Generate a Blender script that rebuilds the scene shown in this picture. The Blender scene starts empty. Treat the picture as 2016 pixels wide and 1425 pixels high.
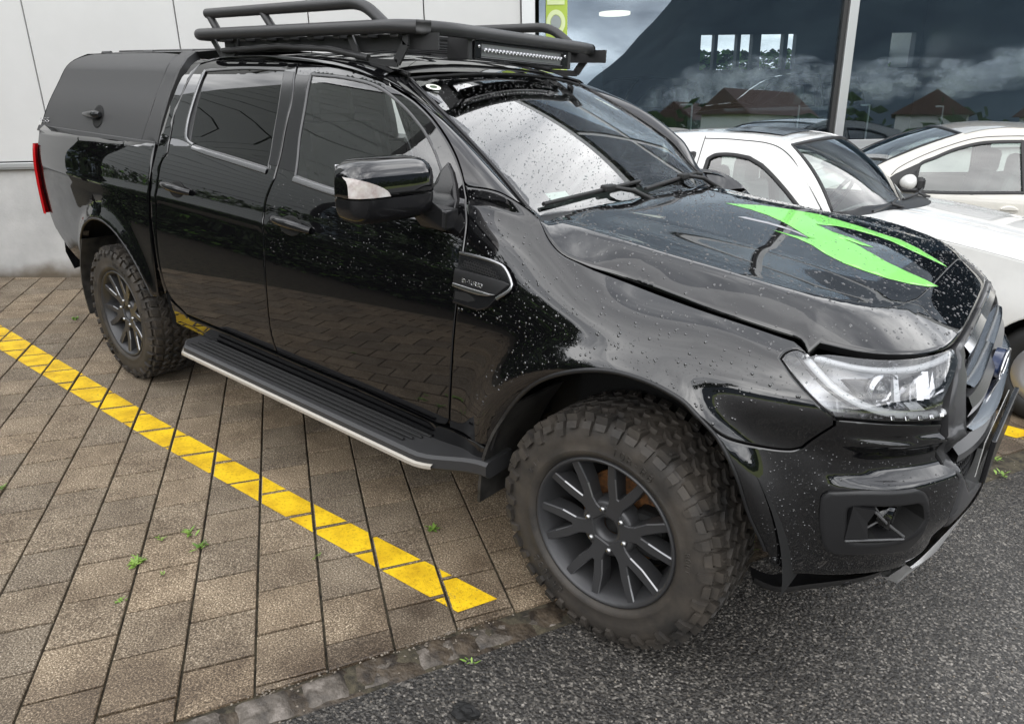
CAM_F=1409.842;CAM_C=[0.93908, -2.50953, 1.64431];CAM_R=[0.771361, 0.635832, 0.02685];CAM_U=[-0.246649, 0.259797, 0.933633];CAM_FW=[-0.586658, 0.72679, -0.357224]

import bpy, bmesh, math, random
import numpy as np
from mathutils import Vector, Matrix
from mathutils.geometry import delaunay_2d_cdt
random.seed(7); RNG = np.random.default_rng(11)
SC = bpy.context.scene; COL = SC.collection
# ---------------- camera ----------------
cd = bpy.data.cameras.new('camera'); camo = bpy.data.objects.new('camera', cd); COL.objects.link(camo)
cd.sensor_fit = 'HORIZONTAL'; cd.sensor_width = 36.0; cd.lens = 36.0*CAM_F/2016.0
cd.clip_start = 0.05; cd.clip_end = 6000
m = Matrix([[CAM_R[i], CAM_U[i], -CAM_FW[i], CAM_C[i]] for i in range(3)]+[[0, 0, 0, 1]])
camo.matrix_world = m
SC.camera = camo
# ---------------- light ----------------
SUN_EL, SUN_AZ = math.radians(52), math.radians(-75)      # direction towards the sun, azimuth from +X
W = bpy.data.worlds.new('World'); SC.world = W; W.use_nodes = True
def world():
    nt = W.node_tree; N = nt.nodes; L = nt.links; N.clear()
    out = N.new('ShaderNodeOutputWorld'); bg = N.new('ShaderNodeBackground'); bg.inputs[1].default_value = 0.12
    sky = N.new('ShaderNodeTexSky'); sky.sky_type = 'NISHITA'; sky.sun_disc = False
    sky.sun_elevation = SUN_EL; sky.sun_rotation = math.pi/2-SUN_AZ
    tc = N.new('ShaderNodeTexCoord')
    sep = N.new('ShaderNodeSeparateXYZ'); L.new(tc.outputs['Generated'], sep.inputs[0])
    # project the direction on a cloud deck so that clouds flatten to the horizon
    mx = N.new('ShaderNodeMath'); mx.operation = 'MAXIMUM'; L.new(sep.outputs[2], mx.inputs[0]); mx.inputs[1].default_value = 0.0
    ad = N.new('ShaderNodeMath'); ad.operation = 'ADD'; L.new(mx.outputs[0], ad.inputs[0]); ad.inputs[1].default_value = 0.22
    dv = N.new('ShaderNodeVectorMath'); dv.operation = 'DIVIDE'
    L.new(tc.outputs['Generated'], dv.inputs[0])
    cb = N.new('ShaderNodeCombineXYZ')
    for i in range(3): L.new(ad.outputs[0], cb.inputs[i])
    L.new(cb.outputs[0], dv.inputs[1])
    n1 = N.new('ShaderNodeTexNoise'); n1.inputs['Scale'].default_value = 1.5; n1.inputs['Detail'].default_value = 9; n1.inputs['Roughness'].default_value = 0.56
    n1.inputs['Distortion'].default_value = 0.35
    L.new(dv.outputs[0], n1.inputs['Vector'])
    r1 = N.new('ShaderNodeValToRGB'); e = r1.color_ramp.elements
    e[0].position = 0.34; e[0].color = (7.5, 7.8, 8.5, 1); e[1].position = 0.66; e[1].color = (30.0, 30.0, 30.0, 1)
    q = r1.color_ramp.elements.new(0.50); q.color = (14.5, 14.8, 15.4, 1)
    L.new(n1.outputs['Fac'], r1.inputs[0])
    n2 = N.new('ShaderNodeTexNoise'); n2.inputs['Scale'].default_value = 0.8; n2.inputs['Detail'].default_value = 6
    mp = N.new('ShaderNodeMapping'); mp.inputs['Location'].default_value = (5.3, 2.1, 0.7)
    L.new(dv.outputs[0], mp.inputs[0]); L.new(mp.outputs[0], n2.inputs['Vector'])
    r2 = N.new('ShaderNodeValToRGB'); r2.color_ramp.elements[0].position = 0.38; r2.color_ramp.elements[1].position = 0.48
    r2.color_ramp.elements[0].color = (0.80, 0.80, 0.80, 1); r2.color_ramp.elements[1].color = (1, 1, 1, 1)
    L.new(n2.outputs['Fac'], r2.inputs[0])
    mix = N.new('ShaderNodeMix'); mix.data_type = 'RGBA'
    L.new(r2.outputs[0], mix.inputs[0]); L.new(sky.outputs[0], mix.inputs[6]); L.new(r1.outputs[0], mix.inputs[7])
    L.new(mix.outputs[2], bg.inputs[0]); L.new(bg.outputs[0], out.inputs[0])
world()
sd = bpy.data.lights.new('sun', 'SUN'); sun = bpy.data.objects.new('sun', sd); COL.objects.link(sun)
sd.energy = 0.9; sd.angle = math.radians(75); sd.color = (1.0, 0.97, 0.92)
dirv = Vector((math.cos(SUN_EL)*math.cos(SUN_AZ), math.cos(SUN_EL)*math.sin(SUN_AZ), math.sin(SUN_EL)))
sun.rotation_euler = dirv.to_track_quat('Z', 'Y').to_euler()
SC.view_settings.view_transform = 'Standard'; SC.view_settings.look = 'None'
SC.view_settings.exposure = 0.38; SC.view_settings.gamma = 1.0
SC.view_settings.use_curve_mapping = False
SC.cycles.max_bounces = 9; SC.cycles.transparent_max_bounces = 16
SC.cycles.sample_clamp_indirect = 6.0
SC.cycles.caustics_reflective = False; SC.cycles.caustics_refractive = False

# ---------- smooth interpolation helpers ----------
def nspline(xk, yk):
    """natural cubic spline through knots, linear beyond the ends"""
    xk = np.asarray(xk, float); yk = np.asarray(yk, float); n = len(xk)
    h = np.diff(xk); A = np.zeros((n, n)); r = np.zeros((n,) + yk.shape[1:])
    A[0, 0] = A[-1, -1] = 1.0
    for i in range(1, n - 1):
        A[i, i-1] = h[i-1]; A[i, i] = 2*(h[i-1]+h[i]); A[i, i+1] = h[i]
        r[i] = 6*((yk[i+1]-yk[i])/h[i]-(yk[i]-yk[i-1])/h[i-1])
    M = np.linalg.solve(A, r)
    def f(x):
        x = np.asarray(x, float); xc = np.clip(x, xk[0], xk[-1])
        i = np.clip(np.searchsorted(xk, xc)-1, 0, n-2)
        t0 = (xk[i+1]-xc); t1 = (xc-xk[i]); hh = h[i]
        if yk.ndim > 1:
            t0 = t0[..., None]; t1 = t1[..., None]; hh = hh[..., None]
        v = (M[i]*t0**3+M[i+1]*t1**3)/(6*hh)+(yk[i]/hh-M[i]*hh/6)*t0+(yk[i+1]/hh-M[i+1]*hh/6)*t1
        d0 = (yk[1]-yk[0])/h[0]-h[0]*(2*M[0]+M[1])/6
        d1 = (yk[-1]-yk[-2])/h[-1]+h[-1]*(M[-2]+2*M[-1])/6
        lo = np.minimum(x-xk[0], 0); hi = np.maximum(x-xk[-1], 0)
        if yk.ndim > 1:
            lo = lo[..., None]; hi = hi[..., None]
        return v+lo*d0+hi*d1
    return f
def sstep(a, b, x):
    t = np.clip((np.asarray(x, float)-a)/(b-a), 0, 1); return t*t*(3-2*t)
# ---------- lower body / cab side surface ----------
X0 = -0.10
NE = lambda v: 3.0+2.0*sstep(0.95, 1.28, v)
VK = [0.47, 0.60, 0.78, 0.95, 1.08, 1.18, 1.25, 1.31]
UK = [-4.40, -3.9, -3.22, -2.45, -1.6, -0.85, -0.35, -0.10]
#        x:   -4.40   -3.9  -3.22  -2.45  -1.6  -0.85  -0.35  -0.10
WK = np.array([[.760, .815, .860, .872, .875, .878, .885, .890],
               [.775, .835, .885, .898, .902, .902, .903, .905],
               [.785, .845, .902, .912, .914, .914, .916, .920],
               [.790, .848, .902, .910, .912, .913, .916, .920],
               [.788, .842, .890, .895, .898, .899, .902, .903],
               [.780, .828, .870, .874, .877, .877, .876, .868],
               [.765, .812, .852, .852, .854, .853, .843, .828],
               [.745, .790, .826, .823, .823, .820, .800, .785]])
ZU = [-4.40, -3.22, -2.45, -1.6, -0.85, -0.35, -0.10, 0.25, 0.5, 0.8, 1.39]
ZK = np.array([[.60, .47, .47, .47, .47, .46, .45, .42, .38, .355, .34],
               [.68, .60, .60, .60, .60, .60, .59, .56, .53, .51, .50],
               [.82, .78, .78, .78, .78, .78, .76, .72, .69, .67, .66],
               [.97, .95, .95, .95, .95, .94, .91, .86, .82, .80, .79],
               [1.09, 1.09, 1.09, 1.08, 1.08, 1.06, 1.01, .955, .915, .89, .88],
               [1.19, 1.20, 1.20, 1.19, 1.18, 1.14, 1.075, 1.025, .985, .965, .955],
               [1.25, 1.27, 1.275, 1.265, 1.25, 1.205, 1.115, 1.075, 1.035, 1.02, 1.01],
               [1.315, 1.33, 1.345, 1.33, 1.305, 1.26, 1.145, 1.105, 1.062, 1.055, 1.055]])
XF = np.array([.800, .835, .852, .842, .826, .798, .768, .748])
_W = nspline(UK, WK.T); _Z = nspline(ZU, ZK.T)
_RK = {}
def _vbasis(v):
    f = _RK.get('f')
    if f is None:
        f = _RK['f'] = nspline(VK, np.eye(len(VK)))
    return f(v)
# cab glass side: half width against height, with the roof turn-in
_G = nspline([1.25, 1.31, 1.40, 1.50, 1.60, 1.68, 1.72, 1.745], [.848, .822, .786, .744, .698, .648, .606, .560])
ARCH = [((0.0, 0.42), 0.50), ((-3.22, 0.42), 0.505)]
def relief(u, v, z, x):
    """pressed-in shapes of the side: arch flares, door character line, bumper steps (out = +)"""
    d = np.zeros(np.broadcast(u, v).shape)
    for (cx, cz), R in ARCH:
        r = np.hypot((x-cx), (z-cz))
        d = d+0.026*np.exp(-((r-R)/0.055)**2)*(u < 0.9)
    # scallop low on the doors
    m = sstep(-2.62, -2.2, u)*(1-sstep(-0.75, -0.45, u))
    # shoulder crease
    m2 = sstep(-4.4, -4.0, u)*(1-sstep(-0.9, -0.3, u))
    d = d+0.006*m2*np.exp(-((v-1.095)/0.022)**2)
    # front bumper: ledge under the lamp, hollow, bulge, tuck-in
    mb = sstep(0.50, 0.72, u)
    d = d+mb*(0.020*sstep(.885, .868, z)*sstep(.800, .845, z)
              - 0.018*sstep(.865, .84, z)*sstep(.745, .775, z)
              + 0.022*sstep(.775, .735, z)*sstep(.50, .62, z)
              - 0.03*sstep(.47, .36, z))
    return d
def body(u, v):
    u, v = np.broadcast_arrays(np.asarray(u, float), np.asarray(v, float))
    us = np.minimum(u, X0)
    Wj = _W(us); Zj = _Z(u); B = _vbasis(v)
    W = (Wj*B).sum(-1); z = (Zj*B).sum(-1); xf = (XF*B).sum(-1)
    ph = np.clip((u-X0)/0.95, 0, None); c = np.cos(ph); s = np.sin(ph)
    ne = NE(v); r = (np.abs(c)**ne+np.abs(s)**ne)**(-1/ne)
    x = np.where(u <= X0, u, X0+(xf-X0)*r*s)
    y = -np.where(u <= X0, W, W*r*c)
    P = np.stack([x, y, z], -1)
    # rounded rear corner
    d = relief(u, v, z, x)
    nx = np.where(u <= X0, 0, s**2); ny = -np.where(u <= X0, 1, np.abs(c)**2*np.sign(c))
    L = np.sqrt(nx**2+ny**2)+1e-9
    P = P+np.stack([nx/L*d, ny/L*d, 0*d], -1)
    # the cab side above the belt
    zb = z[...]  # height where the glass surface takes over
    up = (v > 1.31) & (u < -0.30)
    if np.any(up):
        zz = (Zj[..., -1])+(v-1.31)
        # keep the cab surface in absolute height
        g = _G(zz)
        bel = (Wj[..., -1])
        k = np.exp(-np.clip(v-1.31, 0, 9)/0.05)
        yy = -(g*(1-k)+(bel-(v-1.31)*0.42)*k)
        Pu = np.stack([x, yy, zz], -1)
        bl = (1-sstep(-0.50, -0.32, u))[..., None]
        P = np.where(up[..., None], Pu*bl+P*(1-bl), P)
    return P
# ---------- hood ----------
def hood_edge_u(t):  # t in 0..1 -> u along the hood gap line (rail 7)
    return -0.34+t*(1.39+0.34)
def hood(x, y):
    """height of the bonnet skin over (x, |y|)"""
    x = np.asarray(x, float); a = np.abs(np.asarray(y, float))
    zc = _HC(x); ze = _HE(x); s = a/.785
    px = np.clip((x-X0)/.848, 0, None)
    rho = np.clip((px**5.0+s**5.0), 1e-9, None)**(1/5.0)
    t = (rho-.865)/.135; ramp = 0.5*(t+np.sqrt(t*t+.012))
    z = zc-(zc-ze)*(0.12*np.clip(s, 0, 1.1)**2+0.38*ramp+0.50*np.clip(rho, 0, 1.06)**14)
    # power bulge with sloping flanks, a crest along the shoulder crease
    f = sstep(-0.6, -0.15, x)*(1-sstep(0.15, 0.80, x))
    z = z+0.012*f*(1-sstep(0.36, 0.565, a))+0.007*f*np.exp(-((rho-.865)/.05)**2)
    return z
_HC = nspline([-0.45, -0.2, 0.1, 0.4, 0.60, 0.78], [1.268, 1.247, 1.218, 1.180, 1.148, 1.112])
_HE = nspline([-0.45, -0.34, -0.25, -0.1, 0.25, 0.45, 0.60, 0.71, 0.78], [1.285, 1.26, 1.18, 1.147, 1.105, 1.07, 1.060, 1.056, 1.05])
_HY = nspline([-0.45, -0.25, 0.0, 0.25, 0.45, 0.6, 0.71, 0.78], [.80, .787, .784, .77, .73, .67, .58, .52])
# ---------- windscreen, roof ----------
def screen(v, y):
    """v 0 at the base, 1 at the header; y across"""
    v = np.asarray(v, float); y = np.asarray(y, float)
    xb = -0.455-0.03*np.abs(y)**2; zb = 1.265+0.01*np.abs(y)**2
    xt = -1.10-0.20*np.abs(y)**2; zt = 1.690-0.10*np.abs(y)**2
    bulge = 0.035*4*v*(1-v)
    x = xb+(xt-xb)*v+bulge*0.55; z = zb+(zt-zb)*v+bulge*0.85
    return np.stack(np.broadcast_arrays(x, y, z), -1)
def roof(x, y):
    x = np.asarray(x, float); a = np.abs(np.asarray(y, float))
    zc = nspline([-2.75, -2.5, -2.0, -1.5, -1.25, -1.10, -1.0], [1.735, 1.758, 1.775, 1.765, 1.735, 1.695, 1.66])(x)
    return zc-0.035*(a/0.567)**2.6
# ---------- hardtop ----------
_CW = nspline([1.29, 1.36, 1.50, 1.65, 1.74, 1.785], [.800, .780, .735, .670, .600, .50])
def canopy(x, z):
    """side skin of the hardtop over (x, z)"""
    x = np.asarray(x, float); z = np.asarray(z, float)
    t = np.clip((-2.6-x)/1.8, -0.2, 1.1)
    w = _CW(z)-0.075*np.clip(t, 0, 2)**1.6
    return np.stack(np.broadcast_arrays(x, -w, z), -1)


DATA={"front_door":[[[-0.6353,0.5652],[-0.6141,0.6982],[-0.5947,0.887],[-0.5842,1.0075],[-0.5792,1.0924],[-0.5833,1.1792],[-0.5947,1.2461],[-0.627,1.2994],[-0.6568,1.3544]],[[-0.6568,1.3544],[-0.6815,1.3893],[-0.7259,1.4379],[-0.7931,1.4936],[-0.8768,1.5492],[-0.9715,1.595],[-1.0499,1.6216],[-1.1637,1.6516],[-1.2615,1.6668],[-1.378,1.6811],[-1.5279,1.6907],[-1.7572,1.6938]],[[-1.7607,1.6937],[-1.6856,1.5647],[-1.6733,1.441],[-1.6514,1.3189],[-1.6452,1.2669]],[[-1.6452,1.2669],[-1.6612,1.2261],[-1.6774,1.1826],[-1.6814,1.1285],[-1.6721,0.9829],[-1.675,0.8322],[-1.6854,0.6385],[-1.6753,0.5494]],[[-1.678,0.5437],[-1.4773,0.5411],[-1.1469,0.5426],[-0.8597,0.5318],[-0.6974,0.5257]],[[-0.6974,0.5257],[-0.6547,0.5386],[-0.6353,0.5652]]],"rear_door":[[[-1.6452,1.2669],[-1.6514,1.3189],[-1.6733,1.441],[-1.6856,1.5647],[-1.7607,1.6937]],[[-1.7642,1.6935],[-2.1098,1.6987],[-2.4246,1.6964],[-2.5291,1.6762]],[[-2.5291,1.6762],[-2.553,1.5873],[-2.5829,1.4395],[-2.5296,1.2875]],[[-2.5296,1.2875],[-2.5657,1.2493],[-2.5765,1.19],[-2.5864,1.0717],[-2.6075,0.9101],[-2.6158,0.7554],[-2.5828,0.6241],[-2.4545,0.5471]],[[-2.4545,0.5471],[-2.0686,0.5435],[-1.6841,0.547]],[[-1.6753,0.5494],[-1.6854,0.6385],[-1.675,0.8322],[-1.6721,0.9829],[-1.6814,1.1285],[-1.6774,1.1826],[-1.6612,1.2261],[-1.6452,1.2669]]],"front_window":[[[-1.6288,1.6525],[-1.404,1.6539],[-1.2113,1.6384],[-1.0437,1.5852],[-0.9111,1.5158],[-0.8225,1.4454],[-0.7712,1.3888]],[[-0.7712,1.3888],[-0.7341,1.3326],[-0.6863,1.2544]],[[-0.6863,1.2544],[-0.8765,1.2572],[-1.2481,1.2704],[-1.5236,1.2862]],[[-1.5236,1.2862],[-1.5693,1.4138],[-1.5935,1.5431],[-1.6288,1.6525]]],"rear_window":[[[-2.4441,1.646],[-2.1342,1.6591],[-1.817,1.6612]],[[-1.817,1.6612],[-1.7677,1.5398],[-1.7412,1.4055],[-1.7101,1.2912]],[[-1.7101,1.2912],[-1.931,1.3015],[-2.1871,1.3149],[-2.3251,1.3268]],[[-2.3251,1.3268],[-2.3804,1.3387],[-2.4199,1.3607],[-2.4425,1.4262],[-2.4412,1.5415],[-2.4441,1.646]]],"rear_glass":[[[-2.4391,1.6416],[-2.1265,1.6528],[-1.8199,1.6571]],[[-1.8199,1.6571],[-1.7712,1.5395],[-1.7447,1.4051],[-1.7112,1.2928]],[[-1.7112,1.2928],[-1.9321,1.3031],[-2.1926,1.3208],[-2.3722,1.3457]],[[-2.3722,1.3457],[-2.3969,1.4346],[-2.4067,1.5444],[-2.4391,1.6416]]],"front_fender":[[[-0.6353,0.5652],[-0.6141,0.6982],[-0.5947,0.887],[-0.5842,1.0075],[-0.5792,1.0924],[-0.5833,1.1792],[-0.5947,1.2461],[-0.627,1.2994],[-0.6568,1.3544]],[[-0.6568,1.3544],[-0.6398,1.3484]],[[-0.6398,1.3484],[-0.5119,1.353],[-0.4194,1.3404],[-0.3566,1.3282]],[[-0.3554,1.3258],[-0.3091,1.2967],[-0.2558,1.2837],[-0.1991,1.2937],[-0.0225,1.3353],[0.2326,1.3152],[0.3865,1.3237],[0.4375,1.3264]],[[0.4375,1.3264],[0.4554,1.3124],[0.4702,1.2902]],[[0.4702,1.2902],[0.4465,1.2942],[0.4254,1.2695],[0.4171,1.2446]],[[0.4171,1.2446],[0.4424,1.2101],[0.4745,1.1744],[0.5068,1.1399],[0.5325,1.1158]],[[0.5325,1.1158],[0.5377,1.0849]],[[0.5377,1.0849],[0.4915,0.9714]],[[0.4915,0.9714],[0.466,0.9517],[0.4062,0.9368],[0.3283,0.9356],[0.2619,0.9712]],[[0.2619,0.9712],[0.2123,1.0078],[0.1155,1.0232],[-0.003,0.9979],[-0.1506,0.911],[-0.2656,0.8095],[-0.3872,0.6403],[-0.4375,0.5256]],[[-0.4375,0.5256],[-0.4546,0.5352]],[[-0.4546,0.5352],[-0.6411,0.5311]]],"headlight":[[[0.4702,1.2902],[0.4465,1.2942],[0.4254,1.2695],[0.4171,1.2446]],[[0.4171,1.2446],[0.4424,1.2101],[0.4745,1.1744],[0.5068,1.1399],[0.5325,1.1158]],[[0.5325,1.1158],[0.5882,1.1252],[0.7007,1.128],[0.7883,1.1186]],[[0.7883,1.1186],[0.7859,1.1804],[0.8417,1.2326],[0.8967,1.2619],[0.8957,1.2871]],[[0.8957,1.2871],[0.7666,1.3157],[0.6363,1.3279],[0.5291,1.3064],[0.4936,1.2973],[0.4702,1.2902]]],"front_bumper":[[[0.5336,1.1083],[0.5896,1.1177],[0.7032,1.1183],[0.7964,1.1051]],[[0.7964,1.1051],[0.8072,1.0596],[0.9305,0.925],[0.924,0.8739],[1.0047,0.7789]],[[1.0047,0.7789],[1.0312,0.6867],[1.124,0.5585],[0.9691,0.5526],[0.8757,0.5246]],[[0.8757,0.5246],[0.7173,0.5415],[0.5798,0.5395],[0.4871,0.5556],[0.451,0.5933]],[[0.451,0.5933],[0.3984,0.6929],[0.3551,0.835],[0.309,0.9278],[0.2619,0.9712]],[[0.2619,0.9712],[0.3283,0.9356],[0.4062,0.9368],[0.466,0.9517],[0.4915,0.9714]],[[0.4915,0.9714],[0.5377,1.0849]],[[0.5377,1.0849],[0.5325,1.1158]]],"fog_bezel":[[[0.5584,0.8373],[0.6318,0.8603],[0.7445,0.867]],[[0.7445,0.867],[0.7702,0.8553],[0.7899,0.8216],[0.8102,0.742]],[[0.8102,0.742],[0.8118,0.6678],[0.8102,0.6242],[0.7886,0.6159]],[[0.7886,0.6159],[0.6802,0.622],[0.6076,0.6154],[0.5827,0.6279],[0.5672,0.6542]],[[0.5672,0.6542],[0.5509,0.7191],[0.5444,0.7845],[0.5457,0.8184],[0.5584,0.8373]]],"fog_hole":[[[0.604,0.7931],[0.6291,0.8057],[0.7609,0.8146]],[[0.7609,0.8146],[0.7761,0.8016],[0.7934,0.7466]],[[0.7934,0.7466],[0.776,0.7023],[0.7495,0.6782]],[[0.7495,0.6782],[0.6816,0.6708],[0.6264,0.6684]],[[0.6264,0.6684],[0.6158,0.684],[0.6076,0.7296],[0.6022,0.7757],[0.604,0.7931]]],"skid_plate":[[[1.01,0.7684],[1.0232,0.7231],[1.0077,0.6774]],[[1.0077,0.6774],[1.0593,0.5654],[0.9684,0.5481],[0.944,0.4891]],[[0.944,0.4891],[0.9223,0.5984],[0.9732,0.6269],[0.9602,0.7126],[0.9889,0.7399],[1.01,0.7684]]],"vent":[[[-0.5864,1.1623],[-0.5121,1.1662],[-0.4441,1.1692]],[[-0.4441,1.1692],[-0.404,1.1638],[-0.3654,1.121]],[[-0.3654,1.121],[-0.3737,1.0945],[-0.4133,1.0553],[-0.4446,1.0169],[-0.4835,0.998]],[[-0.4835,0.998],[-0.5328,0.9972],[-0.5905,0.9985]],[[-0.5905,0.9985],[-0.5858,1.0779],[-0.5864,1.1623]]],"vent_mesh":[[[-0.5665,1.1435],[-0.4962,1.1472],[-0.4529,1.1485]],[[-0.4529,1.1485],[-0.4111,1.1222]],[[-0.4111,1.1222],[-0.4886,1.1153],[-0.5638,1.1168]],[[-0.5638,1.1168],[-0.5665,1.1435]]],"vent_mesh2":[[[-0.5872,1.0364],[-0.5374,1.0416],[-0.5062,1.0348]],[[-0.5062,1.0348],[-0.4976,1.0255],[-0.5266,1.0128]],[[-0.5266,1.0128],[-0.5884,1.0103]],[[-0.5884,1.0103],[-0.5872,1.0364]]],"vent_bar":[[[-0.5917,1.1072],[-0.5023,1.1113],[-0.4032,1.1187],[-0.3717,1.1183]],[[-0.3717,1.1183],[-0.415,1.0668]],[[-0.415,1.0668],[-0.5022,1.062],[-0.5942,1.064]],[[-0.5942,1.064],[-0.5917,1.1072]]],"vent_chrome":[[[-0.5925,1.0626],[-0.5022,1.062],[-0.4164,1.0663]],[[-0.4164,1.0663],[-0.4564,1.0522],[-0.5153,1.047],[-0.5944,1.051]],[[-0.5944,1.051],[-0.5925,1.0626]]],"text_bar":[[[-0.553,1.0807],[-0.4675,1.0809]]],"decal":[[[-0.1791,0.137],[-0.086,0.2568],[0.0151,0.3167],[0.1092,0.3454],[0.1886,0.3283],[0.2696,0.3137],[0.349,0.2939],[0.4212,0.2933],[0.5001,0.2497],[0.5642,0.1955],[0.6001,0.1648],[0.6219,0.1386],[0.5817,0.1475],[0.5263,0.1637],[0.4679,0.1867],[0.406,0.2161],[0.3468,0.226],[0.2695,0.2238],[0.2155,0.204],[0.1664,0.1362],[0.2367,0.086],[0.3129,0.0698],[0.3913,0.0343],[0.3565,0.0124],[0.281,0.0343],[0.3424,-0.0023],[0.4157,-0.0599],[0.4686,-0.1006],[0.5145,-0.1193],[0.5788,-0.1363],[0.636,-0.1438],[0.6156,-0.202],[0.5719,-0.2513],[0.5137,-0.2847],[0.448,-0.2912],[0.3846,-0.2837],[0.318,-0.2462],[0.2542,-0.1862],[0.1978,-0.1557],[0.1031,-0.1314],[0.1412,-0.1298],[0.1874,-0.1262],[0.2274,-0.1134],[0.1712,-0.0529],[0.0938,0.0252],[0.0071,0.09],[-0.0711,0.1228]]],"decal_grey":[[[-0.045,-0.061],[-0.0292,-0.0299],[0.0521,-0.0258],[0.1052,-0.0329],[0.1749,-0.0636],[0.2179,-0.1059],[0.1481,-0.0696],[0.0637,-0.0556],[0.0048,-0.0613]]],"decal_tan":[[[-0.3443,-0.282],[-0.3356,-0.2228],[-0.2695,-0.2259],[-0.1891,-0.2518],[-0.1548,-0.2674],[-0.1566,-0.3136],[-0.1981,-0.3404],[-0.2669,-0.3199],[-0.3241,-0.3014]]],"windscreen":[[[1.0037,-0.5509],[0.9971,-0.3447],[0.9854,-0.0752],[0.9998,0.2305],[1.0248,0.4939]]],"sticker":[[[0.9016,-0.5169]]],"frit":[[[0.7447,-0.6162],[0.8789,-0.4971],[0.872,-0.3934],[0.809,-0.326]]],"canopy":[[[-4.4715,1.3225],[-4.2976,1.4875],[-4.1671,1.6523],[-4.1952,1.7509],[-4.2843,1.7981]],[[-2.7263,1.3372],[-2.7162,1.4437],[-2.6973,1.5724],[-2.6452,1.6884],[-2.664,1.7478]],[[-4.4715,1.3225],[-3.7839,1.3312],[-3.1973,1.3316],[-2.8342,1.3325]]],"canopy_seam":[[[-2.9026,1.3329],[-2.8549,1.4371],[-2.8303,1.5571],[-2.7901,1.6758],[-2.8729,1.7699]]],"canopy_handle":[[[-3.5297,1.4342]],[[-3.6961,1.4297]]],"canopy_badge":[[[-4.4255,1.3709],[-4.2676,1.3813]]],"handle_f":[[[-1.6133,1.128],[-1.362,1.1165]]],"handle_r":[[[-2.5217,1.1583],[-2.2651,1.1426]]],"mirror_base":[[[-0.7876,1.396],[-0.7215,1.3209],[-0.635,1.2396],[-0.7736,1.2441]]],"taillight":[[[-4.2741,1.2132],[-4.3109,0.8265]]],"hood_probe":[[[-0.3625,-0.7752],[0.467,-0.7724]]]}
RACK={'z': 1.838, 'main': [(-2.6, 0.3, 1.838), (-2.6, -0.605, 1.838), (-1.14, -0.605, 1.838), (-1.035, -0.5, 1.834), (-1.075, 0.5, 1.82), (-1.16, 0.605, 1.82), (-2.6, 0.605, 1.828), (-2.6, 0.28, 1.838)], 'hoops': [([(-2.48, -0.585, 1.925), (-1.375, -0.585, 1.925), (-1.24, -0.585, 1.838)], [((-2.47, -0.585, 1.925), (-2.39, -0.585, 1.838)), ((-2.04, -0.585, 1.925), (-1.95, -0.585, 1.838))]), ([(-2.48, 0.585, 1.925), (-1.375, 0.585, 1.925), (-1.24, 0.585, 1.838)], [((-2.47, 0.585, 1.925), (-2.39, 0.585, 1.838)), ((-2.04, 0.585, 1.925), (-1.95, 0.585, 1.838))])], 'feet': [(-2.5, -2.3, 1.818, 1.742, -0.56), (-1.47, -1.15, 1.818, 1.712, -0.578), (-2.5, -2.3, 1.818, 1.742, 0.56), (-1.47, -1.15, 1.818, 1.712, 0.578)], 'bar': [(-1.05, -0.315, 1.776), (-1.065, 0.285, 1.766)], 'brackets': [((-1.16, -0.36, 1.738), (-1.05, -0.335, 1.828)), ((-1.16, 0.305, 1.728), (-1.065, 0.33, 1.818))]}
MIR={'c': (-0.75, -1.062, 1.352), 'h': (0.088, 0.165, 0.094), 'foot': (-0.68, -0.885, 1.255)}
WEEDS=[(-1.485, -1.458, 0.045, 12, 'small green weed, upper one of the cluster in the middle of the bare pavers'), (-1.372, -1.468, 0.045, 14, 'small green weed, lower right one of the cluster in the middle of the bare pavers'), (-1.456, -1.678, 0.055, 22, 'densest grassy weed tuft in a joint left of the cluster'), (-1.532, -1.554, 0.03, 9, 'tiny weed left of the cluster in the middle of the pavers'), (-1.288, -1.802, 0.032, 10, 'flat pale weed in a joint nearest the bottom left of the pavers'), (-0.818, -0.825, 0.055, 12, 'thin grassy weed under the side step between the wheels'), (-1.002, -1.223, 0.028, 8, 'tiny weed beside the outer edge of the yellow line'), (-4.593, -0.691, 0.06, 10, 'sparse weed by the rear wheel of the pickup'), (-0.214, -1.236, 0.03, 7, 'two leaved weed in the muddy kerb strip near the rag'), (-2.379, -1.819, 0.04, 9, 'yellowish weed at the far left edge of the pavers'), (0.197, -0.115, 0.06, 16, 'leafy weed in shade behind the front tyre'), (0.816, 1.431, 0.06, 18, 'bushy weed in the kerb joint beyond the front bumper'), (0.867, 1.277, 0.05, 14, 'low weed on the kerb just past the number plate'), (-1.318, -1.649, 0.02, 6, 'very small weed between the tuft and the cluster')]
BANX=1
LAMPS=[(6.436, 5.4, 2.62, 0.235, 'round lit cream disc lamp hanging inside the showroom, seen through the glass beside the banner'), (7.12, 4.0, 3.24, 0.26, 'round lit cream disc lamp inside the showroom, mirrored as an oval in the bonnet')]
POSTS=[(6.608, 1.315, 0.13, 'slim white display post with a bar on top, leftmost behind the glass'), (7.839, 1.279, 0.0, 'slim white display post without a top bar, just left of the window mullion'), (8.662, 1.276, 0.1, 'slim white display post with a short top bar, just right of the window mullion'), (9.537, 1.245, 0.09, 'slim white display post with a top bar, rightmost, over the ivory car')]
WSTEER=0.0
C2=dict(sail=[(-.591,.967),(-.472,1.072),(-.299,1.169),(-.315,1.105),(-.304,.978),(-.476,.942)],mirror=(-.385,1.012),handle=(.380,.848),lock=(.402,.775))
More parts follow.
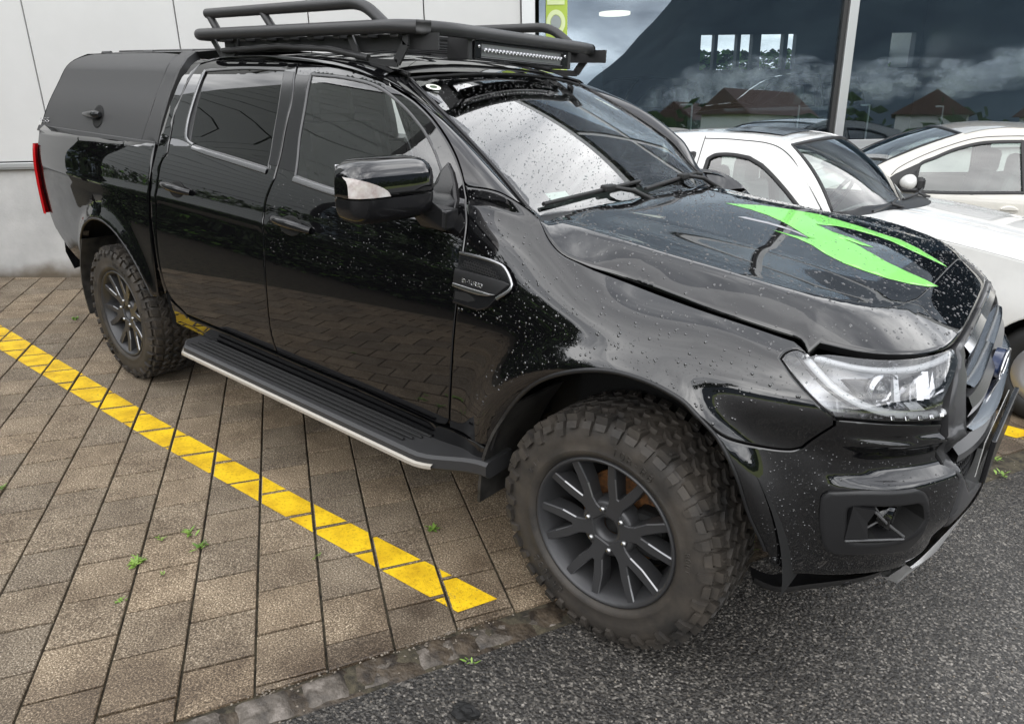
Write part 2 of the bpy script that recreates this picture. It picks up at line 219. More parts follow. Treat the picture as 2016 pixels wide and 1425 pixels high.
def C2S(arcw):
    return dict(w=.80,tumble=.30,belt=.93,x=(1.55,-2.05),R=.29,wheels=(.98,-1.45),lead=.4,wb=.10,nose=.14,crown=.022,
      roof=[(-1.55,1.36),(-.95,1.445),(-.333,1.462),(-.136,1.440),(.034,1.395)],cowl=(.718,1.045),
      bonnet=[(.76,1.01),(.92,.95),(1.10,.87),(1.28,.78),(1.40,.70),(1.47,.62)],
      nose_profile=[(0,.66),(.04,.56),(.06,.46),(.05,.36),(0,.24),(-.08,.20)],
      tail=[(-1.55,1.36),(-1.78,1.12),(-1.90,.90),(-1.96,.65),(-2.0,.48),(-1.92,.28)],seats=(-.40,-1.15),
      side=[[(.718,1.045),(.591,1.142),(.284,1.300),(.034,1.395)],[(.034,1.395),(-.136,1.440),(-.333,1.462),(-.95,1.445),(-1.55,1.36)],[(-1.55,1.36),(-1.78,1.12),(-1.90,.90),(-1.96,.65),(-1.92,.28)],[(-1.92,.28),(-1.75,.24)],arcw(-1.45,.34,.29,190,-10),[(-1.10,.22),(.62,.22)],arcw(.98,.34,.29,190,-10),[(1.33,.24),(1.44,.26)],[(1.44,.26),(1.50,.46),(1.47,.62)],[(1.47,.62),(1.40,.70),(1.28,.78),(1.10,.87),(.92,.95),(.76,1.01)]],
      windows=[[[(.313,1.085),(.298,1.158),(.20,1.212),(.072,1.278),(-.092,1.332),(-.226,1.350),(-.395,1.360)],[(-.395,1.360),(-.46,.985)],[(-.46,.985),(0,.955),(.313,.945)],[(.313,.945),(.313,1.085)]],[[(-.53,1.360),(-.95,1.345),(-1.25,1.29)],[(-1.25,1.29),(-1.48,1.06)],[(-1.48,1.06),(-.56,.992)],[(-.56,.992),(-.53,1.360)]]],
      seams=[[(.50,1.062),(.455,1.118),(.309,1.212),(.113,1.306),(-.082,1.372),(-.349,1.398),(-.47,1.398)],[(.53,1.04),(.555,.80),(.55,.5),(.50,.34)],[(-.47,1.396),(-.50,.95),(-.507,.675),(-.50,.40)]])
BAN=dict(x0=4.944,x1=5.164,zc=2.121,h=0.284,zb=1.614)
SCR=[(5.394,1.366),(5.655,1.739)]
TREES=[(-12.5,-12,1.2),(-8,-12,1.0),(-4.5,-13,1.05),(-1.5,-14,.9),(-19,-2,1.6),(-19,-5,1.7),(-9.5,-14.5,1.3),(-15,-14,1.3)]

# ---------------- helpers ----------------
def tag(o, label=None, cat=None, group=None, kind=None):
    if label: o['label'] = label
    if cat: o['category'] = cat
    if group: o['group'] = group
    if kind: o['kind'] = kind
    return o
def empty(name, loc=(0, 0, 0), parent=None, mat=None):
    o = bpy.data.objects.new(name, None); COL.objects.link(o); o.empty_display_size = 0.2
    if mat is not None: o.matrix_world = mat
    else: o.location = loc
    if parent: o.parent = parent
    return o
def mobj(name, V, F, mat, parent=None, smooth=False, normals=None, mats=None, midx=None):
    me = bpy.data.meshes.new(name)
    me.from_pydata([tuple(map(float, v)) for v in V], [], [tuple(map(int, f)) for f in F])
    for mm in (mats or [mat]):
        if mm is not None: me.materials.append(mm)
    if midx is not None: me.polygons.foreach_set('material_index', np.asarray(midx, np.int32))
    me.validate(verbose=False)
    if smooth or normals is not None:
        me.polygons.foreach_set('use_smooth', np.ones(len(me.polygons), bool))
    if normals is not None and len(me.vertices) == len(normals):
        me.normals_split_custom_set_from_vertices([tuple(map(float, n)) for n in normals])
    me.update()
    o = bpy.data.objects.new(name, me); COL.objects.link(o)
    if parent: o.parent = parent
    return o
class MB:
    """collects boxes, tubes, prisms as one mesh"""
    def __init__(s): s.V = []; s.F = []; s.S = []; s.M = []
    def add(s, V, F, smooth=False, m=0):
        o = len(s.V); s.V += [tuple(map(float, v)) for v in V]
        for f in F: s.F.append(tuple(o+int(i) for i in f)); s.S.append(smooth); s.M.append(m)
        return s
    def box(s, lo, hi, m=0, bev=0.0, xf=None):
        x0, y0, z0 = lo; x1, y1, z1 = hi
        if bev <= 0:
            V = [(x0, y0, z0), (x1, y0, z0), (x1, y1, z0), (x0, y1, z0), (x0, y0, z1), (x1, y0, z1), (x1, y1, z1), (x0, y1, z1)]
            F = [(0, 3, 2, 1), (4, 5, 6, 7), (0, 1, 5, 4), (1, 2, 6, 5), (2, 3, 7, 6), (3, 0, 4, 7)]
        else:
            bm = bmesh.new(); bmesh.ops.create_cube(bm, size=1.0)
            for v in bm.verts: v.co = Vector((x0+(v.co.x+.5)*(x1-x0), y0+(v.co.y+.5)*(y1-y0), z0+(v.co.z+.5)*(z1-z0)))
            bmesh.ops.bevel(bm, geom=bm.edges[:], offset=bev, segments=2, profile=0.5, affect='EDGES', clamp_overlap=True)
            bm.verts.index_update()
            V = [tuple(v.co) for v in bm.verts]; F = [[v.index for v in f.verts] for f in bm.faces]; bm.free()
        if xf is not None: V = [tuple(xf @ Vector(v)) for v in V]
        return s.add(V, F, False, m)
    def prism(s, poly, h, org, ex, ey, m=0, bev=0.0, hole=None):
        """extrude a 2-D polygon (in ex, ey) by h along ex x ey, from org"""
        ex = np.array(ex, float); ey = np.array(ey, float); ez = np.cross(ex, ey); n = len(poly); org = np.array(org, float)
        rings = []
        P = np.array(poly, float)
        if bev > 0:
            Q = inset(P, bev)
            rings = [(P, 0.0), (P, h-bev), (Q, h)]
        else: rings = [(P, 0.0), (P, h)]
        V = []
        for R, z in rings: V += [org+ex*a+ey*b+ez*z for a, b in R]
        F = []
        for k in range(len(rings)-1):
            for i in range(n):
                j = (i+1) % n; F.append((k*n+i, k*n+j, (k+1)*n+j, (k+1)*n+i))
        o = (len(rings)-1)*n
        tr = ear(rings[-1][0]); F += [tuple(o+i for i in t) for t in tr]
        F += [tuple(i for i in t[::-1]) for t in ear(P)]
        return s.add(V, F, False, m)
    def tube(s, path, r, seg=10, m=0, caps=True, closed=False):
        P = np.array(path, float); n = len(P); r = np.broadcast_to(np.asarray(r, float), (n,))
        T = np.zeros_like(P)
        if closed: T = np.roll(P, -1, 0)-np.roll(P, 1, 0)
        else: T[1:-1] = P[2:]-P[:-2]; T[0] = P[1]-P[0]; T[-1] = P[-1]-P[-2]
        T /= np.linalg.norm(T, axis=1)[:, None]+1e-12
        a = np.array([0, 0, 1.0]) if abs(T[0][2]) < .9 else np.array([1.0, 0, 0])
        nn = np.cross(T[0], a); nn /= np.linalg.norm(nn); V = []
        for i in range(n):
            nn = nn-T[i]*(nn@T[i]); nn /= np.linalg.norm(nn)+1e-12; b = np.cross(T[i], nn)
            for k in range(seg):
                t = 2*math.pi*k/seg; V.append(P[i]+r[i]*(math.cos(t)*nn+math.sin(t)*b))
        F = []
        for i in range(n if closed else n-1):
            for k in range(seg):
                j = (i+1) % n; k2 = (k+1) % seg
                F.append((i*seg+k, i*seg+k2, j*seg+k2, j*seg+k))
        s.add(V, F, True, m)
        if caps and not closed:
            s.add(V[:seg], [tuple(range(seg))[::-1]], False, m); s.add(V[-seg:], [tuple(range(seg))], False, m)
        return s
    def lathe(s, prof, org, axis='y', seg=48, m=0, smooth=True, sgn=1):
        """profile [(r, h)] turned about an axis through org"""
        V = []; n = len(prof)
        for k in range(seg):
            t = 2*math.pi*k/seg; c, q = math.cos(t), math.sin(t)
            for r, h in prof:
                V.append((org[0]+r*c, org[1]+h*sgn, org[2]+r*q) if axis == 'y' else (org[0]+r*c, org[1]+r*q, org[2]+h) if axis == 'z' else (org[0]+h, org[1]+r*c, org[2]+r*q))
        F = []
        for k in range(seg):
            k2 = (k+1) % seg
            for i in range(n-1): F.append((k*n+i, k*n+i+1, k2*n+i+1, k2*n+i))
        return s.add(V, F, smooth, m)
    def grid(s, P, m=0, smooth=True, flip=False):
        P = np.asarray(P, float); a, b = P.shape[:2]; F = []
        for i in range(a-1):
            for j in range(b-1):
                f = (i*b+j, (i+1)*b+j, (i+1)*b+j+1, i*b+j+1); F.append(f[::-1] if flip else f)
        return s.add(P.reshape(-1, 3), F, smooth, m)
    def build(s, name, mat, parent=None, auto=None):
        mats = mat if isinstance(mat, list) else [mat]
        o = mobj(name, s.V, s.F, None, parent, mats=mats, midx=s.M)
        o.data.polygons.foreach_set('use_smooth', np.array(s.S, bool)[:len(o.data.polygons)] if len(s.S) == len(o.data.polygons) else np.zeros(len(o.data.polygons), bool))
        if auto is not None:
            o.data.set_sharp_from_angle(angle=math.radians(auto))
            o.data.polygons.foreach_set('use_smooth', np.ones(len(o.data.polygons), bool))
        return o
def area2(P):
    P = np.asarray(P); return 0.5*np.sum(P[:, 0]*np.roll(P[:, 1], -1)-np.roll(P[:, 0], -1)*P[:, 1])
def inset(P, d):
    """move a closed polygon inwards by d (mitred, clamped)"""
    P = np.asarray(P, float); s = np.sign(area2(P))
    e0 = P-np.roll(P, 1, 0); e1 = np.roll(P, -1, 0)-P
    def nrm(e):
        l = np.linalg.norm(e, axis=1)[:, None]+1e-12; return np.stack([-e[:, 1], e[:, 0]], 1)/l*s
    n0, n1 = nrm(e0), nrm(e1); b = n0+n1; l = np.linalg.norm(b, axis=1)[:, None]+1e-9; b = b/l
    k = np.clip(1/np.maximum((b*n1).sum(1), 0.35), 1, 2.2)
    return P+b*d*k[:, None]
def ear(P):
    P = [tuple(map(float, q)) for q in P]; n = len(P)
    vv, ee, ff, *_ = delaunay_2d_cdt([Vector(q) for q in P], [(i, (i+1) % n) for i in range(n)], [], 0, 1e-7)
    idx = {}
    for i, v in enumerate(vv):
        d = [(v.x-q[0])**2+(v.y-q[1])**2 for q in P]; idx[i] = int(np.argmin(d))
    out = []
    C = np.array([[sum(vv[i].x for i in f)/3, sum(vv[i].y for i in f)/3] for f in ff]).reshape(-1, 2)
    ins = inpoly(C, np.array(P)) if len(C) else []
    for f, k in zip(ff, ins):
        if not k: continue
        t = tuple(idx[i] for i in f)
        if len(set(t)) < 3: continue
        a, b, c = (P[i] for i in t)
        if (b[0]-a[0])*(c[1]-a[1])-(b[1]-a[1])*(c[0]-a[0]) < 0: t = t[::-1]
        out.append(t if area2(P) > 0 else t)
    return out
def inpoly(Q, P):
    Q = np.asarray(Q); x, y = Q[:, 0], Q[:, 1]; r = np.zeros(len(Q), bool); n = len(P)
    for i in range(n):
        a, b = P[i], P[(i+1) % n]
        c = ((a[1] > y) != (b[1] > y))
        with np.errstate(divide='ignore', invalid='ignore'):
            r ^= c & (x < (b[0]-a[0])*(y-a[1])/(b[1]-a[1]+1e-30)+a[0])
    return r
def dense(P, step, closed=False):
    """Catmull-Rom through the points, resampled"""
    P = np.asarray(P, float); n = len(P); out = []
    if n == 2:
        k = max(1, int(np.linalg.norm(P[1]-P[0])/step)); return np.array([P[0]+(P[1]-P[0])*i/k for i in range(k+1)])
    for i in range(n if closed else n-1):
        if closed: p0, p1, p2, p3 = P[(i-1) % n], P[i], P[(i+1) % n], P[(i+2) % n]
        else: p0, p1, p2, p3 = P[max(i-1, 0)], P[i], P[i+1], P[min(i+2, n-1)]
        L = np.linalg.norm(p2-p1); k = max(1, int(math.ceil(L/step)))
        for j in range(k):
            t = j/k; t2, t3 = t*t, t*t*t
            # centripetal-ish: damp tangents at uneven spacing
            l0 = np.linalg.norm(p1-p0)+1e-9; l2 = np.linalg.norm(p3-p2)+1e-9
            m1 = (p2-p0)/(l0+L)*L if np.any(p0 != p1) else (p2-p1)
            m2 = (p3-p1)/(l2+L)*L if np.any(p3 != p2) else (p2-p1)
            out.append((2*t3-3*t2+1)*p1+(t3-2*t2+t)*m1+(-2*t3+3*t2)*p2+(t3-t2)*m2)
    if not closed: out.append(P[-1])
    return np.array(out)
def ring(segs, step):
    """closed polygon from segments: smooth inside a segment, corner between them"""
    out = []
    for s in segs:
        d = dense(s, step); out += [tuple(q) for q in d]
    R = [out[0]]
    for q in out[1:]:
        if math.hypot(q[0]-R[-1][0], q[1]-R[-1][1]) > step*0.12: R.append(q)
    if math.hypot(R[0][0]-R[-1][0], R[0][1]-R[-1][1]) < step*0.12: R.pop()
    return np.array(R)
def frame_of(F, uv):
    u, v = uv[:, 0], uv[:, 1]; h = 2e-3
    fu = (F(u+h, v)-F(u-h, v))/(2*h); fv = (F(u, v+h)-F(u, v-h))/(2*h)
    n = np.cross(fu, fv); n /= np.linalg.norm(n, axis=1)[:, None]+1e-12
    return F(u, v), fu, fv, n
def flipy(o, name=None, parent=None):
    """mirror-image copy of a mesh object"""
    me = o.data.copy(); V = np.zeros(len(me.vertices)*3); me.vertices.foreach_get('co', V); V[1::3] *= -1
    cn = None
    if me.has_custom_normals:
        cn = np.zeros(len(me.corner_normals)*3); me.corner_normals.foreach_get('vector', cn)
        vn = np.zeros((len(me.vertices), 3)); li = np.zeros(len(me.loops), np.int32); me.loops.foreach_get('vertex_index', li)
        vn[li] = cn.reshape(-1, 3); vn[:, 1] *= -1
    me.vertices.foreach_set('co', V); me.flip_normals()
    if cn is not None: me.normals_split_custom_set_from_vertices(vn.tolist())
    me.update()
    c = o.copy(); c.data = me; COL.objects.link(c); c.parent = parent or o.parent
    return c
def panel(name, F, poly, mat, parent=None, holes=(), hfl=None, step=0.03, gap=0.0028, edge=0.006, drop=0.0022, flange=0.022, sgn=1, off=0.0, mirror=False, smoothn=True):
    """a skin panel cut out of surface F(u, v): conforming mesh, rolled edge, returned flange"""
    P = np.asarray(poly, float)
    if area2(P) < 0: P = P[::-1]
    outer = inset(P, gap) if gap else P
    Hs = []
    for h in holes:
        h = np.asarray(h, float)
        if area2(h) > 0: h = h[::-1]
        Hs.append(h)
    loops = [outer]+Hs
    pts = []; edges = []; meta = []; inner = []
    for L in loops:
        o = len(pts); n = len(L); pts += [tuple(q) for q in L]; edges += [(o+i, o+(i+1) % n) for i in range(n)]
        # direction pointing away from the skin (2-D)
        away = inset(L, -1e-3)-L if L is outer else inset(L, 1e-3)-L
        if L is not outer: away = -(inset(L[::-1], -1e-3)[::-1]-L)
        away /= np.linalg.norm(away, axis=1)[:, None]+1e-12
        meta.append((o, n, away))
        inner.append(L-away*edge)
    nb = len(pts)
    keep = []
    for Q in inner:
        ok = inpoly(Q, outer)
        for H in Hs: ok &= ~inpoly(Q, H)
        keep += [tuple(q) for q in Q[ok]]
    lo = P.min(0); hi = P.max(0)
    gx, gy = np.meshgrid(np.arange(lo[0], hi[0], step), np.arange(lo[1], hi[1], step)); G = np.stack([gx.ravel(), gy.ravel()], 1)
    ok = inpoly(G, outer)
    for H in Hs: ok &= ~inpoly(G, H)
    G = G[ok]
    if len(G):
        allb = np.array([q for L in loops for q in L])
        d = np.full(len(G), 9.0)
        for k in range(0, len(allb), 400): d = np.minimum(d, np.sqrt(((G[:, None, :]-allb[None, k:k+400, :])**2).sum(-1)).min(1))
        G = G[d > max(edge*1.4, step*0.35)]
    pts += keep; pts += [tuple(q) for q in G]
    vv, ee, ff, ov, *_ = delaunay_2d_cdt([Vector(q) for q in pts], edges, [], 0, 1e-6)
    uv = np.array([(v.x, v.y) for v in vv])
    C = np.array([uv[list(f)].mean(0) for f in ff])
    ins = inpoly(C, outer)
    for H in Hs: ins &= ~inpoly(C, H)
    tri = []
    for f, k in zip(ff, ins):
        if k:
            a, b, c = uv[list(f)]
            tri.append(f if (b[0]-a[0])*(c[1]-a[1])-(b[1]-a[1])*(c[0]-a[0]) > 0 else f[::-1])
    new_of = {}
    for i, lst in enumerate(ov):
        for q in lst: new_of[q] = i
    X, fu, fv, n = frame_of(F, uv)
    N = n*sgn; X = X+N*off
    Nv = N.copy(); V = X.copy(); extraV = []; extraN = []; faces = [tuple(t) if sgn > 0 else tuple(t)[::-1] for t in tri]
    base = len(V)
    for (o, cnt, away) in meta:
        ids = [new_of.get(o+i) for i in range(cnt)]
        if any(q is None for q in ids): continue
        a3 = fu[ids]*away[:, :1]+fv[ids]*away[:, 1:]; a3 /= np.linalg.norm(a3, axis=1)[:, None]+1e-12
        V[ids] = X[ids]-N[ids]*drop
        nn = N[ids]+0.75*a3; Nv[ids] = nn/np.linalg.norm(nn, axis=1)[:, None]
        if flange:
            b0 = base+len(extraV)
            for q, i in enumerate(ids): extraV.append(V[i]); extraN.append(a3[q])
            fl_ = flange if (o == 0 or hfl is None) else hfl
            for q, i in enumerate(ids): extraV.append(V[i]-N[i]*fl_); extraN.append(a3[q])
            for q in range(cnt):
                r = (q+1) % cnt; f = (b0+q, b0+cnt+q, b0+cnt+r, b0+r)
                faces.append(f if sgn > 0 else f[::-1])
    if extraV:
        V = np.vstack([V, np.array(extraV)]); Nv = np.vstack([Nv, np.array(extraN)])
    used = np.unique(np.concatenate([np.array(f) for f in faces])); mp = -np.ones(len(V), int); mp[used] = np.arange(len(used))
    faces = [tuple(mp[i] for i in f) for f in faces]
    o = mobj(name, V[used], faces, mat, parent, normals=Nv[used])
    if mirror: return o, flipy(o)
    return o
def strip(name, F, path, mat, parent=None, w=0.012, h=0.005, step=0.02, sgn=1, off=0.0, closed=False, seg=5, mirror=False):
    """a moulding of half-round section laid along a path on F"""
    D = dense(path, step, closed); n = len(D)
    X, fu, fv, N = frame_of(F, D); N = N*sgn
    T = np.roll(X, -1, 0)-np.roll(X, 1, 0) if closed else np.gradient(X, axis=0)
    T /= np.linalg.norm(T, axis=1)[:, None]+1e-12
    B = np.cross(N, T); V = []; NN = []
    for k in range(seg):
        t = math.pi*k/(seg-1); a = math.cos(t)*w/2; b = math.sin(t)*h
        V.append(X+B*a+N*(b+off)); q = B*math.cos(t)/w+N*math.sin(t)/h; NN.append(q/np.linalg.norm(q, axis=1)[:, None])
    V = np.stack(V, 1); NN = np.stack(NN, 1); f = []
    for i in range(n if closed else n-1):
        j = (i+1) % n
        for k in range(seg-1): f.append((i*seg+k, i*seg+k+1, j*seg+k+1, j*seg+k))
    o = mobj(name, V.reshape(-1, 3), f, mat, parent, normals=NN.reshape(-1, 3))
    if mirror: return o, flipy(o)
    return o
# ---------------- materials ----------------
MAT = {}
def pbr(name, col, rough=0.5, metal=0.0, ior=1.45, coat=0.0, trans=0.0, alpha=1.0, spec=None):
    m = bpy.data.materials.new(name); m.use_nodes = True; b = m.node_tree.nodes['Principled BSDF']
    b.inputs['Base Color'].default_value = (*col, 1); b.inputs['Roughness'].default_value = rough; b.inputs['Metallic'].default_value = metal
    b.inputs['IOR'].default_value = ior; b.inputs['Coat Weight'].default_value = coat; b.inputs['Transmission Weight'].default_value = trans
    b.inputs['Alpha'].default_value = alpha
    MAT[name] = m; return m
def nodes(m): nt = m.node_tree; return nt, nt.nodes, nt.links, nt.nodes['Principled BSDF']
def bump(m, kind='noise', scale=100.0, strength=0.3, dist=0.002, detail=4, coord='Object', rough=None):
    nt, N, L, b = nodes(m)
    tc = N.new('ShaderNodeTexCoord')
    t = N.new('ShaderNodeTexNoise' if kind == 'noise' else 'ShaderNodeTexVoronoi'); t.inputs['Scale'].default_value = scale
    if kind == 'noise': t.inputs['Detail'].default_value = detail
    L.new(tc.outputs[coord], t.inputs['Vector'])
    bp = N.new('ShaderNodeBump'); bp.inputs['Strength'].default_value = strength; bp.inputs['Distance'].default_value = dist
    L.new(t.outputs[0], bp.inputs['Height']); 
    prev = b.inputs['Normal'].links[0].from_socket if b.inputs['Normal'].links else None
    if prev: L.new(prev, bp.inputs['Normal'])
    L.new(bp.outputs[0], b.inputs['Normal'])
    return t
def mottle(m, c1, c2, scale=8.0, lo=0.35, hi=0.65, detail=6, coord='Object', sock='Base Color', c3=None):
    nt, N, L, b = nodes(m); tc = N.new('ShaderNodeTexCoord'); t = N.new('ShaderNodeTexNoise')
    t.inputs['Scale'].default_value = scale; t.inputs['Detail'].default_value = detail; t.inputs['Roughness'].default_value = 0.62
    L.new(tc.outputs[coord], t.inputs['Vector']); r = N.new('ShaderNodeValToRGB')
    e = r.color_ramp.elements; e[0].position = lo; e[1].position = hi; e[0].color = (*c1, 1); e[1].color = (*c2, 1)
    if c3: q = e.new((lo+hi)/2); q.color = (*c3, 1)
    L.new(t.outputs['Fac'], r.inputs[0]); L.new(r.outputs[0], b.inputs[sock]); return r
def glassmat(name, tint, refl=None, ior=1.5, rough=0.0, mul=1.0):
    """thin sheet: see-through tint mixed with mirror reflection by Fresnel"""
    m = bpy.data.materials.new(name); m.use_nodes = True; nt = m.node_tree; N = nt.nodes; L = nt.links; N.clear()
    out = N.new('ShaderNodeOutputMaterial'); tr = N.new('ShaderNodeBsdfTransparent'); tr.inputs[0].default_value = (*tint, 1)
    gl = N.new('ShaderNodeBsdfGlossy'); gl.inputs['Roughness'].default_value = rough; mx = N.new('ShaderNodeMixShader')
    fr = N.new('ShaderNodeFresnel'); fr.inputs[0].default_value = ior
    if refl is not None:
        ma = N.new('ShaderNodeMath'); ma.operation = 'MULTIPLY_ADD'; ma.use_clamp = True
        L.new(fr.outputs[0], ma.inputs[0]); ma.inputs[1].default_value = mul; ma.inputs[2].default_value = refl; L.new(ma.outputs[0], mx.inputs[0])
    else: L.new(fr.outputs[0], mx.inputs[0])
    L.new(tr.outputs[0], mx.inputs[1]); L.new(gl.outputs[0], mx.inputs[2]); L.new(mx.outputs[0], out.inputs[0])
    MAT[name] = m; return m
paint = pbr('black_paint', (.003, .003, .0035), .02, ior=1.72)
matte = pbr('matte_black', (.046, .046, .047), .48); bump(matte, scale=900, strength=.12, dist=.0006)
plastic = pbr('grey_plastic', (.014, .014, .015), .38); bump(plastic, scale=700, strength=.15, dist=.0005)
gplast = pbr('gloss_plastic', (.010, .010, .011), .16)
rubber = pbr('rubber_seal', (.010, .010, .010), .55)
dark = pbr('dark_void', (.006, .006, .006), .8)
chrome = pbr('bright_metal', (.62, .62, .63), .10, metal=1.0)
satin = pbr('satin_metal', (.40, .40, .41), .30, metal=1.0)
silver = pbr('silver_paint', (.62, .62, .62), .28, metal=.35); bump(silver, scale=60, strength=.05, dist=.001)
powder = pbr('powder_black', (.028, .028, .029), .42); bump(powder, scale=1500, strength=.25, dist=.0005)
white = pbr('white_paint', (.78, .78, .76), .08, ior=1.5, coat=.4)
redlens = pbr('red_lens', (.42, .008, .012), .08, coat=1.0)
glass_f = glassmat('clear_glass', (.84, .91, .88), refl=.04, ior=1.6, mul=1.3)
glass_ws = glassmat('windscreen_glass', (.82, .91, .87), refl=.06, ior=1.60, mul=1.7)
glass_p = glassmat('privacy_glass', (.035, .038, .038), ior=1.62)
lensg = glassmat('lamp_lens', (.95, .96, .97), refl=.06, ior=1.5, mul=1.4)

# ---------------- ground ----------------
PD = np.array([-0.8366, 0.5478]); PN = np.array([0.5478, 0.8366])       # along / across the paver courses
KD = np.array([math.cos(math.radians(66)), math.sin(math.radians(66))]) # kerb direction
KO = np.array([-0.45, -1.39]); KN = np.array([KD[1], -KD[0]])           # kerb origin, normal towards the road
kd = lambda p: (np.asarray(p)-KO)@KN                                    # >0 on the road side
mg = pbr('far_ground', (.20, .25, .06), .9); mottle(mg, (.14, .18, .045), (.26, .30, .09), scale=.12)
mobj('ground', [(-3000, -3000, -.10), (3000, -3000, -.10), (3000, 3000, -.10), (-3000, 3000, -.10)], [(0, 1, 2, 3)], mg); tag(bpy.data.objects['ground'], kind='structure')
def line_pt(a, b): p = KO+KD*a+KN*b; return (p[0], p[1])
# asphalt
asph = pbr('wet_asphalt', (.03, .03, .032), .42, ior=1.5)
def asphalt_nodes():
    nt, N, L, b = nodes(asph); tc = N.new('ShaderNodeTexCoord')
    v = N.new('ShaderNodeTexVoronoi'); v.inputs['Scale'].default_value = 150; L.new(tc.outputs['Object'], v.inputs['Vector'])
    v2 = N.new('ShaderNodeTexVoronoi'); v2.inputs['Scale'].default_value = 90; L.new(tc.outputs['Object'], v2.inputs['Vector'])
    n = N.new('ShaderNodeTexNoise'); n.inputs['Scale'].default_value = 260; n.inputs['Detail'].default_value = 5; L.new(tc.outputs['Object'], n.inputs['Vector'])
    r = N.new('ShaderNodeValToRGB'); e = r.color_ramp.elements
    e[0].position = .0; e[0].color = (.018, .017, .017, 1); e[1].position = 1; e[1].color = (.30, .29, .27, 1)
    for p, c in ((.45, (.034, .033, .031, 1)), (.72, (.070, .067, .062, 1)), (.90, (.15, .145, .135, 1))): q = e.new(p); q.color = c
    sp = N.new('ShaderNodeSeparateColor'); L.new(v.outputs['Color'], sp.inputs[0]); L.new(sp.outputs[0], r.inputs[0])
    ng = N.new('ShaderNodeTexNoise'); ng.inputs['Scale'].default_value = 1.3; ng.inputs['Detail'].default_value = 5; L.new(tc.outputs['Object'], ng.inputs['Vector'])
    rg = N.new('ShaderNodeValToRGB'); rg.color_ramp.elements[0].position = .35; rg.color_ramp.elements[1].position = .68
    rg.color_ramp.elements[0].color = (.62, .58, .54, 1); rg.color_ramp.elements[1].color = (1.15, 1.1, 1.05, 1); L.new(ng.outputs[0], rg.inputs[0])
    mx = N.new('ShaderNodeMix'); mx.data_type = 'RGBA'; mx.blend_type = 'MULTIPLY'; mx.inputs[0].default_value = 1
    L.new(r.outputs[0], mx.inputs[6]); L.new(rg.outputs[0], mx.inputs[7]); L.new(mx.outputs[2], b.inputs['Base Color'])
    rr = N.new('ShaderNodeMapRange'); rr.inputs[3].default_value = .22; rr.inputs[4].default_value = .50; L.new(ng.outputs[0], rr.inputs[0]); L.new(rr.outputs[0], b.inputs['Roughness'])
    ad = N.new('ShaderNodeMath'); ad.operation = 'ADD'
    sb = N.new('ShaderNodeMath'); sb.operation = 'SUBTRACT'; sb.inputs[0].default_value = 1; L.new(v2.outputs['Distance'], sb.inputs[1])
    L.new(sb.outputs[0], ad.inputs[0]); L.new(n.outputs[0], ad.inputs[1])
    bp = N.new('ShaderNodeBump'); bp.inputs['Strength'].default_value = .85; bp.inputs['Distance'].default_value = .006; L.new(ad.outputs[0], bp.inputs['Height']); L.new(bp.outputs[0], b.inputs['Normal'])
asphalt_nodes()
V = [(*line_pt(-40, .125), -.008), (*line_pt(40, .125), -.008), (*line_pt(40, 13), -.008), (*line_pt(-40, 13), -.008)]
tag(mobj('road', V, [(0, 3, 2, 1)], asph), kind='structure')
# soil under pavers
soil = pbr('joint_soil', (.035, .028, .020), .9); bump(soil, scale=300, strength=.6, dist=.004)
mottle(soil, (.020, .017, .012), (.085, .072, .046), scale=30)
V = [(*line_pt(-40, .13), -.0125), (*line_pt(40, .13), -.0125), (*line_pt(40, -30), -.0125), (*line_pt(-40, -30), -.0125)]
pav = tag(mobj('pavement', V, [(0, 1, 2, 3)], soil), kind='structure')
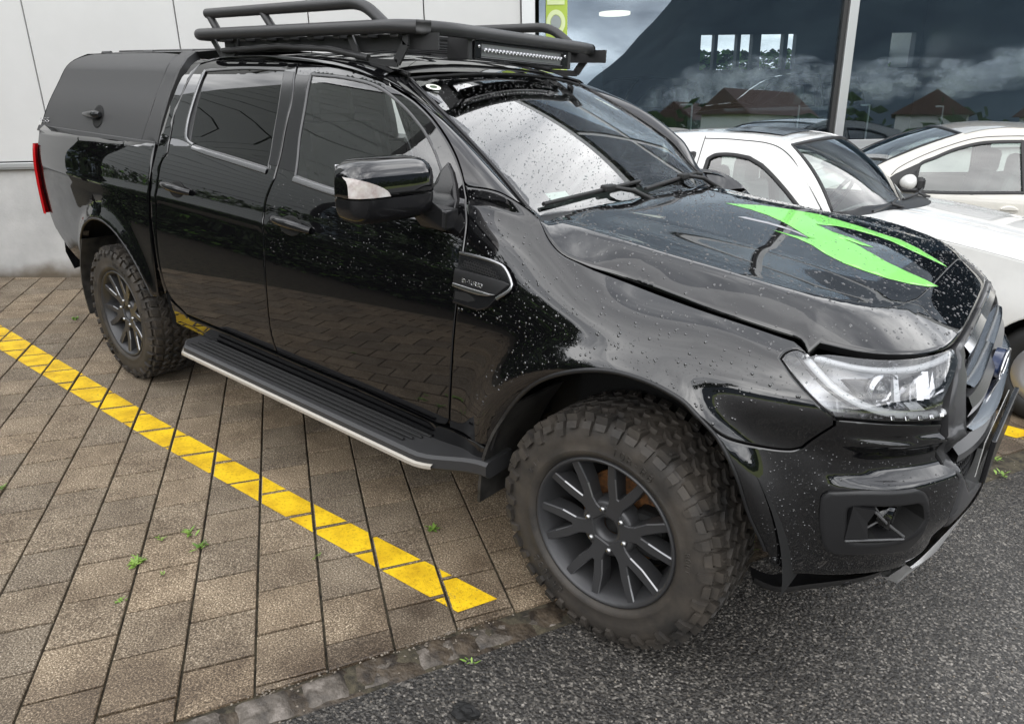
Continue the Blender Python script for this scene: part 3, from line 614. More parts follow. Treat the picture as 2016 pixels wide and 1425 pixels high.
# paver material: sandy concrete, drier inland, soaked by the road
stone = pbr('sandy_paver', (.2, .16, .12), .75)
def paver_nodes():
    nt, N, L, b = nodes(stone); ge = N.new('ShaderNodeNewGeometry'); oi = N.new('ShaderNodeObjectInfo')
    def noise(s, d=4, r=.6): n = N.new('ShaderNodeTexNoise'); n.inputs['Scale'].default_value = s; n.inputs['Detail'].default_value = d; n.inputs['Roughness'].default_value = r; L.new(ge.outputs['Position'], n.inputs['Vector']); return n
    g = noise(170, 2, .8); r = N.new('ShaderNodeValToRGB'); e = r.color_ramp.elements
    e[0].position = .30; e[0].color = (.040, .031, .021, 1); e[1].position = .72; e[1].color = (.66, .60, .49, 1)
    for p, c in ((.43, (.125, .101, .072, 1)), (.56, (.245, .204, .150, 1))): q = e.new(p); q.color = c
    L.new(g.outputs[0], r.inputs[0])
    big = noise(5.5, 6); rb = N.new('ShaderNodeValToRGB'); rb.color_ramp.elements[0].position = .3; rb.color_ramp.elements[1].position = .7
    rb.color_ramp.elements[0].color = (.62, .57, .52, 1); rb.color_ramp.elements[1].color = (1.18, 1.15, 1.10, 1); L.new(big.outputs[0], rb.inputs[0])
    m1 = N.new('ShaderNodeMix'); m1.data_type = 'RGBA'; m1.blend_type = 'MULTIPLY'; m1.inputs[0].default_value = 1; L.new(r.outputs[0], m1.inputs[6]); L.new(rb.outputs[0], m1.inputs[7])
    ra = N.new('ShaderNodeMath'); ra.operation = 'ADD'; L.new(oi.outputs['Random'], ra.inputs[0]); L.new(ge.outputs['Random Per Island'], ra.inputs[1])
    fr = N.new('ShaderNodeMath'); fr.operation = 'FRACT'; L.new(ra.outputs[0], fr.inputs[0])
    rv = N.new('ShaderNodeValToRGB'); rv.color_ramp.elements[0].color = (.80, .80, .82, 1); rv.color_ramp.elements[1].color = (1.14, 1.08, 1.02, 1); L.new(fr.outputs[0], rv.inputs[0])
    m2 = N.new('ShaderNodeMix'); m2.data_type = 'RGBA'; m2.blend_type = 'MULTIPLY'; m2.inputs[0].default_value = 1; L.new(m1.outputs[2], m2.inputs[6]); L.new(rv.outputs[0], m2.inputs[7])
    # wetness: distance to the kerb plus blotches
    dt = N.new('ShaderNodeVectorMath'); dt.operation = 'DOT_PRODUCT'; dt.inputs[1].default_value = (KN[0], KN[1], 0); L.new(ge.outputs['Position'], dt.inputs[0])
    k0 = float(KO@KN)
    wn = noise(2.3, 5); ma = N.new('ShaderNodeMath'); ma.operation = 'MULTIPLY_ADD'; L.new(wn.outputs[0], ma.inputs[0]); ma.inputs[1].default_value = 1.7; L.new(dt.outputs['Value'], ma.inputs[2])
    mr = N.new('ShaderNodeMapRange'); mr.interpolation_type = 'SMOOTHSTEP'; mr.inputs[1].default_value = k0+.42; mr.inputs[2].default_value = k0+1.0; L.new(ma.outputs[0], mr.inputs[0])
    m3 = N.new('ShaderNodeMix'); m3.data_type = 'RGBA'; m3.blend_type = 'MULTIPLY'; m3.inputs[7].default_value = (.42, .38, .35, 1); L.new(mr.outputs[0], m3.inputs[0]); L.new(m2.outputs[2], m3.inputs[6])
    L.new(m3.outputs[2], b.inputs['Base Color'])
    rr = N.new('ShaderNodeMapRange'); rr.inputs[3].default_value = .80; rr.inputs[4].default_value = .46; L.new(mr.outputs[0], rr.inputs[0]); L.new(rr.outputs[0], b.inputs['Roughness'])
    f = noise(420, 2); bp = N.new('ShaderNodeBump'); bp.inputs['Strength'].default_value = .7; bp.inputs['Distance'].default_value = .003; L.new(g.outputs[0], bp.inputs['Height'])
    L.new(bp.outputs[0], b.inputs['Normal'])
paver_nodes()
PW, PLEN, OFF0 = 0.2068, 0.2165, -1.780
SK = math.tan(math.radians(5.0))                                      # courses are laid a little out of square
def pv(c, s): p = PN*(OFF0+PW*c)+PD*s; return p
def clip_half(poly, fn):
    out = []; n = len(poly)
    for i in range(n):
        a, b = poly[i], poly[(i+1) % n]; da, db = fn(a), fn(b)
        if da <= 0: out.append(a)
        if (da < 0 < db) or (db < 0 < da): t = da/(da-db); out.append((a[0]+(b[0]-a[0])*t, a[1]+(b[1]-a[1])*t))
    return out
CAMP = np.array(CAM_C); CR, CU, CF = map(np.array, (CAM_R, CAM_U, CAM_FW))
def in_view(q, z=0.0, mar=1.12):
    d = np.array([q[0], q[1], z])-CAMP; w = d@CF
    return w > .2 and abs(d@CR/w)*CAM_F < 1008*mar and abs(d@CU/w)*CAM_F < 712*mar
bricks = []
WALL0 = np.array([-6.2914, -0.6326]); WT2 = np.array([.7234, .6904]); WN2 = np.array([.6904, -.7234])
for c in range(-14, 40):
    jo = (c % 2)*0.5*PLEN+0.02+RNG.uniform(-.006, .006)
    for k in range(-30, 60):
        s0 = k*PLEN+jo+RNG.uniform(-.0015, .0015); g = 0.0036
        cc = c+0.5; 
        h = 0.0050; quad = [pv(c+g/PW, s0+h), pv(c+1-g/PW, s0+h+SK*PW), pv(c+1-g/PW, s0+PLEN-h+SK*PW), pv(c+g/PW, s0+PLEN-h)]
        ctr = np.mean(quad, 0)
        if kd(ctr) > .16 or (ctr-WALL0)@WN2 < -.12 or np.linalg.norm(ctr-CAMP[:2]) > 9.5: continue
        poly = [tuple(q) for q in quad]
        poly = clip_half(poly, lambda q: kd(q)+.002)
        poly = clip_half(poly, lambda q: -((np.array(q)-WALL0)@WN2)+.01)
        if len(poly) < 3 or abs(area2(poly)) < .0015: continue
        vis = in_view(ctr)
        dist = float(np.linalg.norm(np.append(ctr, 0)-CAMP))
        # hidden by the truck body or the second row of cars
        if ctr[1] > -.72 and -4.5 < ctr[0] < .9: vis = False
        if ctr[1] > 1.5: vis = False
        if abs(ctr[1]) < 1.05 and ctr[0] < -3.4: vis = vis and dist < 9
        bricks.append((0 if vis else 1, dist, poly, len(poly) == 4 and kd(quad[0]) < -.02 and kd(quad[1]) < -.02 and kd(quad[2]) < -.02 and kd(quad[3]) < -.02 and min((np.array(q)-WALL0)@WN2 for q in quad) > .02))
bricks.sort(key=lambda t: (t[0], t[1]))
def brick_geo(poly, z0=-.03, top=0.0, bev=.0028, jit=0.0):
    P = np.array(poly)
    if area2(P) < 0: P = P[::-1]
    n = len(P); Q = inset(P, bev); V = [(*q, z0) for q in P]+[(*q, top-bev*.8) for q in P]+[(*q, top+RNG.uniform(-jit, jit)) for q in Q]
    F = [tuple(range(2*n, 3*n))]
    for r in range(2):
        for i in range(n): j = (i+1) % n; F.append((r*n+i, r*n+j, (r+1)*n+j, (r+1)*n+i))
    return V, F
yellow = pbr('yellow_road_paint', (.78, .50, .004), .62); bump(yellow, scale=240, strength=.6, dist=.003)
mottle(yellow, (.45, .26, .002), (.82, .54, .008), scale=85, lo=.25, hi=.48)
def yellow_wear():
    nt, N, L, b = nodes(yellow); ge = N.new('ShaderNodeNewGeometry'); src = b.inputs['Base Color'].links[0].from_socket
    a = N.new('ShaderNodeTexNoise'); a.inputs['Scale'].default_value = 130; a.inputs['Detail'].default_value = 6; a.inputs['Roughness'].default_value = .7; L.new(ge.outputs['Position'], a.inputs['Vector'])
    c = N.new('ShaderNodeTexNoise'); c.inputs['Scale'].default_value = 6; c.inputs['Detail'].default_value = 3; L.new(ge.outputs['Position'], c.inputs['Vector'])
    s = N.new('ShaderNodeMath'); s.operation = 'MULTIPLY_ADD'; L.new(c.outputs[0], s.inputs[0]); s.inputs[1].default_value = .45; L.new(a.outputs[0], s.inputs[2])
    r = N.new('ShaderNodeMapRange'); r.inputs[1].default_value = .545; r.inputs[2].default_value = .585; L.new(s.outputs[0], r.inputs[0])
    m = N.new('ShaderNodeMix'); m.data_type = 'RGBA'; m.inputs[6].default_value = (.20, .15, .06, 1); L.new(r.outputs[0], m.inputs[0]); L.new(src, m.inputs[7]); L.new(m.outputs[2], b.inputs['Base Color'])
    d = N.new('ShaderNodeTexNoise'); d.inputs['Scale'].default_value = 9; d.inputs['Detail'].default_value = 4; L.new(ge.outputs['Position'], d.inputs['Vector'])
    r2 = N.new('ShaderNodeValToRGB'); r2.color_ramp.elements[0].position = .35; r2.color_ramp.elements[1].position = .6; r2.color_ramp.elements[0].color = (.72, .66, .5, 1); r2.color_ramp.elements[1].color = (1, 1, 1, 1); L.new(d.outputs[0], r2.inputs[0])
    m2 = N.new('ShaderNodeMix'); m2.data_type = 'RGBA'; m2.blend_type = 'MULTIPLY'; m2.inputs[0].default_value = 1; L.new(m.outputs[2], m2.inputs[6]); L.new(r2.outputs[0], m2.inputs[7]); L.new(m2.outputs[2], b.inputs['Base Color'])
yellow_wear()
YEL = [[(-5.6, -1.085), (-2.60, -1.066), (-1.36, -1.022), (-.345, -.962), (-.400, -1.100), (-.567, -1.112), (-1.20, -1.145), (-2.34, -1.196), (-5.6, -1.285)],
       [(-2.5, 1.80), (.90, 1.80), (.94, 1.95), (-2.5, 1.95)]]
def clip_convex(sub, con):
    con = con if area2(con) > 0 else con[::-1]; out = list(sub)
    for i in range(len(con)):
        a, b = np.array(con[i]), np.array(con[(i+1) % len(con)]); nrm = np.array([(b-a)[1], -(b-a)[0]])
        out = clip_half(out, lambda q: (np.array(q)-a)@nrm)
        if len(out) < 3: return []
    return out
protos = [brick_geo([tuple(q) for q in (pv(.0042/PW+.0, .0042), pv(1-.0042/PW, .0042+SK*PW), pv(1-.0042/PW, PLEN-.0042+SK*PW), pv(.0042/PW, PLEN-.0042))], jit=.0012) for _ in range(4)]
pc = np.mean([pv(.0042/PW, .0042), pv(1-.0042/PW, .0042+SK*PW), pv(1-.0042/PW, PLEN-.0042+SK*PW), pv(.0042/PW, PLEN-.0042)], 0)
pmesh = []
for V, F in protos:
    me = bpy.data.meshes.new('paver'); me.from_pydata([(v[0]-pc[0], v[1]-pc[1], v[2]) for v in V], [], F); me.materials.append(stone); me.update(); pmesh.append(me)
lineMB = [MB(), MB()]; restMB = MB(); singles = 0
for vis, dist, poly, whole in bricks:
    ctr = np.mean(poly, 0); dz = RNG.uniform(-.0016, .0016)
    if vis == 0 and singles < 300:
        singles += 1
        if whole: me = pmesh[int(RNG.integers(4))]
        else:
            V, F = brick_geo(poly, jit=.001); me = bpy.data.meshes.new('paver'); me.from_pydata([(v[0]-ctr[0], v[1]-ctr[1], v[2]) for v in V], [], F); me.materials.append(stone); me.update()
        o = bpy.data.objects.new('paver', me); o.location = (ctr[0], ctr[1], dz); o.parent = pav; COL.objects.link(o)
    else:
        V, F = brick_geo(poly, jit=.001); restMB.add([(v[0], v[1], v[2]+dz) for v in V], F)
    if dist < 9:
        top = poly if area2(poly) > 0 else poly[::-1]
        for li, Y in enumerate(YEL):
            if min(q[1] for q in top) > max(y for _, y in Y) or max(q[1] for q in top) < min(y for _, y in Y): continue
            # the band is split into convex pieces between stations
            n = len(Y)
            pieces = [[Y[0], Y[1], Y[7], Y[8]], [Y[1], Y[2], Y[6], Y[7]], [Y[2], Y[3], Y[4], Y[5], Y[6]]] if n == 9 else [Y]
            if n == 9: pieces[2] = [Y[2], Y[3], Y[4], Y[5], Y[6]]
            ins = [tuple(q) for q in inset(np.array(top), .0038)]
            for pc_ in pieces:
                r = clip_convex(ins, pc_)
                if len(r) >= 3 and abs(area2(r)) > 2e-5:
                    r = r if area2(r) > 0 else r[::-1]
                    lineMB[li].add([(q[0], q[1], dz+.0030) for q in r], [tuple(range(len(r)))])
o = restMB.build('paver_field', stone, pav); tag(o, kind='stuff')
lineMB[0].build('parking_line', yellow); tag(bpy.data.objects['parking_line'], kind='structure')
o = lineMB[1].build('parking_line', yellow); tag(o, kind='structure')
# kerb of rough setts between pavers and asphalt
kst = pbr('kerb_stone', (.1, .09, .08), .55); mottle(kst, (.035, .030, .026), (.24, .21, .185), scale=16, lo=.3, hi=.72, c3=(.10, .085, .07)); bump(kst, scale=45, strength=.8, dist=.012, detail=8)
mud = pbr('wet_mud', (.04, .032, .024), .5); mottle(mud, (.020, .015, .011), (.085, .065, .045), scale=22); bump(mud, scale=60, strength=.7, dist=.01, detail=8)
V = []; F = []; nx_, ny_ = 260, 7
from mathutils import noise as MN
for i in range(nx_):
    for j in range(ny_):
        a = -3.2+i*.022; b = -.016+.16*j/(ny_-1)
        q = line_pt(a, b); z = -.011+.010*MN.noise(Vector((q[0]*14, q[1]*14, 0)))+.004*MN.noise(Vector((q[0]*60, q[1]*60, 3)))-(.006 if j in (0, ny_-1) else 0)
        V.append((*q, z))
for i in range(nx_-1):
    for j in range(ny_-1): F.append((i*ny_+j, i*ny_+j+1, (i+1)*ny_+j+1, (i+1)*ny_+j))
kerb = tag(mobj('kerb', V, F, mud, smooth=True), kind='structure')
a = -1.3
while a < 2.6:
    ln = RNG.uniform(.12, .19); bm = bmesh.new()
    bmesh.ops.create_grid(bm, x_segments=7, y_segments=6, size=.5)
    hgt = .0 if a < -.12 else RNG.uniform(-.022, -.010)
    sd_ = RNG.uniform(0, 50)
    for v in bm.verts:
        x, y = v.co.x, v.co.y; ed = max(abs(x), abs(y))*2
        sh = 1-.10*abs(MN.noise(Vector((x*3+sd_, y*3, 1))))
        z = -.030*max(0, ed-.72)**1.2*4+.007*MN.noise(Vector((x*4+sd_, y*4, 7)))+.004*MN.noise(Vector((x*11+sd_, y*11, 2)))
        q = line_pt(a+ln/2+x*ln*.97*sh, .062+y*.122*sh); v.co = (q[0], q[1], hgt+z+.002)
    bmesh.ops.reverse_faces(bm, faces=[f for f in bm.faces if f.normal.z < 0])
    me = bpy.data.meshes.new('kerb_stone'); bm.to_mesh(me); bm.free(); me.materials.append(kst); me.polygons.foreach_set('use_smooth', np.ones(len(me.polygons), bool))
    o = bpy.data.objects.new('kerb_stone', me); COL.objects.link(o); o.parent = kerb
    a += ln+RNG.uniform(.008, .02)
# grit swept against the kerb: loose chippings
grit = pbr('chippings', (.25, .22, .18), .6); mottle(grit, (.05, .042, .034), (.40, .34, .27), scale=300, lo=.38, hi=.72)
gm = MB()
def pebble(x, y, z, r):
    t = RNG.uniform(0, 6.28, 6); V = []
    for k in range(5): q = 2*math.pi*k/5+t[0]; V.append((x+r*math.cos(q)*RNG.uniform(.6, 1.2), y+r*math.sin(q)*RNG.uniform(.6, 1.2), z-.3*r))
    V.append((x+r*.2*RNG.uniform(-1, 1), y, z+r*RNG.uniform(.4, .8)))
    gm.add(V, [(k, (k+1) % 5, 5) for k in range(5)])
for _ in range(1300):
    a = RNG.uniform(-1.6, 3.2)
    if MN.noise(Vector((a*3, 7, 1))) < RNG.uniform(-.5, .45): continue
    b = -.004+abs(RNG.normal(0, .02)) if RNG.random() < .6 else RNG.uniform(-.01, .16)
    q = line_pt(a, b); pebble(q[0], q[1], .000-(.006 if b > .03 else 0), RNG.uniform(.0018, .0055))
for _ in range(1500):
    a = RNG.uniform(-2.2, 3.0); b = RNG.uniform(.13, 2.2); q = line_pt(a, b); pebble(q[0], q[1], -.006, RNG.uniform(.0015, .0042))
tag(gm.build('loose_grit', grit), kind='stuff')
# weeds in the joints
leafm = pbr('weed_leaf', (.10, .20, .03), .5); mottle(leafm, (.07, .15, .02), (.22, .34, .06), scale=30)
def weed(x, y, s, n, label, flat=.5):
    mb = MB()
    for k in range(n):
        t = RNG.uniform(0, 6.28); r = s*RNG.uniform(.4, 1); w = s*.10*RNG.uniform(.6, 1.3); lean = RNG.uniform(flat, 1.0); bx, by = RNG.normal(0, s*.22, 2)
        d = np.array([math.cos(t), math.sin(t)]); pd = np.array([-d[1], d[0]]); V = []
        for q, ww in ((0, .4), (.4, 1), (.75, .7), (1, .05)):
            px_ = np.array([x+bx, y+by])+d*r*q*lean; z = .001+r*(1-lean*.8)*q*(1.3-.6*q)+.002
            V += [(*(px_+pd*w*ww), z), (*(px_-pd*w*ww), z+.001)]
        mb.add(V, [(0, 1, 3, 2), (2, 3, 5, 4), (4, 5, 7, 6)])
    o = mb.build('weed', leafm); tag(o, label, 'weed', 'weeds growing in the paving joints'); return o
for (x, y, s, n, lb) in WEEDS: weed(x, y, s, n, lb)
# crumpled black rag on the asphalt
bm = bmesh.new(); bmesh.ops.create_icosphere(bm, subdivisions=3, radius=1)
for v in bm.verts:
    q = v.co.copy(); f = 1+.45*MN.noise(q*1.7+Vector((3, 1, 0)))+.2*MN.noise(q*5)
    v.co = Vector((-.097+q.x*f*.030+.02*q.y, -1.387+q.y*f*.026, .006+max(-.3, q.z)*f*.026))
me = bpy.data.meshes.new('rag'); bm.to_mesh(me); bm.free(); ragm = pbr('black_cloth', (.008, .008, .008), .75); bump(ragm, scale=220, strength=.6, dist=.004); me.materials.append(ragm)
o = bpy.data.objects.new('rag', me); COL.objects.link(o); tag(o, 'small crumpled black rag lying on the asphalt beside the kerb setts', 'rag')
# ---------------- showroom building ----------------
BT_, BN_, BB_ = (np.array(v) for v in ([.72223291, .69037299, .04200911], [.68963405, -.72343225, .03241376], [-.05276832, -.00556063, .9985913]))
BM = Matrix([[BT_[i], -BN_[i], BB_[i], (-6.29138, -.63264, 0)[i]] for i in range(3)]+[[0, 0, 0, 1]])   # X along wall, -Y outwards, Z up
bld = empty('showroom_building', mat=BM); tag(bld, 'showroom with pale metal wall panels, grey plinth and large dark windows', 'building')
def bpart(mb, name, mat, parent=bld):
    o = mb.build(name, mat); o.parent = parent; return o
plast = pbr('plaster', (.46, .46, .45), .85); mottle(plast, (.40, .40, .395), (.50, .50, .49), scale=3); bump(plast, scale=70, strength=.5, dist=.006, detail=7)
def plinth_dirt():
    nt, N, L, b = nodes(plast); tc = N.new('ShaderNodeTexCoord'); sp = N.new('ShaderNodeSeparateXYZ'); L.new(tc.outputs['Object'], sp.inputs[0])
    n = N.new('ShaderNodeTexNoise'); n.inputs['Scale'].default_value = 4; n.inputs['Detail'].default_value = 7; L.new(tc.outputs['Object'], n.inputs['Vector'])
    ma = N.new('ShaderNodeMath'); ma.operation = 'MULTIPLY_ADD'; L.new(n.outputs[0], ma.inputs[0]); ma.inputs[1].default_value = -.20; L.new(sp.outputs[2], ma.inputs[2])
    mr = N.new('ShaderNodeMapRange'); mr.inputs[1].default_value = -.12; mr.inputs[2].default_value = .03; mr.interpolation_type = 'SMOOTHSTEP'; L.new(ma.outputs[0], mr.inputs[0])
    src = b.inputs['Base Color'].links[0].from_socket; mx = N.new('ShaderNodeMix'); mx.data_type = 'RGBA'; L.new(mr.outputs[0], mx.inputs[0]); mx.inputs[6].default_value = (.13, .105, .075, 1); L.new(src, mx.inputs[7]); L.new(mx.outputs[2], b.inputs['Base Color'])
plinth_dirt()
metalp = pbr('wall_panel', (.55, .55, .54), .42); mottle(metalp, (.52, .52, .51), (.57, .57, .56), scale=1.2); bump(metalp, scale=2.2, strength=.10, dist=.01)
alum = pbr('aluminium', (.52, .53, .53), .35, metal=.6)
darkfr = pbr('dark_frame', (.03, .03, .03), .5)
# the glazed part stands back from the panelled part
DS = 1.6; KS = 1+DS/6.397
sx = lambda x: 3.995+KS*(x-3.995)
sz = lambda z: 1.271+KS*(z-1.271)
TOPL, TOPR = 5.0, 5.55
mb = MB(); mb.box((-1.3, .02, -.5), (4.66, .30, .888)); bpart(mb, 'plinth', plast)
mb = MB(); mb.box((4.40, DS+.02, -.6), (17, DS+.30, sz(.888))); bpart(mb, 'plinth', plast)
mb = MB(); mb.box((-1.3, -.022, .893), (4.55, .02, .905)); mb.box((-1.3, -.03, .905), (4.55, .02, .944), bev=.004); bpart(mb, 'flashing', alum)
JX = [-1.3, -.36, .673, 1.816, 2.845, 3.765, 4.55]; JZ = [.948, 3.0, TOPL]
for i in range(len(JX)-1):
    for k in range(2):
        mb = MB(); mb.box((JX[i]+.004, 0, JZ[k]+.004), (JX[i+1]-.004, .09, JZ[k+1]-.004), bev=.006); o = bpart(mb, 'wall_panel', metalp)
mb = MB(); mb.box((-1.29, .092, .9), (4.55, .28, TOPL-.01)); bpart(mb, 'panel_backing', dark)
mb = MB(); mb.box((4.553, -.03, .95), (4.662, .16, TOPL), bev=.004); bpart(mb, 'corner_post', alum)
mb = MB(); mb.box((4.45, .165, .95), (4.655, DS, TOPL)); bpart(mb, 'return_wall', metalp)
# windows
showg = glassmat('showroom_glass', (.74, .80, .82), refl=.115, ior=1.5, mul=.9)
def glass_wavy():
    nt = showg.node_tree; N = nt.nodes; L = nt.links; tc = N.new('ShaderNodeTexCoord'); n = N.new('ShaderNodeTexNoise'); n.inputs['Scale'].default_value = .8; n.inputs['Detail'].default_value = 1
    L.new(tc.outputs['Object'], n.inputs['Vector']); bp = N.new('ShaderNodeBump'); bp.inputs['Strength'].default_value = .03; bp.inputs['Distance'].default_value = .02; L.new(n.outputs[0], bp.inputs['Height'])
    gl = [x for x in N if x.type == 'BSDF_GLOSSY'][0]; gl.inputs[0].default_value = (.80, .90, 1, 1); L.new(bp.outputs[0], gl.inputs['Normal'])
glass_wavy()
MX = [sx(4.675), sx(7.342), sx(10.02), sx(12.7)]; XE = MX[-1]+.1
mb = MB(); mb.box((4.665, DS-.045, sz(.889)), (XE, DS+.06, sz(.921)), bev=.004); mb.box((4.665, DS-.025, sz(.923)), (XE, DS+.06, sz(.983)), bev=.004); bpart(mb, 'window_sill', alum)
for i in range(3):
    w = empty('window', parent=bld)
    for z0, z1 in ((sz(.99), 4.0), (4.1, TOPR-.04)):
        mb = MB(); mb.box((MX[i]+.03, DS+.03, z0), (MX[i+1]-.03, DS+.045, z1)); o = mb.build('pane', showg); o.parent = w
    mb = MB(); mb.box((MX[i+1]-.056, DS-.03, sz(.985)), (MX[i+1]+.044, DS+.10, TOPR-.01), bev=.006); o = mb.build('mullion', alum); o.parent = w
    mb = MB(); mb.box((MX[i+1]-.106, DS, sz(.987)), (MX[i+1]-.058, DS+.09, TOPR-.02)); o = mb.build('gasket', darkfr); o.parent = w
    mb = MB(); mb.box((MX[i]+.046, DS-.02, 4.0), (MX[i+1]-.108, DS+.09, 4.1), bev=.006); o = mb.build('transom', alum); o.parent = w
mb = MB(); mb.box((-1.35, -.06, TOPL+.02), (4.66, 14, TOPL+.2), bev=.01); bpart(mb, 'roof', alum)
mb = MB(); mb.box((4.665, DS-.08, TOPR), (XE+.2, 14, TOPR+.18), bev=.01); bpart(mb, 'roof', alum)
mb = MB(); mb.box((-1.3, .30, -.5), (-1.1, 13.9, TOPL)); bpart(mb, 'side_wall', metalp)
mb = MB(); mb.box((XE, DS, -.5), (XE+.2, 13.9, TOPR)); bpart(mb, 'side_wall', metalp)
# interior
inw = pbr('interior_wall', (.16, .165, .175), .7); infl = pbr('interior_floor', (.30, .30, .30), .3); inc = pbr('interior_ceiling', (.22, .225, .24), .8)
mb = MB(); mb.box((-1.1, DS+.3, .20), (XE, 11.2, .25)); bpart(mb, 'floor', infl)
mb = MB(); mb.box((-1.1, DS+.30, 3.6), (XE, 11.2, 3.72)); bpart(mb, 'ceiling', inc)
op = [(9.66, 9.98), (10.06, 10.52), (10.60, 10.88), (11.08, 11.62), (11.72, 11.92), (14.2, 14.8)]; mb = MB(); x = -1.1
for a, b in op:
    mb.box((x, 11.2, -.4), (a, 11.4, 3.6)); mb.box((a, 11.2, -.4), (b, 11.4, 2.10)); mb.box((a, 11.2, 2.86), (b, 11.4, 3.6)); x = b
mb.box((x, 11.2, -.4), (XE, 11.4, 3.6)); bpart(mb, 'back_wall', inw)
# lit ceiling disc
lampm = pbr('lamp_disc', (.9, .85, .7), .5); lampm.node_tree.nodes['Principled BSDF'].inputs['Emission Color'].default_value = (1, .90, .68, 1); lampm.node_tree.nodes['Principled BSDF'].inputs['Emission Strength'].default_value = 1.6
for lx, ly, lz, r, llb in LAMPS:
    l = empty('ceiling_lamp', parent=None, mat=BM @ Matrix.Translation((lx, ly, lz))); tag(l, llb, 'lamp', 'disc lamps in the showroom')
    mb = MB(); mb.lathe([(0, 0), (r, 0), (r, .035), (0, .035)], (0, 0, 0), 'z', 40, smooth=False); mb.build('disc', lampm, l); mb = MB(); mb.tube([(0, 0, .03), (0, 0, 3.6-lz)], .006, 6); mb.build('cord', darkfr, l)
# green banner just behind the first pane
bang = pbr('banner_green', (.50, .66, .09), .5); banw = pbr('banner_lime', (.80, .90, .50), .5); bang2 = pbr('banner_grey', (.36, .40, .40), .5)
BW = BAN['x1']-BAN['x0']; q_ = BAN['h']/.60; bz0 = BAN['zc']
ban = empty('banner', mat=BM @ Matrix.Translation((BAN['x0'], DS+.012, 0))); tag(ban, 'tall lime green banner strip with big pale letters on the showroom glass', 'banner')
mb = MB(); mb.box((0, 0, BAN['zb']-.3), (BW, .012, 3.4)); mb.build('cloth', bang, ban)
def ring2(cx, cz, rx, rz, tx, tz, y, n=40):
    V = []; F = []
    for k in range(n):
        t = 2*math.pi*k/n; V += [(cx+rx*math.cos(t), y, cz+rz*math.sin(t)), (cx+tx*math.cos(t), y, cz+tz*math.sin(t))]
    for k in range(n): j = (k+1) % n; F.append((2*k, 2*k+1, 2*j+1, 2*j))
    return V, F
lt = MB(); cx_ = BW*.46; H_ = BAN['h']
V, F = ring2(cx_, bz0, BW*.44, H_*.42, BW*.26, H_*.26, -.004); lt.add(V, F)
lt.box((BW*.05, -.006, bz0+H_*.58), (BW*.86, -.003, bz0+H_*.72)); lt.box((BW*.05, -.006, bz0+H_*.72), (BW*.2, -.003, bz0+H_*1.15))
for sgn_ in (1, -1):
    zz = bz0-H_*.95; lt.add([(BW*.05, -.004, zz), (BW*.86, -.004, zz+sgn_*H_*.34), (BW*.86, -.004, zz+sgn_*H_*.34+H_*.12), (BW*.05, -.004, zz+H_*.14)], [(0, 1, 2, 3)])
lt.box((BW*.05, -.006, bz0-H_*1.75), (BW*.86, -.003, bz0-H_*1.62)); lt.box((BW*.70, -.006, bz0-H_*2.0), (BW*.86, -.003, bz0-H_*1.45))
lt.build('lettering', banw, ban)
ct = MB(); V = [(cx_+BW*.24*math.cos(t), -.005, bz0+H_*.24*math.sin(t)) for t in np.linspace(0, 6.283, 33)[:-1]]; ct.add(V, [tuple(range(32))[::-1]]); ct.build('roundel', bang2, ban)
# glass screen and display posts inside
mb = MB(); mb.box((SCR[0][0]-.10, DS+.62, .2), (SCR[1][0], DS+.63, SCR[1][1])); o = mb.build('glass_screen', glassmat('screen_glass', (.45, .55, .53), refl=.10)); o.matrix_world = BM; tag(o, 'frameless green tinted glass screen standing behind the showroom window', 'screen')
for px_, h0, arm, plb in POSTS:
    ps = MB(); ps.box((px_, DS+.30, .5), (px_+.014, DS+.314, h0)); ps.box((px_-arm, DS+.30, h0-.014), (px_, DS+.314, h0+.005)); o = ps.build('display_post', white); o.matrix_world = BM
    tag(o, plb, 'post', 'display posts along the showroom window')

# ---------------- pickup ----------------
TR = empty('pickup_truck'); tag(TR, 'glossy black double cab pickup with roof rack, hardtop and green hood flash', 'pickup truck')
D = DATA
def rg(k, step=.02): return ring(D[k], step)
def both(o): return o, flipy(o)
HLTOP = [[.8714, 1.2934], [.862, 1.318], [.75, 1.328], [.60, 1.326], [.52, 1.318], [.49, 1.303], [.464, 1.2784]]
D['headlight'][4] = HLTOP
D['front_bumper'][2] = [[.9035, .8455], [.900, .74], [.893, .64], [.88, .56], [.862, .47]] if False else D['front_bumper'][2]
# --- side skin panels (right side drawn, left side mirrored)
for k in ('front_door', 'rear_door'):
    ro_, l = panel(k, body, rg(k), paint, TR, holes=[rg('front_window' if k[0] == 'f' else 'rear_window', .03)], hfl=.005, mirror=True)
    D[k+'_ob'] = ro_
fd, rd = D['front_door_ob'], D['rear_door_ob']
panel('front_fender', body, rg('front_fender', .015), paint, TR, step=.022, mirror=True)
# rocker
roc = [(-2.62, .465), (-.46, .43), (-.45, .53), (-.63, .527), (-.70, .521), (-.86, .527), (-1.15, .538), (-1.48, .537), (-1.68, .54), (-2.07, .54), (-2.45, .543), (-2.60, .60)]
panel('rocker', body, np.array(roc), paint, TR, mirror=True, flange=.03)
# bed side with wheel arch
arc = [(-3.22+.505*math.cos(t), .42+.505*math.sin(t)) for t in np.linspace(math.radians(20), math.radians(172), 40)]
bed = [(-2.672, 1.318), (-2.668, 1.15), (-2.668, 1.0), (-2.676, .75), (-2.69, .60)]+arc+[(-3.90, .53), (-4.10, .575), (-4.26, .66), (-4.345, .80), (-4.375, .95), (-4.37, 1.12), (-4.35, 1.22), (-4.335, 1.318), (-3.6, 1.318), (-3.0, 1.318)]
br, bl_ = panel('bed_side', body, np.array(bed), paint, TR, step=.025, flange=.04, mirror=True)
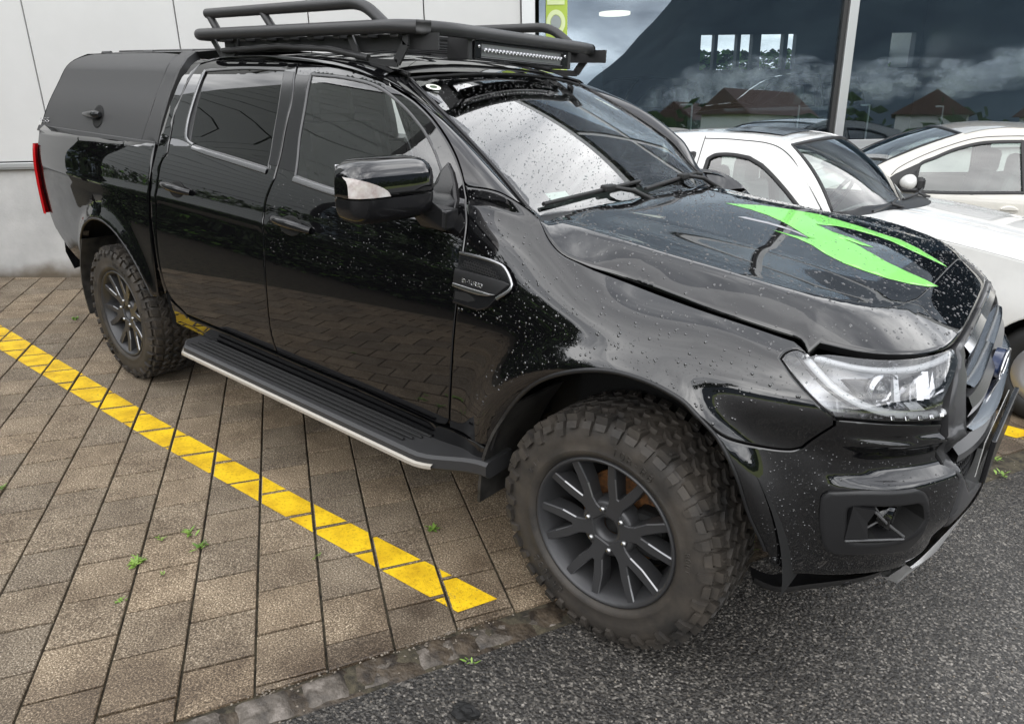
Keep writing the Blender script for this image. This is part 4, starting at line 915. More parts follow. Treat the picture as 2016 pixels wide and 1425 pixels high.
# corner strip of the cab between rear door and bed
strip_p = [(-2.532, 1.676), (-2.556, 1.587), (-2.586, 1.44), (-2.533, 1.287), (-2.57, 1.249), (-2.58, 1.19), (-2.59, 1.07), (-2.611, .91), (-2.619, .755), (-2.60, .65), (-2.635, .62), (-2.655, .75), (-2.65, 1.0), (-2.652, 1.2), (-2.66, 1.35), (-2.655, 1.50), (-2.63, 1.62), (-2.60, 1.70), (-2.56, 1.70)]
panel('cab_corner', body, np.array(strip_p), paint, TR, mirror=True, gap=.002)
# cab top skin: door-frame top line up to the drip channel, then the roof
def cant(u, v):   # u = x, v 0..1 from the door frame to the drip line
    x = np.asarray(u, float); v = np.asarray(v, float)
    vt = _top_line(x); a = body(x, vt)
    b = np.stack([x, -_drip_y(x), roof(x, _drip_y(x))+.004], -1)
    t = v[..., None]; c = (a+b)/2+np.array([0, -.012, .014])
    return (1-t)**2*a+2*t*(1-t)*c+t*t*b
_tl = sorted([tuple(q) for q in D['front_door'][1]]+[tuple(q) for q in D['rear_door'][1][1:]])
_top_line = lambda x: np.interp(x, [q[0] for q in _tl], [q[1]+.004 for q in _tl])
_drip_y = nspline([-2.62, -2.4, -1.8, -1.4, -1.18, -1.0], [.545, .560, .567, .566, .556, .548])
# windscreen pillar curve: from header corner down to the base corner
PIL = [(1.0, -.553), (.75, -.607), (.5, -.643), (.25, -.668), (.04, -.684), (-.03, -.69)]
P3 = screen(np.array([q[0] for q in PIL]), np.array([q[1] for q in PIL]))
PILf = nspline(np.linspace(0, 1, 6), P3)
dl = [tuple(q) for q in D['front_door'][1]]           # from mirror upwards/back
def pillar_side(n=60):
    """door side of the A pillar as 3-D points, base first"""
    top = [q for q in dl if q[0] > -1.27]
    base = [(-.5119, 1.3530), (-.6398, 1.3484)]
    uvs = dense(np.array([(-.645, 1.350)]+top), .02); uvs = uvs+np.array([.0035, .0035])
    return body(uvs[:, 0], uvs[:, 1])
S3 = pillar_side()
def resample(P, n):
    P = np.asarray(P); d = np.concatenate([[0], np.cumsum(np.linalg.norm(np.diff(P, axis=0), axis=1))]); t = np.linspace(0, d[-1], n)
    return np.stack([np.interp(t, d, P[:, i]) for i in range(3)], 1)
_fe = dense(np.array([D['front_fender'][2][3], D['front_fender'][2][2], D['front_fender'][2][1], D['front_fender'][2][0]]), .02)
fe3 = body(_fe[:, 0], _fe[:, 1]+.002)
A_ = np.vstack([resample(fe3, 14)[:-1], resample(S3, 48)])
corner = fe3[0]+np.array([-.012, .014, .006])
foot3 = PILf(np.array(.93))
B_ = np.vstack([resample(np.array([corner, (corner+foot3)/2+np.array([-.01, 0, .004]), foot3]), 14)[:-1], PILf(np.linspace(.93, 0, 48)**1.0)])
# keep matching heights roughly opposite each other on the pillar
rows = []
for t in np.linspace(0, 1, 11):
    k = (np.clip(np.linalg.norm(A_-B_, axis=1)/.16, 0, 1)*np.concatenate([np.linspace(.12, .8, 13), np.linspace(.85, 1, 48)]))[:, None]; c = (A_+B_)/2+np.array([.014, -.030, .026])*k; rows.append((1-t)**2*A_+2*t*(1-t)*c+t*t*B_)
PG = np.stack(rows, 1)
mb = MB(); mb.grid(PG); o = mb.build('pillar', paint, TR)
if np.cross(PG[25, 1]-PG[25, 0], PG[26, 0]-PG[25, 0])@np.array([.3, -1, .4]) > 0: o.data.flip_normals()
flipy(o)
# cant rail
xs = np.linspace(-2.60, -1.20, 60); vs = np.linspace(0, 1, 8)
U, Vv = np.meshgrid(xs, vs, indexing='ij'); mb = MB(); mb.grid(cant(U, Vv)); o = mb.build('cant_rail', paint, TR); flipy(o)
# front end of the cant rail runs into the pillar
# roof with two pressed swages
def roofs(x, y):
    z = roof(x, y); a = np.abs(y)
    return np.stack(np.broadcast_arrays(x, y, z-.010*np.exp(-((a-.30)/.025)**2)*sstep(-1.2, -1.5, x)), -1)
xr = []
ny = 41; Y = np.linspace(-1, 1, ny)
rows = []
for i in range(60):
    t = i/59
    row = []
    for q in Y:
        y = q*float(_drip_y(-2.62+t*1.5)-.012)
        xf = -1.10-.20*y*y-.012; x = -2.62+(xf+2.62)*t
        row.append(roofs(np.array(x), np.array(y)))
    rows.append(row)
mb = MB(); mb.grid(np.array(rows)); mb.build('roof_skin', paint, TR)
# drip channel strips
for s in (-1, 1):
    mb = MB(); pth = [(x, s*float(_drip_y(x)-.004), float(roof(np.array(x), np.array(_drip_y(x))))-.004) for x in np.linspace(-2.60, -1.17, 40)]; mb.tube(pth, .009, 6); mb.build('drip_channel', rubber, TR)
# --- bonnet
gap_uv = dense(np.array(D['front_fender'][3]+D['front_fender'][4][1:]), .02)
gx = body(gap_uv[:, 0], gap_uv[:, 1])
lip_u = np.linspace(.470, 1.492-.10+.0, 46); lip = body(lip_u, np.full(46, 1.325))
edge3 = np.vstack([gx, lip[1:]])
ord_ = np.argsort(gx[:, 0]); ex, ey, ez = gx[ord_, 0], -gx[ord_, 1], gx[ord_, 2]
def bonnet(x, y):
    x, y = np.broadcast_arrays(np.asarray(x, float), np.asarray(y, float)); z = hood(x, y); a = np.abs(y)
    yy = np.interp(x, ex, ey); zz = np.interp(x, ex, ez); zh = hood(x, yy)
    side = np.exp(-np.clip(yy-a, 0, 9)/.05)*(1-sstep(.40, .47, x))
    z = z+(zz+.001-zh)*side
    return np.stack([x, y, z], -1)
yb = np.linspace(float(-gx[0, 1]), 0, 14)
rear = [(-.345-.10*(1-(q/yb[0])**4), -q) for q in yb]
half = [tuple(q) for q in edge3[:, :2]]           # gap from the screen to the lamp, round the nose
lipxy = [(q[0], q[1]) for q in lip[1:]]
H = [(q[0], q[1]) for q in gx]+lipxy
full = H+[(x, -y) for x, y in H[::-1][1:]]
rr_ = [(x, y) for x, y in rear[1:]]; full = full+[(x, -y) for x, y in rr_[:-1]]+[(x, y) for x, y in rr_[::-1]]
R = [full[0]]
for q in full[1:]:
    if math.hypot(q[0]-R[-1][0], q[1]-R[-1][1]) > .006: R.append(q)
hood_ob = panel('hood', bonnet, np.array(R), paint, TR, step=.022, gap=.0035, edge=.010, drop=.004, flange=.03)
# hood lettering-free decal, printed film lying on the bonnet
greenm = pbr('green_film', (.20, .66, .10), .30, coat=.5); greyf = pbr('grey_film', (.34, .34, .36), .35)
def film(name, key, mat, off):
    o = panel(name, bonnet, np.array(D[key][0]), mat, hood_ob, step=.03, gap=0, edge=.004, drop=0, flange=0, off=off); return o
film('green_flash', 'decal', greenm, .0012); film('grey_flash', 'decal_grey', greyf, .0008)
# --- windscreen
top = [(1.0, y) for y in np.linspace(-.545, .545, 14)]; pl = [(q[0], -q[1]-.008) for q in PIL[1:5]]
wsp = [(1.0, -.545)]+[(v, y) for v, y in top[1:]]+[(v, y) for v, y in pl]+[(-.02, .66), (-.035, .3), (-.035, 0), (-.035, -.3), (-.02, -.66)]+[(v, -y) for v, y in pl[::-1]]
ws = panel('windscreen', screen, np.array(wsp), glass_ws, TR, step=.04, gap=.003, flange=.004, sgn=-1, off=.002)
# black printed band round the glass, on the inner face
frit = pbr('frit_band', (.005, .005, .006), .25); W_ = np.array(wsp)
inn = inset(W_, .045); inn[:, 0] = np.clip(inn[:, 0], .03, .945)
def bandf(lo, hi):
    P = dense(W_, .02, True); n = len(P); Q = inset(W_, .045); Q[:, 0] = np.clip(Q[:, 0], .02, .93)
    Qd = dense(Q, .02, True); m = min(len(P), len(Qd))
    P = P[np.linspace(0, len(P)-1, 200).astype(int)]; Qd = Qd[np.linspace(0, len(Qd)-1, 200).astype(int)]
    A = screen(P[:, 0], P[:, 1]); B = screen(Qd[:, 0], Qd[:, 1]); off = np.array([-.006, 0, -.004]); A = A+off; B = B+off; V = np.stack([A, B], 1).reshape(-1, 3)
    F = [(2*i, 2*i+1, 2*((i+1) % 200)+1, 2*((i+1) % 200)) for i in range(200)]
    return mobj('frit', V, F, frit, ws)
bandf(0, 1)
# sensor/mirror housing
c = screen(np.array(.86), np.array(.0)); mb = MB(); mb.box((c[0]-.10, -.075, c[2]-.075), (c[0]-.01, .075, c[2]-.005), bev=.015); mb.build('sensor_housing', plastic, ws)
mb = MB(); mb.box((c[0]-.17, -.12, c[2]-.13), (c[0]-.14, .12, c[2]-.07), bev=.014); mb.build('interior_mirror', gplast, ws)
stk = pbr('sticker_white', (.75, .77, .68), .5); skd = pbr('sticker_dark', (.06, .09, .05), .5)
v0, y0 = D['sticker'][0][0]
for nm, mt, a, b, of in (('sticker', stk, .026, .020, .0045), ('emblem', skd, .014, .009, .0055)):
    pts = [(v0+b*1.6*math.sin(t), y0+a*1.0*math.cos(t)) for t in np.linspace(0, 2*math.pi, 29)[:-1]]
    panel(nm, screen, np.array(pts), mt, ws, step=.02, gap=0, edge=.003, drop=0, flange=0, sgn=-1, off=of)
c = screen(np.array(.075), np.array(-.47)); q = [(.10, -.54), (.10, -.43), (.045, -.43), (.045, -.54)]
panel('vignette_sticker', screen, np.array(q), pbr('sticker_pale', (.55, .70, .62), .5), ws, step=.03, gap=0, edge=.004, drop=0, flange=0, sgn=-1, off=-.004)
# header seal + pillar trims
mb = MB(); mb.tube([tuple(screen(np.array(1.012), np.array(y))+np.array([0, 0, .002])) for y in np.linspace(-.555, .555, 30)], .007, 6); mb.build('header_seal', rubber, TR)
for s in (-1, 1):
    pth = PILf(np.linspace(0, 1, 40)).copy(); pth[:, 1] *= -s; pth[:, 0] += .002; pth[:, 2] += .004; mb = MB(); mb.tube(pth, .0075, 7); mb.build('pillar_trim', gplast, TR)
# --- side glass, seals, trims
sealm = pbr('seal_grey', (.075, .075, .077), .30)
for key, nm, gm_, par in (('front_window', 'front_window_glass', glass_f, fd), ('rear_window', 'rear_window_glass', glass_p, rd)):
    src = rg('rear_glass' if key[0] == 'r' else key, .03)
    o = panel(nm, body, inset(src, -.006), gm_, TR, step=.04, gap=0, edge=.004, drop=0, flange=.003, off=-.005); flipy(o)
    W2 = ring(D[key], .02); o = strip('window_seal', body, W2, sealm, TR, w=.013, h=.005, step=.02, closed=True, off=-.004); flipy(o)
bw = D['front_window'][2]; rw = D['rear_window'][2]
belt = lambda L, dz: [(u, v+dz) for u, v in L]
sill_m = pbr('belt_moulding', (.20, .20, .205), .20, metal=.75)
strip('belt_moulding', body, belt(bw, -.010), sill_m, TR, w=.026, h=.006, mirror=True); strip('belt_moulding', body, belt(rw, -.010), sill_m, TR, w=.026, h=.006, mirror=True)
strip('window_trim', body, D['rear_window'][3], sill_m, TR, w=.018, h=.006, mirror=True)
# quarter fillet behind the rear glass
q_ = D['rear_window'][3]; qq = [q_[0]]+q_[1:]; gl = D['rear_glass'][3]
fil = np.array([tuple(a) for a in q_]+[tuple(a) for a in gl[::-1]])
panel('quarter_fillet', body, fil, plastic, TR, step=.05, gap=0, edge=.004, drop=.001, flange=.004, off=-.004, mirror=True)
# black film on the B pillar
bp1 = [(D['rear_window'][1][0]), *D['rear_window'][1][1:]]; bp2 = D['front_window'][3]
bsu = D['front_door'][2]
for nm, L1, L2 in (('pillar_film', [tuple(a) for a in D['rear_window'][1]], [(u-.006, v) for u, v in bsu]), ('pillar_film', [(u+.006, v) for u, v in bsu], [tuple(a) for a in D['front_window'][3][::-1]])):
    hi = min(L1[0][1], L2[0][1])-.006; lo = max(L1[-1][1], L2[-1][1])+.012
    f1 = sorted(L1, key=lambda a: a[1]); f2 = sorted(L2, key=lambda a: a[1])
    vv_ = np.linspace(lo, hi, 12); u1 = np.interp(vv_, [a[1] for a in f1], [a[0] for a in f1])-.012*0; u2 = np.interp(vv_, [a[1] for a in f2], [a[0] for a in f2])
    poly = [(a, b) for a, b in zip(u1, vv_)]+[(a, b) for a, b in zip(u2[::-1], vv_[::-1])]
    panel(nm, body, np.array(poly), gplast, TR, step=.05, gap=.001, edge=.003, drop=.0008, flange=.002, off=.0012, mirror=True)
# --- door handles
def handle(name, u0, u1, v, F=body, mat=gplast):
    mb = MB(); n = 13; P = []
    for i in range(n):
        t = i/(n-1); X, fu, fv, N = frame_of(F, np.array([(u0+(u1-u0)*t, v-.012*t)])); lift = .030*math.sin(math.pi*min(1, max(0, t)))**.5*.9+.004; P.append(X[0]+N[0]*lift)
    P = np.array(P); r = np.array([.013+.006*math.sin(math.pi*i/(n-1)) for i in range(n)]); mb.tube(P, r, 10); o = mb.build(name, mat, TR)
    X, fu, fv, N = frame_of(F, np.array([((u0+u1)/2-.01, v-.008)])); cup = MB(); Q = []
    ang = np.linspace(0, 2*math.pi, 25)[:-1]; pts = np.array([((u0+u1)/2+.070*math.cos(t), v-.010+.034*math.sin(t)) for t in ang])
    c_ = panel('handle_cup', F, pts, dark, TR, step=.05, gap=0, edge=.006, drop=.0, flange=0, off=.0015)
    flipy(c_); flipy(o)
h = D['handle_f'][0]; handle('door_handle', h[0][0], h[1][0], h[0][1])
h = D['handle_r'][0]; handle('door_handle', h[0][0], h[1][0], h[0][1])
# --- fender vent
vt = panel('side_vent', body, rg('vent', .01), gplast, TR, step=.02, gap=0, edge=.006, drop=-.002, flange=.014, off=.012)
def vpart(nm, key, mat, off, step=.012, parent=vt): return panel(nm, body, rg(key, .01), mat, parent, step=step, gap=0, edge=.003, drop=.001, flange=.006, off=off)
vpart('vent_recess', 'vent_mesh', dark, .0125); vpart('vent_recess', 'vent_mesh2', dark, .0125); vpart('badge_bar', 'vent_bar', plastic, .016); vpart('bright_strip', 'vent_chrome', satin, .020)
strip('vent_rim', body, [D['vent'][0][0], D['vent'][0][1], D['vent'][0][2], D['vent'][1][1], D['vent'][1][2], D['vent'][2][1], D['vent'][2][2]], satin, vt, w=.010, h=.004, off=.013)
# honeycomb over the recess
mb = MB(); mm_ = np.array(D['vent_mesh'][0]+D['vent_mesh'][1][1:]+D['vent_mesh'][2][1:]); lo, hi = mm_.min(0), mm_.max(0)
for i in range(14):
    for j in range(6):
        u = lo[0]+.011*i+(.0055 if j % 2 else 0); v = lo[1]+.0095*j
        if not inpoly(np.array([(u, v)]), mm_)[0]: continue
        ang = np.linspace(0, 2*math.pi, 7); q = np.array([(u+.0056*math.cos(t+.52), v+.0056*math.sin(t+.52)) for t in ang]); X, _, _, N = frame_of(body, q); mb.tube(X+N*.0145, .0011, 4)
mb.build('honeycomb', plastic, vt)
# raised lettering on the bar
GL = {'B': [[(0, 0), (0, 1), (.5, 1), (.6, .8), (.5, .53), (.65, .3), (.5, 0), (0, 0)], [(0, .53), (.5, .53)]], 'I': [[(.15, 0), (.15, 1)]], '-': [[(.05, .5), (.4, .5)]], 'T': [[(.3, 0), (.3, 1)], [(0, 1), (.6, 1)]], 'U': [[(0, 1), (0, .15), (.15, 0), (.45, 0), (.6, .15), (.6, 1)]], 'R': [[(0, 0), (0, 1), (.5, 1), (.6, .8), (.5, .5), (0, .5)], [(.3, .5), (.6, 0)]], 'O': [[(.1, 0), (0, .2), (0, .8), (.1, 1), (.5, 1), (.6, .8), (.6, .2), (.5, 0), (.1, 0)]],
      'S': [[(.6, .9), (.5, 1), (.1, 1), (0, .8), (.1, .55), (.5, .45), (.6, .2), (.5, 0), (.1, 0), (0, .1)]]}
def letters(name, txt, F, p0, p1, h, mat, parent, off, r):
    mb = MB(); p0, p1 = np.array(p0), np.array(p1); n = sum(.45 if c in 'I-' else .8 for c in txt); d = p1-p0; adv = 0; up = np.array([0, 1.0])
    for c in txt:
        w = .45 if c in 'I-' else .8
        for st in GL[c]:
            q = np.array([p0+d*((adv+a*(.95))/n)+up*h*b for a, b in st]); q = dense_lin(q, .004); X, _, _, N = frame_of(F, q); mb.tube(X+N*off, r, 5)
        adv += w
    return mb.build(name, mat, parent)
def dense_lin(q, s):
    out = [q[0]]
    for a, b in zip(q[:-1], q[1:]):
        k = max(1, int(np.linalg.norm(b-a)/s)); out += [a+(b-a)*(i+1)/k for i in range(k)]
    return np.array(out)
t0_, t1_ = D['text_bar'][0]; letters('lettering', 'BI-TURBO', body, (t0_[0], t0_[1]-.007), (t1_[0], t1_[1]-.007), .012, chrome, vt, .0175, .0010)
# left side vent as a mirrored set
vt2 = flipy(vt)
for ch in list(vt.children): flipy(ch, parent=vt2) if ch.name.split('.')[0] != 'lettering' else None
# --- front bumper and fog surrounds
fbz = rg('fog_bezel', .015)
bump_r = panel('front_bumper', body, rg('front_bumper', .015), paint, TR, holes=[inset(fbz, .006)], step=.02, flange=.03)
bump_l = flipy(bump_r)
bz = panel('fog_bezel', body, fbz, plastic, bump_r, holes=[rg('fog_hole', .015)], step=.02, gap=0, edge=.012, drop=.006, flange=.05, off=.012)
# recess: walls run inwards to a shaped pocket with a wedge
fh = rg('fog_hole', .015); fh = fh if area2(fh) > 0 else fh[::-1]
X, fu, fv, N = frame_of(body, fh); ctr = X.mean(0); Nm = N.mean(0); mb = MB(); n = len(X)
R0 = X+N*.006; R1 = ctr+(X-ctr)*.80-Nm*.055; V = np.vstack([R0, R1, [ctr-Nm*.06]])
mb.add(V, [(i, (i+1) % n, n+(i+1) % n, n+i) for i in range(n)]+[(n+i, n+(i+1) % n, 2*n) for i in range(n)]); po = mb.build('fog_pocket', dark, bump_r); 
def atb(u, v, off): X, fu, fv, N = frame_of(body, np.array([(u, v)])); return X[0]+N[0]*off
lo, hi = fh.min(0), fh.max(0); du, dv = hi-lo
mb = MB()
tri = [atb(lo[0]+.04*du, lo[1]+.10*dv, .012), atb(lo[0]+.04*du, lo[1]+.92*dv, .012), atb(lo[0]+.30*du, lo[1]+.88*dv, .010), atb(lo[0]+.25*du, lo[1]+.52*dv, .004), atb(lo[0]+.30*du, lo[1]+.14*dv, .008)]
low = [p-Nm*.05 for p in tri]
mb.add(tri+low, [(0, 4, 3, 2, 1)]+[(i, (i+1) % 5, 5+(i+1) % 5, 5+i) for i in range(5)]); mb.build('fog_fin', plastic, bump_r)
mb = MB(); mb.tube([atb(lo[0]+.28*du, lo[1]+.86*dv, .006), atb(lo[0]+.52*du, lo[1]+.46*dv, -.006), atb(lo[0]+.78*du, lo[1]+.14*dv,   .004)], .004, 6); mb.tube([atb(lo[0]+.05*du, lo[1]+.06*dv, .012), atb(lo[0]+.78*du, lo[1]+.10*dv, .008)], .0035, 6)
mb.tube([atb(lo[0]+.30*du, lo[1]+.20*dv, -.02), atb(lo[0]+.50*du, lo[1]+.50*dv, -.02), atb(lo[0]+.36*du, lo[1]+.8*dv, -.02)], .0035, 6)
mb.build('fog_blade', pbr('blade_grey', (.09, .09, .092), .25), bump_r)
cF = atb(lo[0]+.62*du, lo[1]+.5*dv, -.03); mb = MB(); mb.lathe([(0, .0), (.03, .0), (.036, .012), (.036, -.02)], (0, 0, 0), 'x', 20); o = mb.build('fog_lamp', glass_p, bump_r); o.location = cF
for ch in list(bump_r.children): flipy(ch, parent=bump_l) if ch.name.split('.')[0] != 'fog_lamp' else None
# parking sensors
for (u, v) in ((.478, .575), (.70, .50)):
    X, fu, fv, N = frame_of(body, np.array([(u, v)])); rot = Vector(N[0]).to_track_quat('Z', 'Y').to_matrix().to_4x4(); mb = MB(); mb.lathe([(0, .004), (.009, .004), (.0095, .001), (.012, .001), (.0135, .003), (.0145, 0)], (0, 0, 0), 'z', 20); o = mb.build('parking_sensor', gplast, bump_r); o.matrix_world = Matrix.Translation(Vector(X[0])) @ rot; o.parent = bump_r
# chin
chin = []
for u in np.linspace(.46, 1.392, 40): chin.append(body(np.array(u), np.array(.475)))
chin = np.array(chin); a = chin.copy(); b = chin.copy(); b[:, 2] -= .012; b[:, :2] *= .965; c2 = b.copy(); c2[:, :2] *= .9; c2[:, 2] -= .01
mb = MB(); mb.grid(np.stack([a+np.array([-.01, .01, .02]), b, c2], 0), flip=True); o = mb.build('chin_valance', plastic, TR); flipy(o)
# skid plate (bright)
sk = []
for t in np.linspace(0, 1, 24):
    u = .885+t*.507; lo_v = .47+.02; hi_v = .60+.10*sstep(.0, .5, t)
    A = body(np.array(u), np.array(hi_v)); B = body(np.array(u), np.array(.53)); Cc = body(np.array(u), np.array(.44)); off = np.array([.012, -.004, 0])
    w = sstep(0, .35, t); w2 = sstep(0, .12, t); Cq = B+(Cc-B)*w2; sk.append([B+(A-B)*w+off, B+off*1.6+np.array([.008*w, 0, 0]), Cq+off*1.1, Cq+np.array([-.10, .02, -.01])*w])
mb = MB(); mb.grid(np.array(sk)); o = mb.build('skid_plate', silver, TR, auto=28); flipy(o)
# --- grille: surround ring, mesh behind, bars, emblem, plate
gu = 1.3923
def front(u, v): return body(u, v)
inR = [(.842, 1.262), (.868, 1.14), (.878, 1.02), (.905, .905), (.955, .80), (1.02, .745)]
ou = [tuple(q) for q in D['headlight'][3]]
outR = [(.878, 1.312), (.871, 1.268), (.834, 1.23), (.802, 1.167), (.813, 1.099), (.815, 1.06), (.825, 1.02), (.850, .955), (.875, .90), (.905, .845), (.90, .72), (.95, .64), (1.1, .60), (gu, .595)]
inn_ = [(gu, .735), (1.12, .74), (1.0, .765), (.945, .83), (.905, .93), (.885, 1.05), (.885, 1.16), (.915, 1.25), (.96, 1.295), (1.1, 1.305), (gu, 1.307)]
sur = outR+inn_[:]
# upper edge along the bonnet lip
sur = outR+inn_+[(gu, 1.322), (1.1, 1.322), (.96, 1.322)]
gs = panel('grille_surround', body, np.array(sur), gplast, TR, step=.025, gap=.002, edge=.012, drop=.006, flange=.05, off=.006); gs.data.materials[0] = pbr('surround_plastic', (.045, .045, .047), .28); flipy(gs)
# dark back plate
ub = np.linspace(.86, gu, 16); vb = np.linspace(.70, 1.32, 14); U, Vv = np.meshgrid(ub, vb, indexing='ij'); X = body(U, Vv); X[..., 0] -= .085; X[..., 1] *= .97
mb = MB(); mb.grid(X); o = mb.build('grille_back', dark, TR); flipy(o)
def bar(v0, v1, u0, depth, mat, name):
    pts = []
    for u in np.linspace(u0, gu, 26):
        a, b = body(np.array(u), np.array(v0)), body(np.array(u), np.array(v1)); k = np.array([-depth, 0, 0]); q = np.array([.004, 0, 0]); m_ = (a+b)/2+np.array([.014, 0, 0]); pts.append([a+k, a+q, m_, b+q, b+k])
    mb = MB(); mb.grid(np.array(pts), flip=False); o = mb.build(name, mat, TR, auto=35); flipy(o)
bar(1.255, 1.300, .945, .06, chrome, 'grille_strip'); bar(1.10, 1.165, .895, .05, MAT['surround_plastic'], 'grille_bar'); bar(.90, .955, .92, .05, MAT['surround_plastic'], 'grille_bar'); bar(1.185, 1.195, .91, .04, chrome, 'grille_strip'); bar(1.055, 1.068, .89, .04, chrome, 'grille_strip')
# mesh of small cells
mb = MB()
for i in range(26):
    for j in range(15):
        u = .90+.020*i+(.01 if j % 2 else 0); v = .78+.034*j
        if u > gu-.002 or v > 1.29 or (u < .93 and (v > 1.2 or v < .92)): continue
        q = np.array([(u+.0105*math.cos(t), v+.0185*math.sin(t)) for t in np.linspace(0, 2*math.pi, 7)]); X = body(q[:, 0], q[:, 1]); X[:, 0] -= .035; mb.tube(X, .0016, 4)
o = mb.build('grille_mesh', plastic, TR); flipy(o)
c = body(np.array(gu), np.array(1.12)); mb = MB(); V, F = [], []
for rr2, h_ in ((.085, .012), (.092, .008)):
    pass
mb.lathe([(0, .028), (.060, .027), (.066, .022), (.066, 0)], (0, 0, 0), 'x', 32); o = mb.build('emblem', pbr('emblem_blue', (.01, .02, .06), .15), TR); o.location = (c[0]+.0, 0, c[2]); o.scale = (1, 1.35, .62)
mb = MB(); ring_ = [(.030, .074*1.35*math.cos(t)*.9, .074*.62*math.sin(t)*.9) for t in np.linspace(0, 2*math.pi, 41)[:-1]]; mb.tube(ring_, .0035, 6, closed=True); o = mb.build('emblem_rim', chrome, TR); o.location = (c[0], 0, c[2])
# number plate without characters readable from here: blank pale face in a black carrier
c = body(np.array(gu), np.array(.86)); pl_ = MB(); pl_.box((-.004, -.265, -.065), (.010, .265, .070), bev=.003); o = pl_.build('plate_carrier', gplast, TR); o.location = (c[0]+.012, 0, c[2]-.03)
pl_ = MB(); pl_.box((.0105, -.258, -.054), (.0125, .258, .056)); q = pl_.build('number_plate', pbr('plate_white', (.6, .6, .58), .3), o)
# --- headlights
def headlamp():
    hl = rg('headlight', .012); 
    lens = panel('headlight', body, hl, lensg, TR, step=.03, gap=.002, edge=.006, drop=.003, flange=.03, off=.001)
    lens_m = lens
    U0, V0 = hl.min(0); U1, V1 = hl.max(0)
    A = lambda s, t, off: atb(U0+(U1-U0)*s, V0+(V1-V0)*t, off)
    # bucket follows the outline, inset
    hi_ = inset(hl, .004); hi_ = hi_ if area2(hi_) > 0 else hi_[::-1]
    X, _, _, N = frame_of(body, hi_); ctr = X.mean(0); Nm = N.mean(0); Nm /= np.linalg.norm(Nm); n = len(X)
    R0 = X-N*.004; R1 = ctr+(X-ctr)*.93-Nm*.085; V = np.vstack([R0, R1]); mb = MB(); mb.add(V, [(i, (i+1) % n, n+(i+1) % n, n+i) for i in range(n)])
    mb.add(R1, [t for t in ear(hi_)]); mb.build('lamp_bucket', pbr('lamp_grey', (.58, .58, .59), .28, metal=.6), lens)
    # black wedge at the wing end
    def quad(pts, mat, nm, th=.01):
        P = np.array([A(*p) for p in pts]); n = len(P); low = P-Nm*th; m_ = MB(); m_.add(np.vstack([P, low]), [tuple(range(n))]+[(i, n+i, n+(i+1) % n, (i+1) % n) for i in range(n)]); return m_.build(nm, mat, lens)
    quad([(.27, .66, -.03), (.36, .34, -.03), (.42, .24, -.03), (.44, .76, -.03)], pbr('lamp_black', (.012, .012, .013), .12), 'lamp_bezel')
    # light guide: C shape along wing end and lower edge
    guide = pbr('light_guide', (.70, .71, .72), .15, coat=.6)
    path = [(.10, .84), (.16, .62), (.24, .42), (.34, .27), (.46, .17), (.62, .115), (.80, .095), (.93, .09)]
    P = np.array([A(s, t, -.018) for s, t in dense(np.array(path), .03)]); m_ = MB(); m_.tube(P, .011, 8); m_.build('light_guide', guide, lens)
    P = np.array([A(s, t, -.012) for s, t in dense(np.array([(.05, .86), (.12, .60), (.21, .38), (.32, .22), (.45, .115), (.62, .065), (.95, .045)]), .03)]); m_ = MB(); m_.tube(P, .004, 6); m_.build('lamp_rim', gplast, lens)
    for k in range(7):
        p = A(.48+.07*k, .115-.012*(k/6), -.004); m_ = MB(); m_.box((-.006, -.006, -.003), (.006, .006, .003), bev=.002); o = m_.build('led', chrome, lens); o.matrix_world = Matrix.Translation(Vector(p)) @ Vector(N.mean(0)).to_track_quat('Z', 'Y').to_matrix().to_4x4(); o.parent = lens
    # upper bright brow
    P = np.array([A(s, t, -.014) for s, t in dense(np.array([(.14, .86), (.35, .83), (.6, .845), (.80, .86), (.97, .87)]), .03)]); m_ = MB(); m_.tube(P, .009, 8); m_.build('lamp_brow', guide, lens)
    # projector cup and stepped reflectors
    refl = pbr('reflector', (.50, .50, .51), .16, metal=1.0); bump(refl, scale=55, strength=.35, dist=.004, detail=1)
    def cup(s, t, r, off, nm):
        p = A(s, t, off); q = Vector((.88, -.45, .02)).to_track_quat('Z', 'Y').to_matrix().to_4x4(); m_ = MB(); m_.lathe([(.010, -.055), (r*.5, -.045), (r*.85, -.02), (r, 0), (r+.004, .002), (r+.004, -.02)], (0, 0, 0), 'z', 28); o = m_.build(nm, refl, lens); o.matrix_world = Matrix.Translation(Vector(p)) @ q; o.parent = lens
        m_ = MB(); m_.lathe([(0, .004), (r*.35, .0), (r*.55, -.015), (r*.6, -.03)], (0, 0, 0), 'z', 24); o = m_.build('bulb_lens', lensg, lens); o.matrix_world = Matrix.Translation(Vector(p)) @ q; o.parent = lens
    cup(.47, .52, .040, -.035, 'reflector_cup')
    # faceted box reflector: fans of mirrored planes
    for k in range(7):
        s0 = .56+.048*k; quad([(s0, .36, -.065+.007*k), (s0+.043, .34, -.03), (s0+.046, .76, -.03), (s0+.004, .80, -.065+.010*k)], refl, 'reflector_facet', .004)
    for k in range(4):
        t0 = .30+.0*k; quad([(.50+.10*k, .20, -.022), (.595+.10*k, .185, -.022), (.595+.10*k, .33, -.05), (.50+.10*k, .35, -.05)], guide if k % 2 else refl, 'reflector_step', .004)
    quad([(.91, .12, -.02), (.985, .10, -.02), (.99, .84, -.02), (.955, .86, -.02), (.925, .4, -.02)], pbr('lamp_side', (.10, .10, .10), .2), 'lamp_cheek')
    quad([(.50, .36, -.02), (.53, .36, -.02), (.52, .80, -.02), (.495, .82, -.02)], guide, 'lamp_post')
    quad([(.89, .30, -.018), (.915, .30, -.018), (.955, .82, -.018), (.93, .84, -.018)], guide, 'lamp_post')
    l2 = flipy(lens)
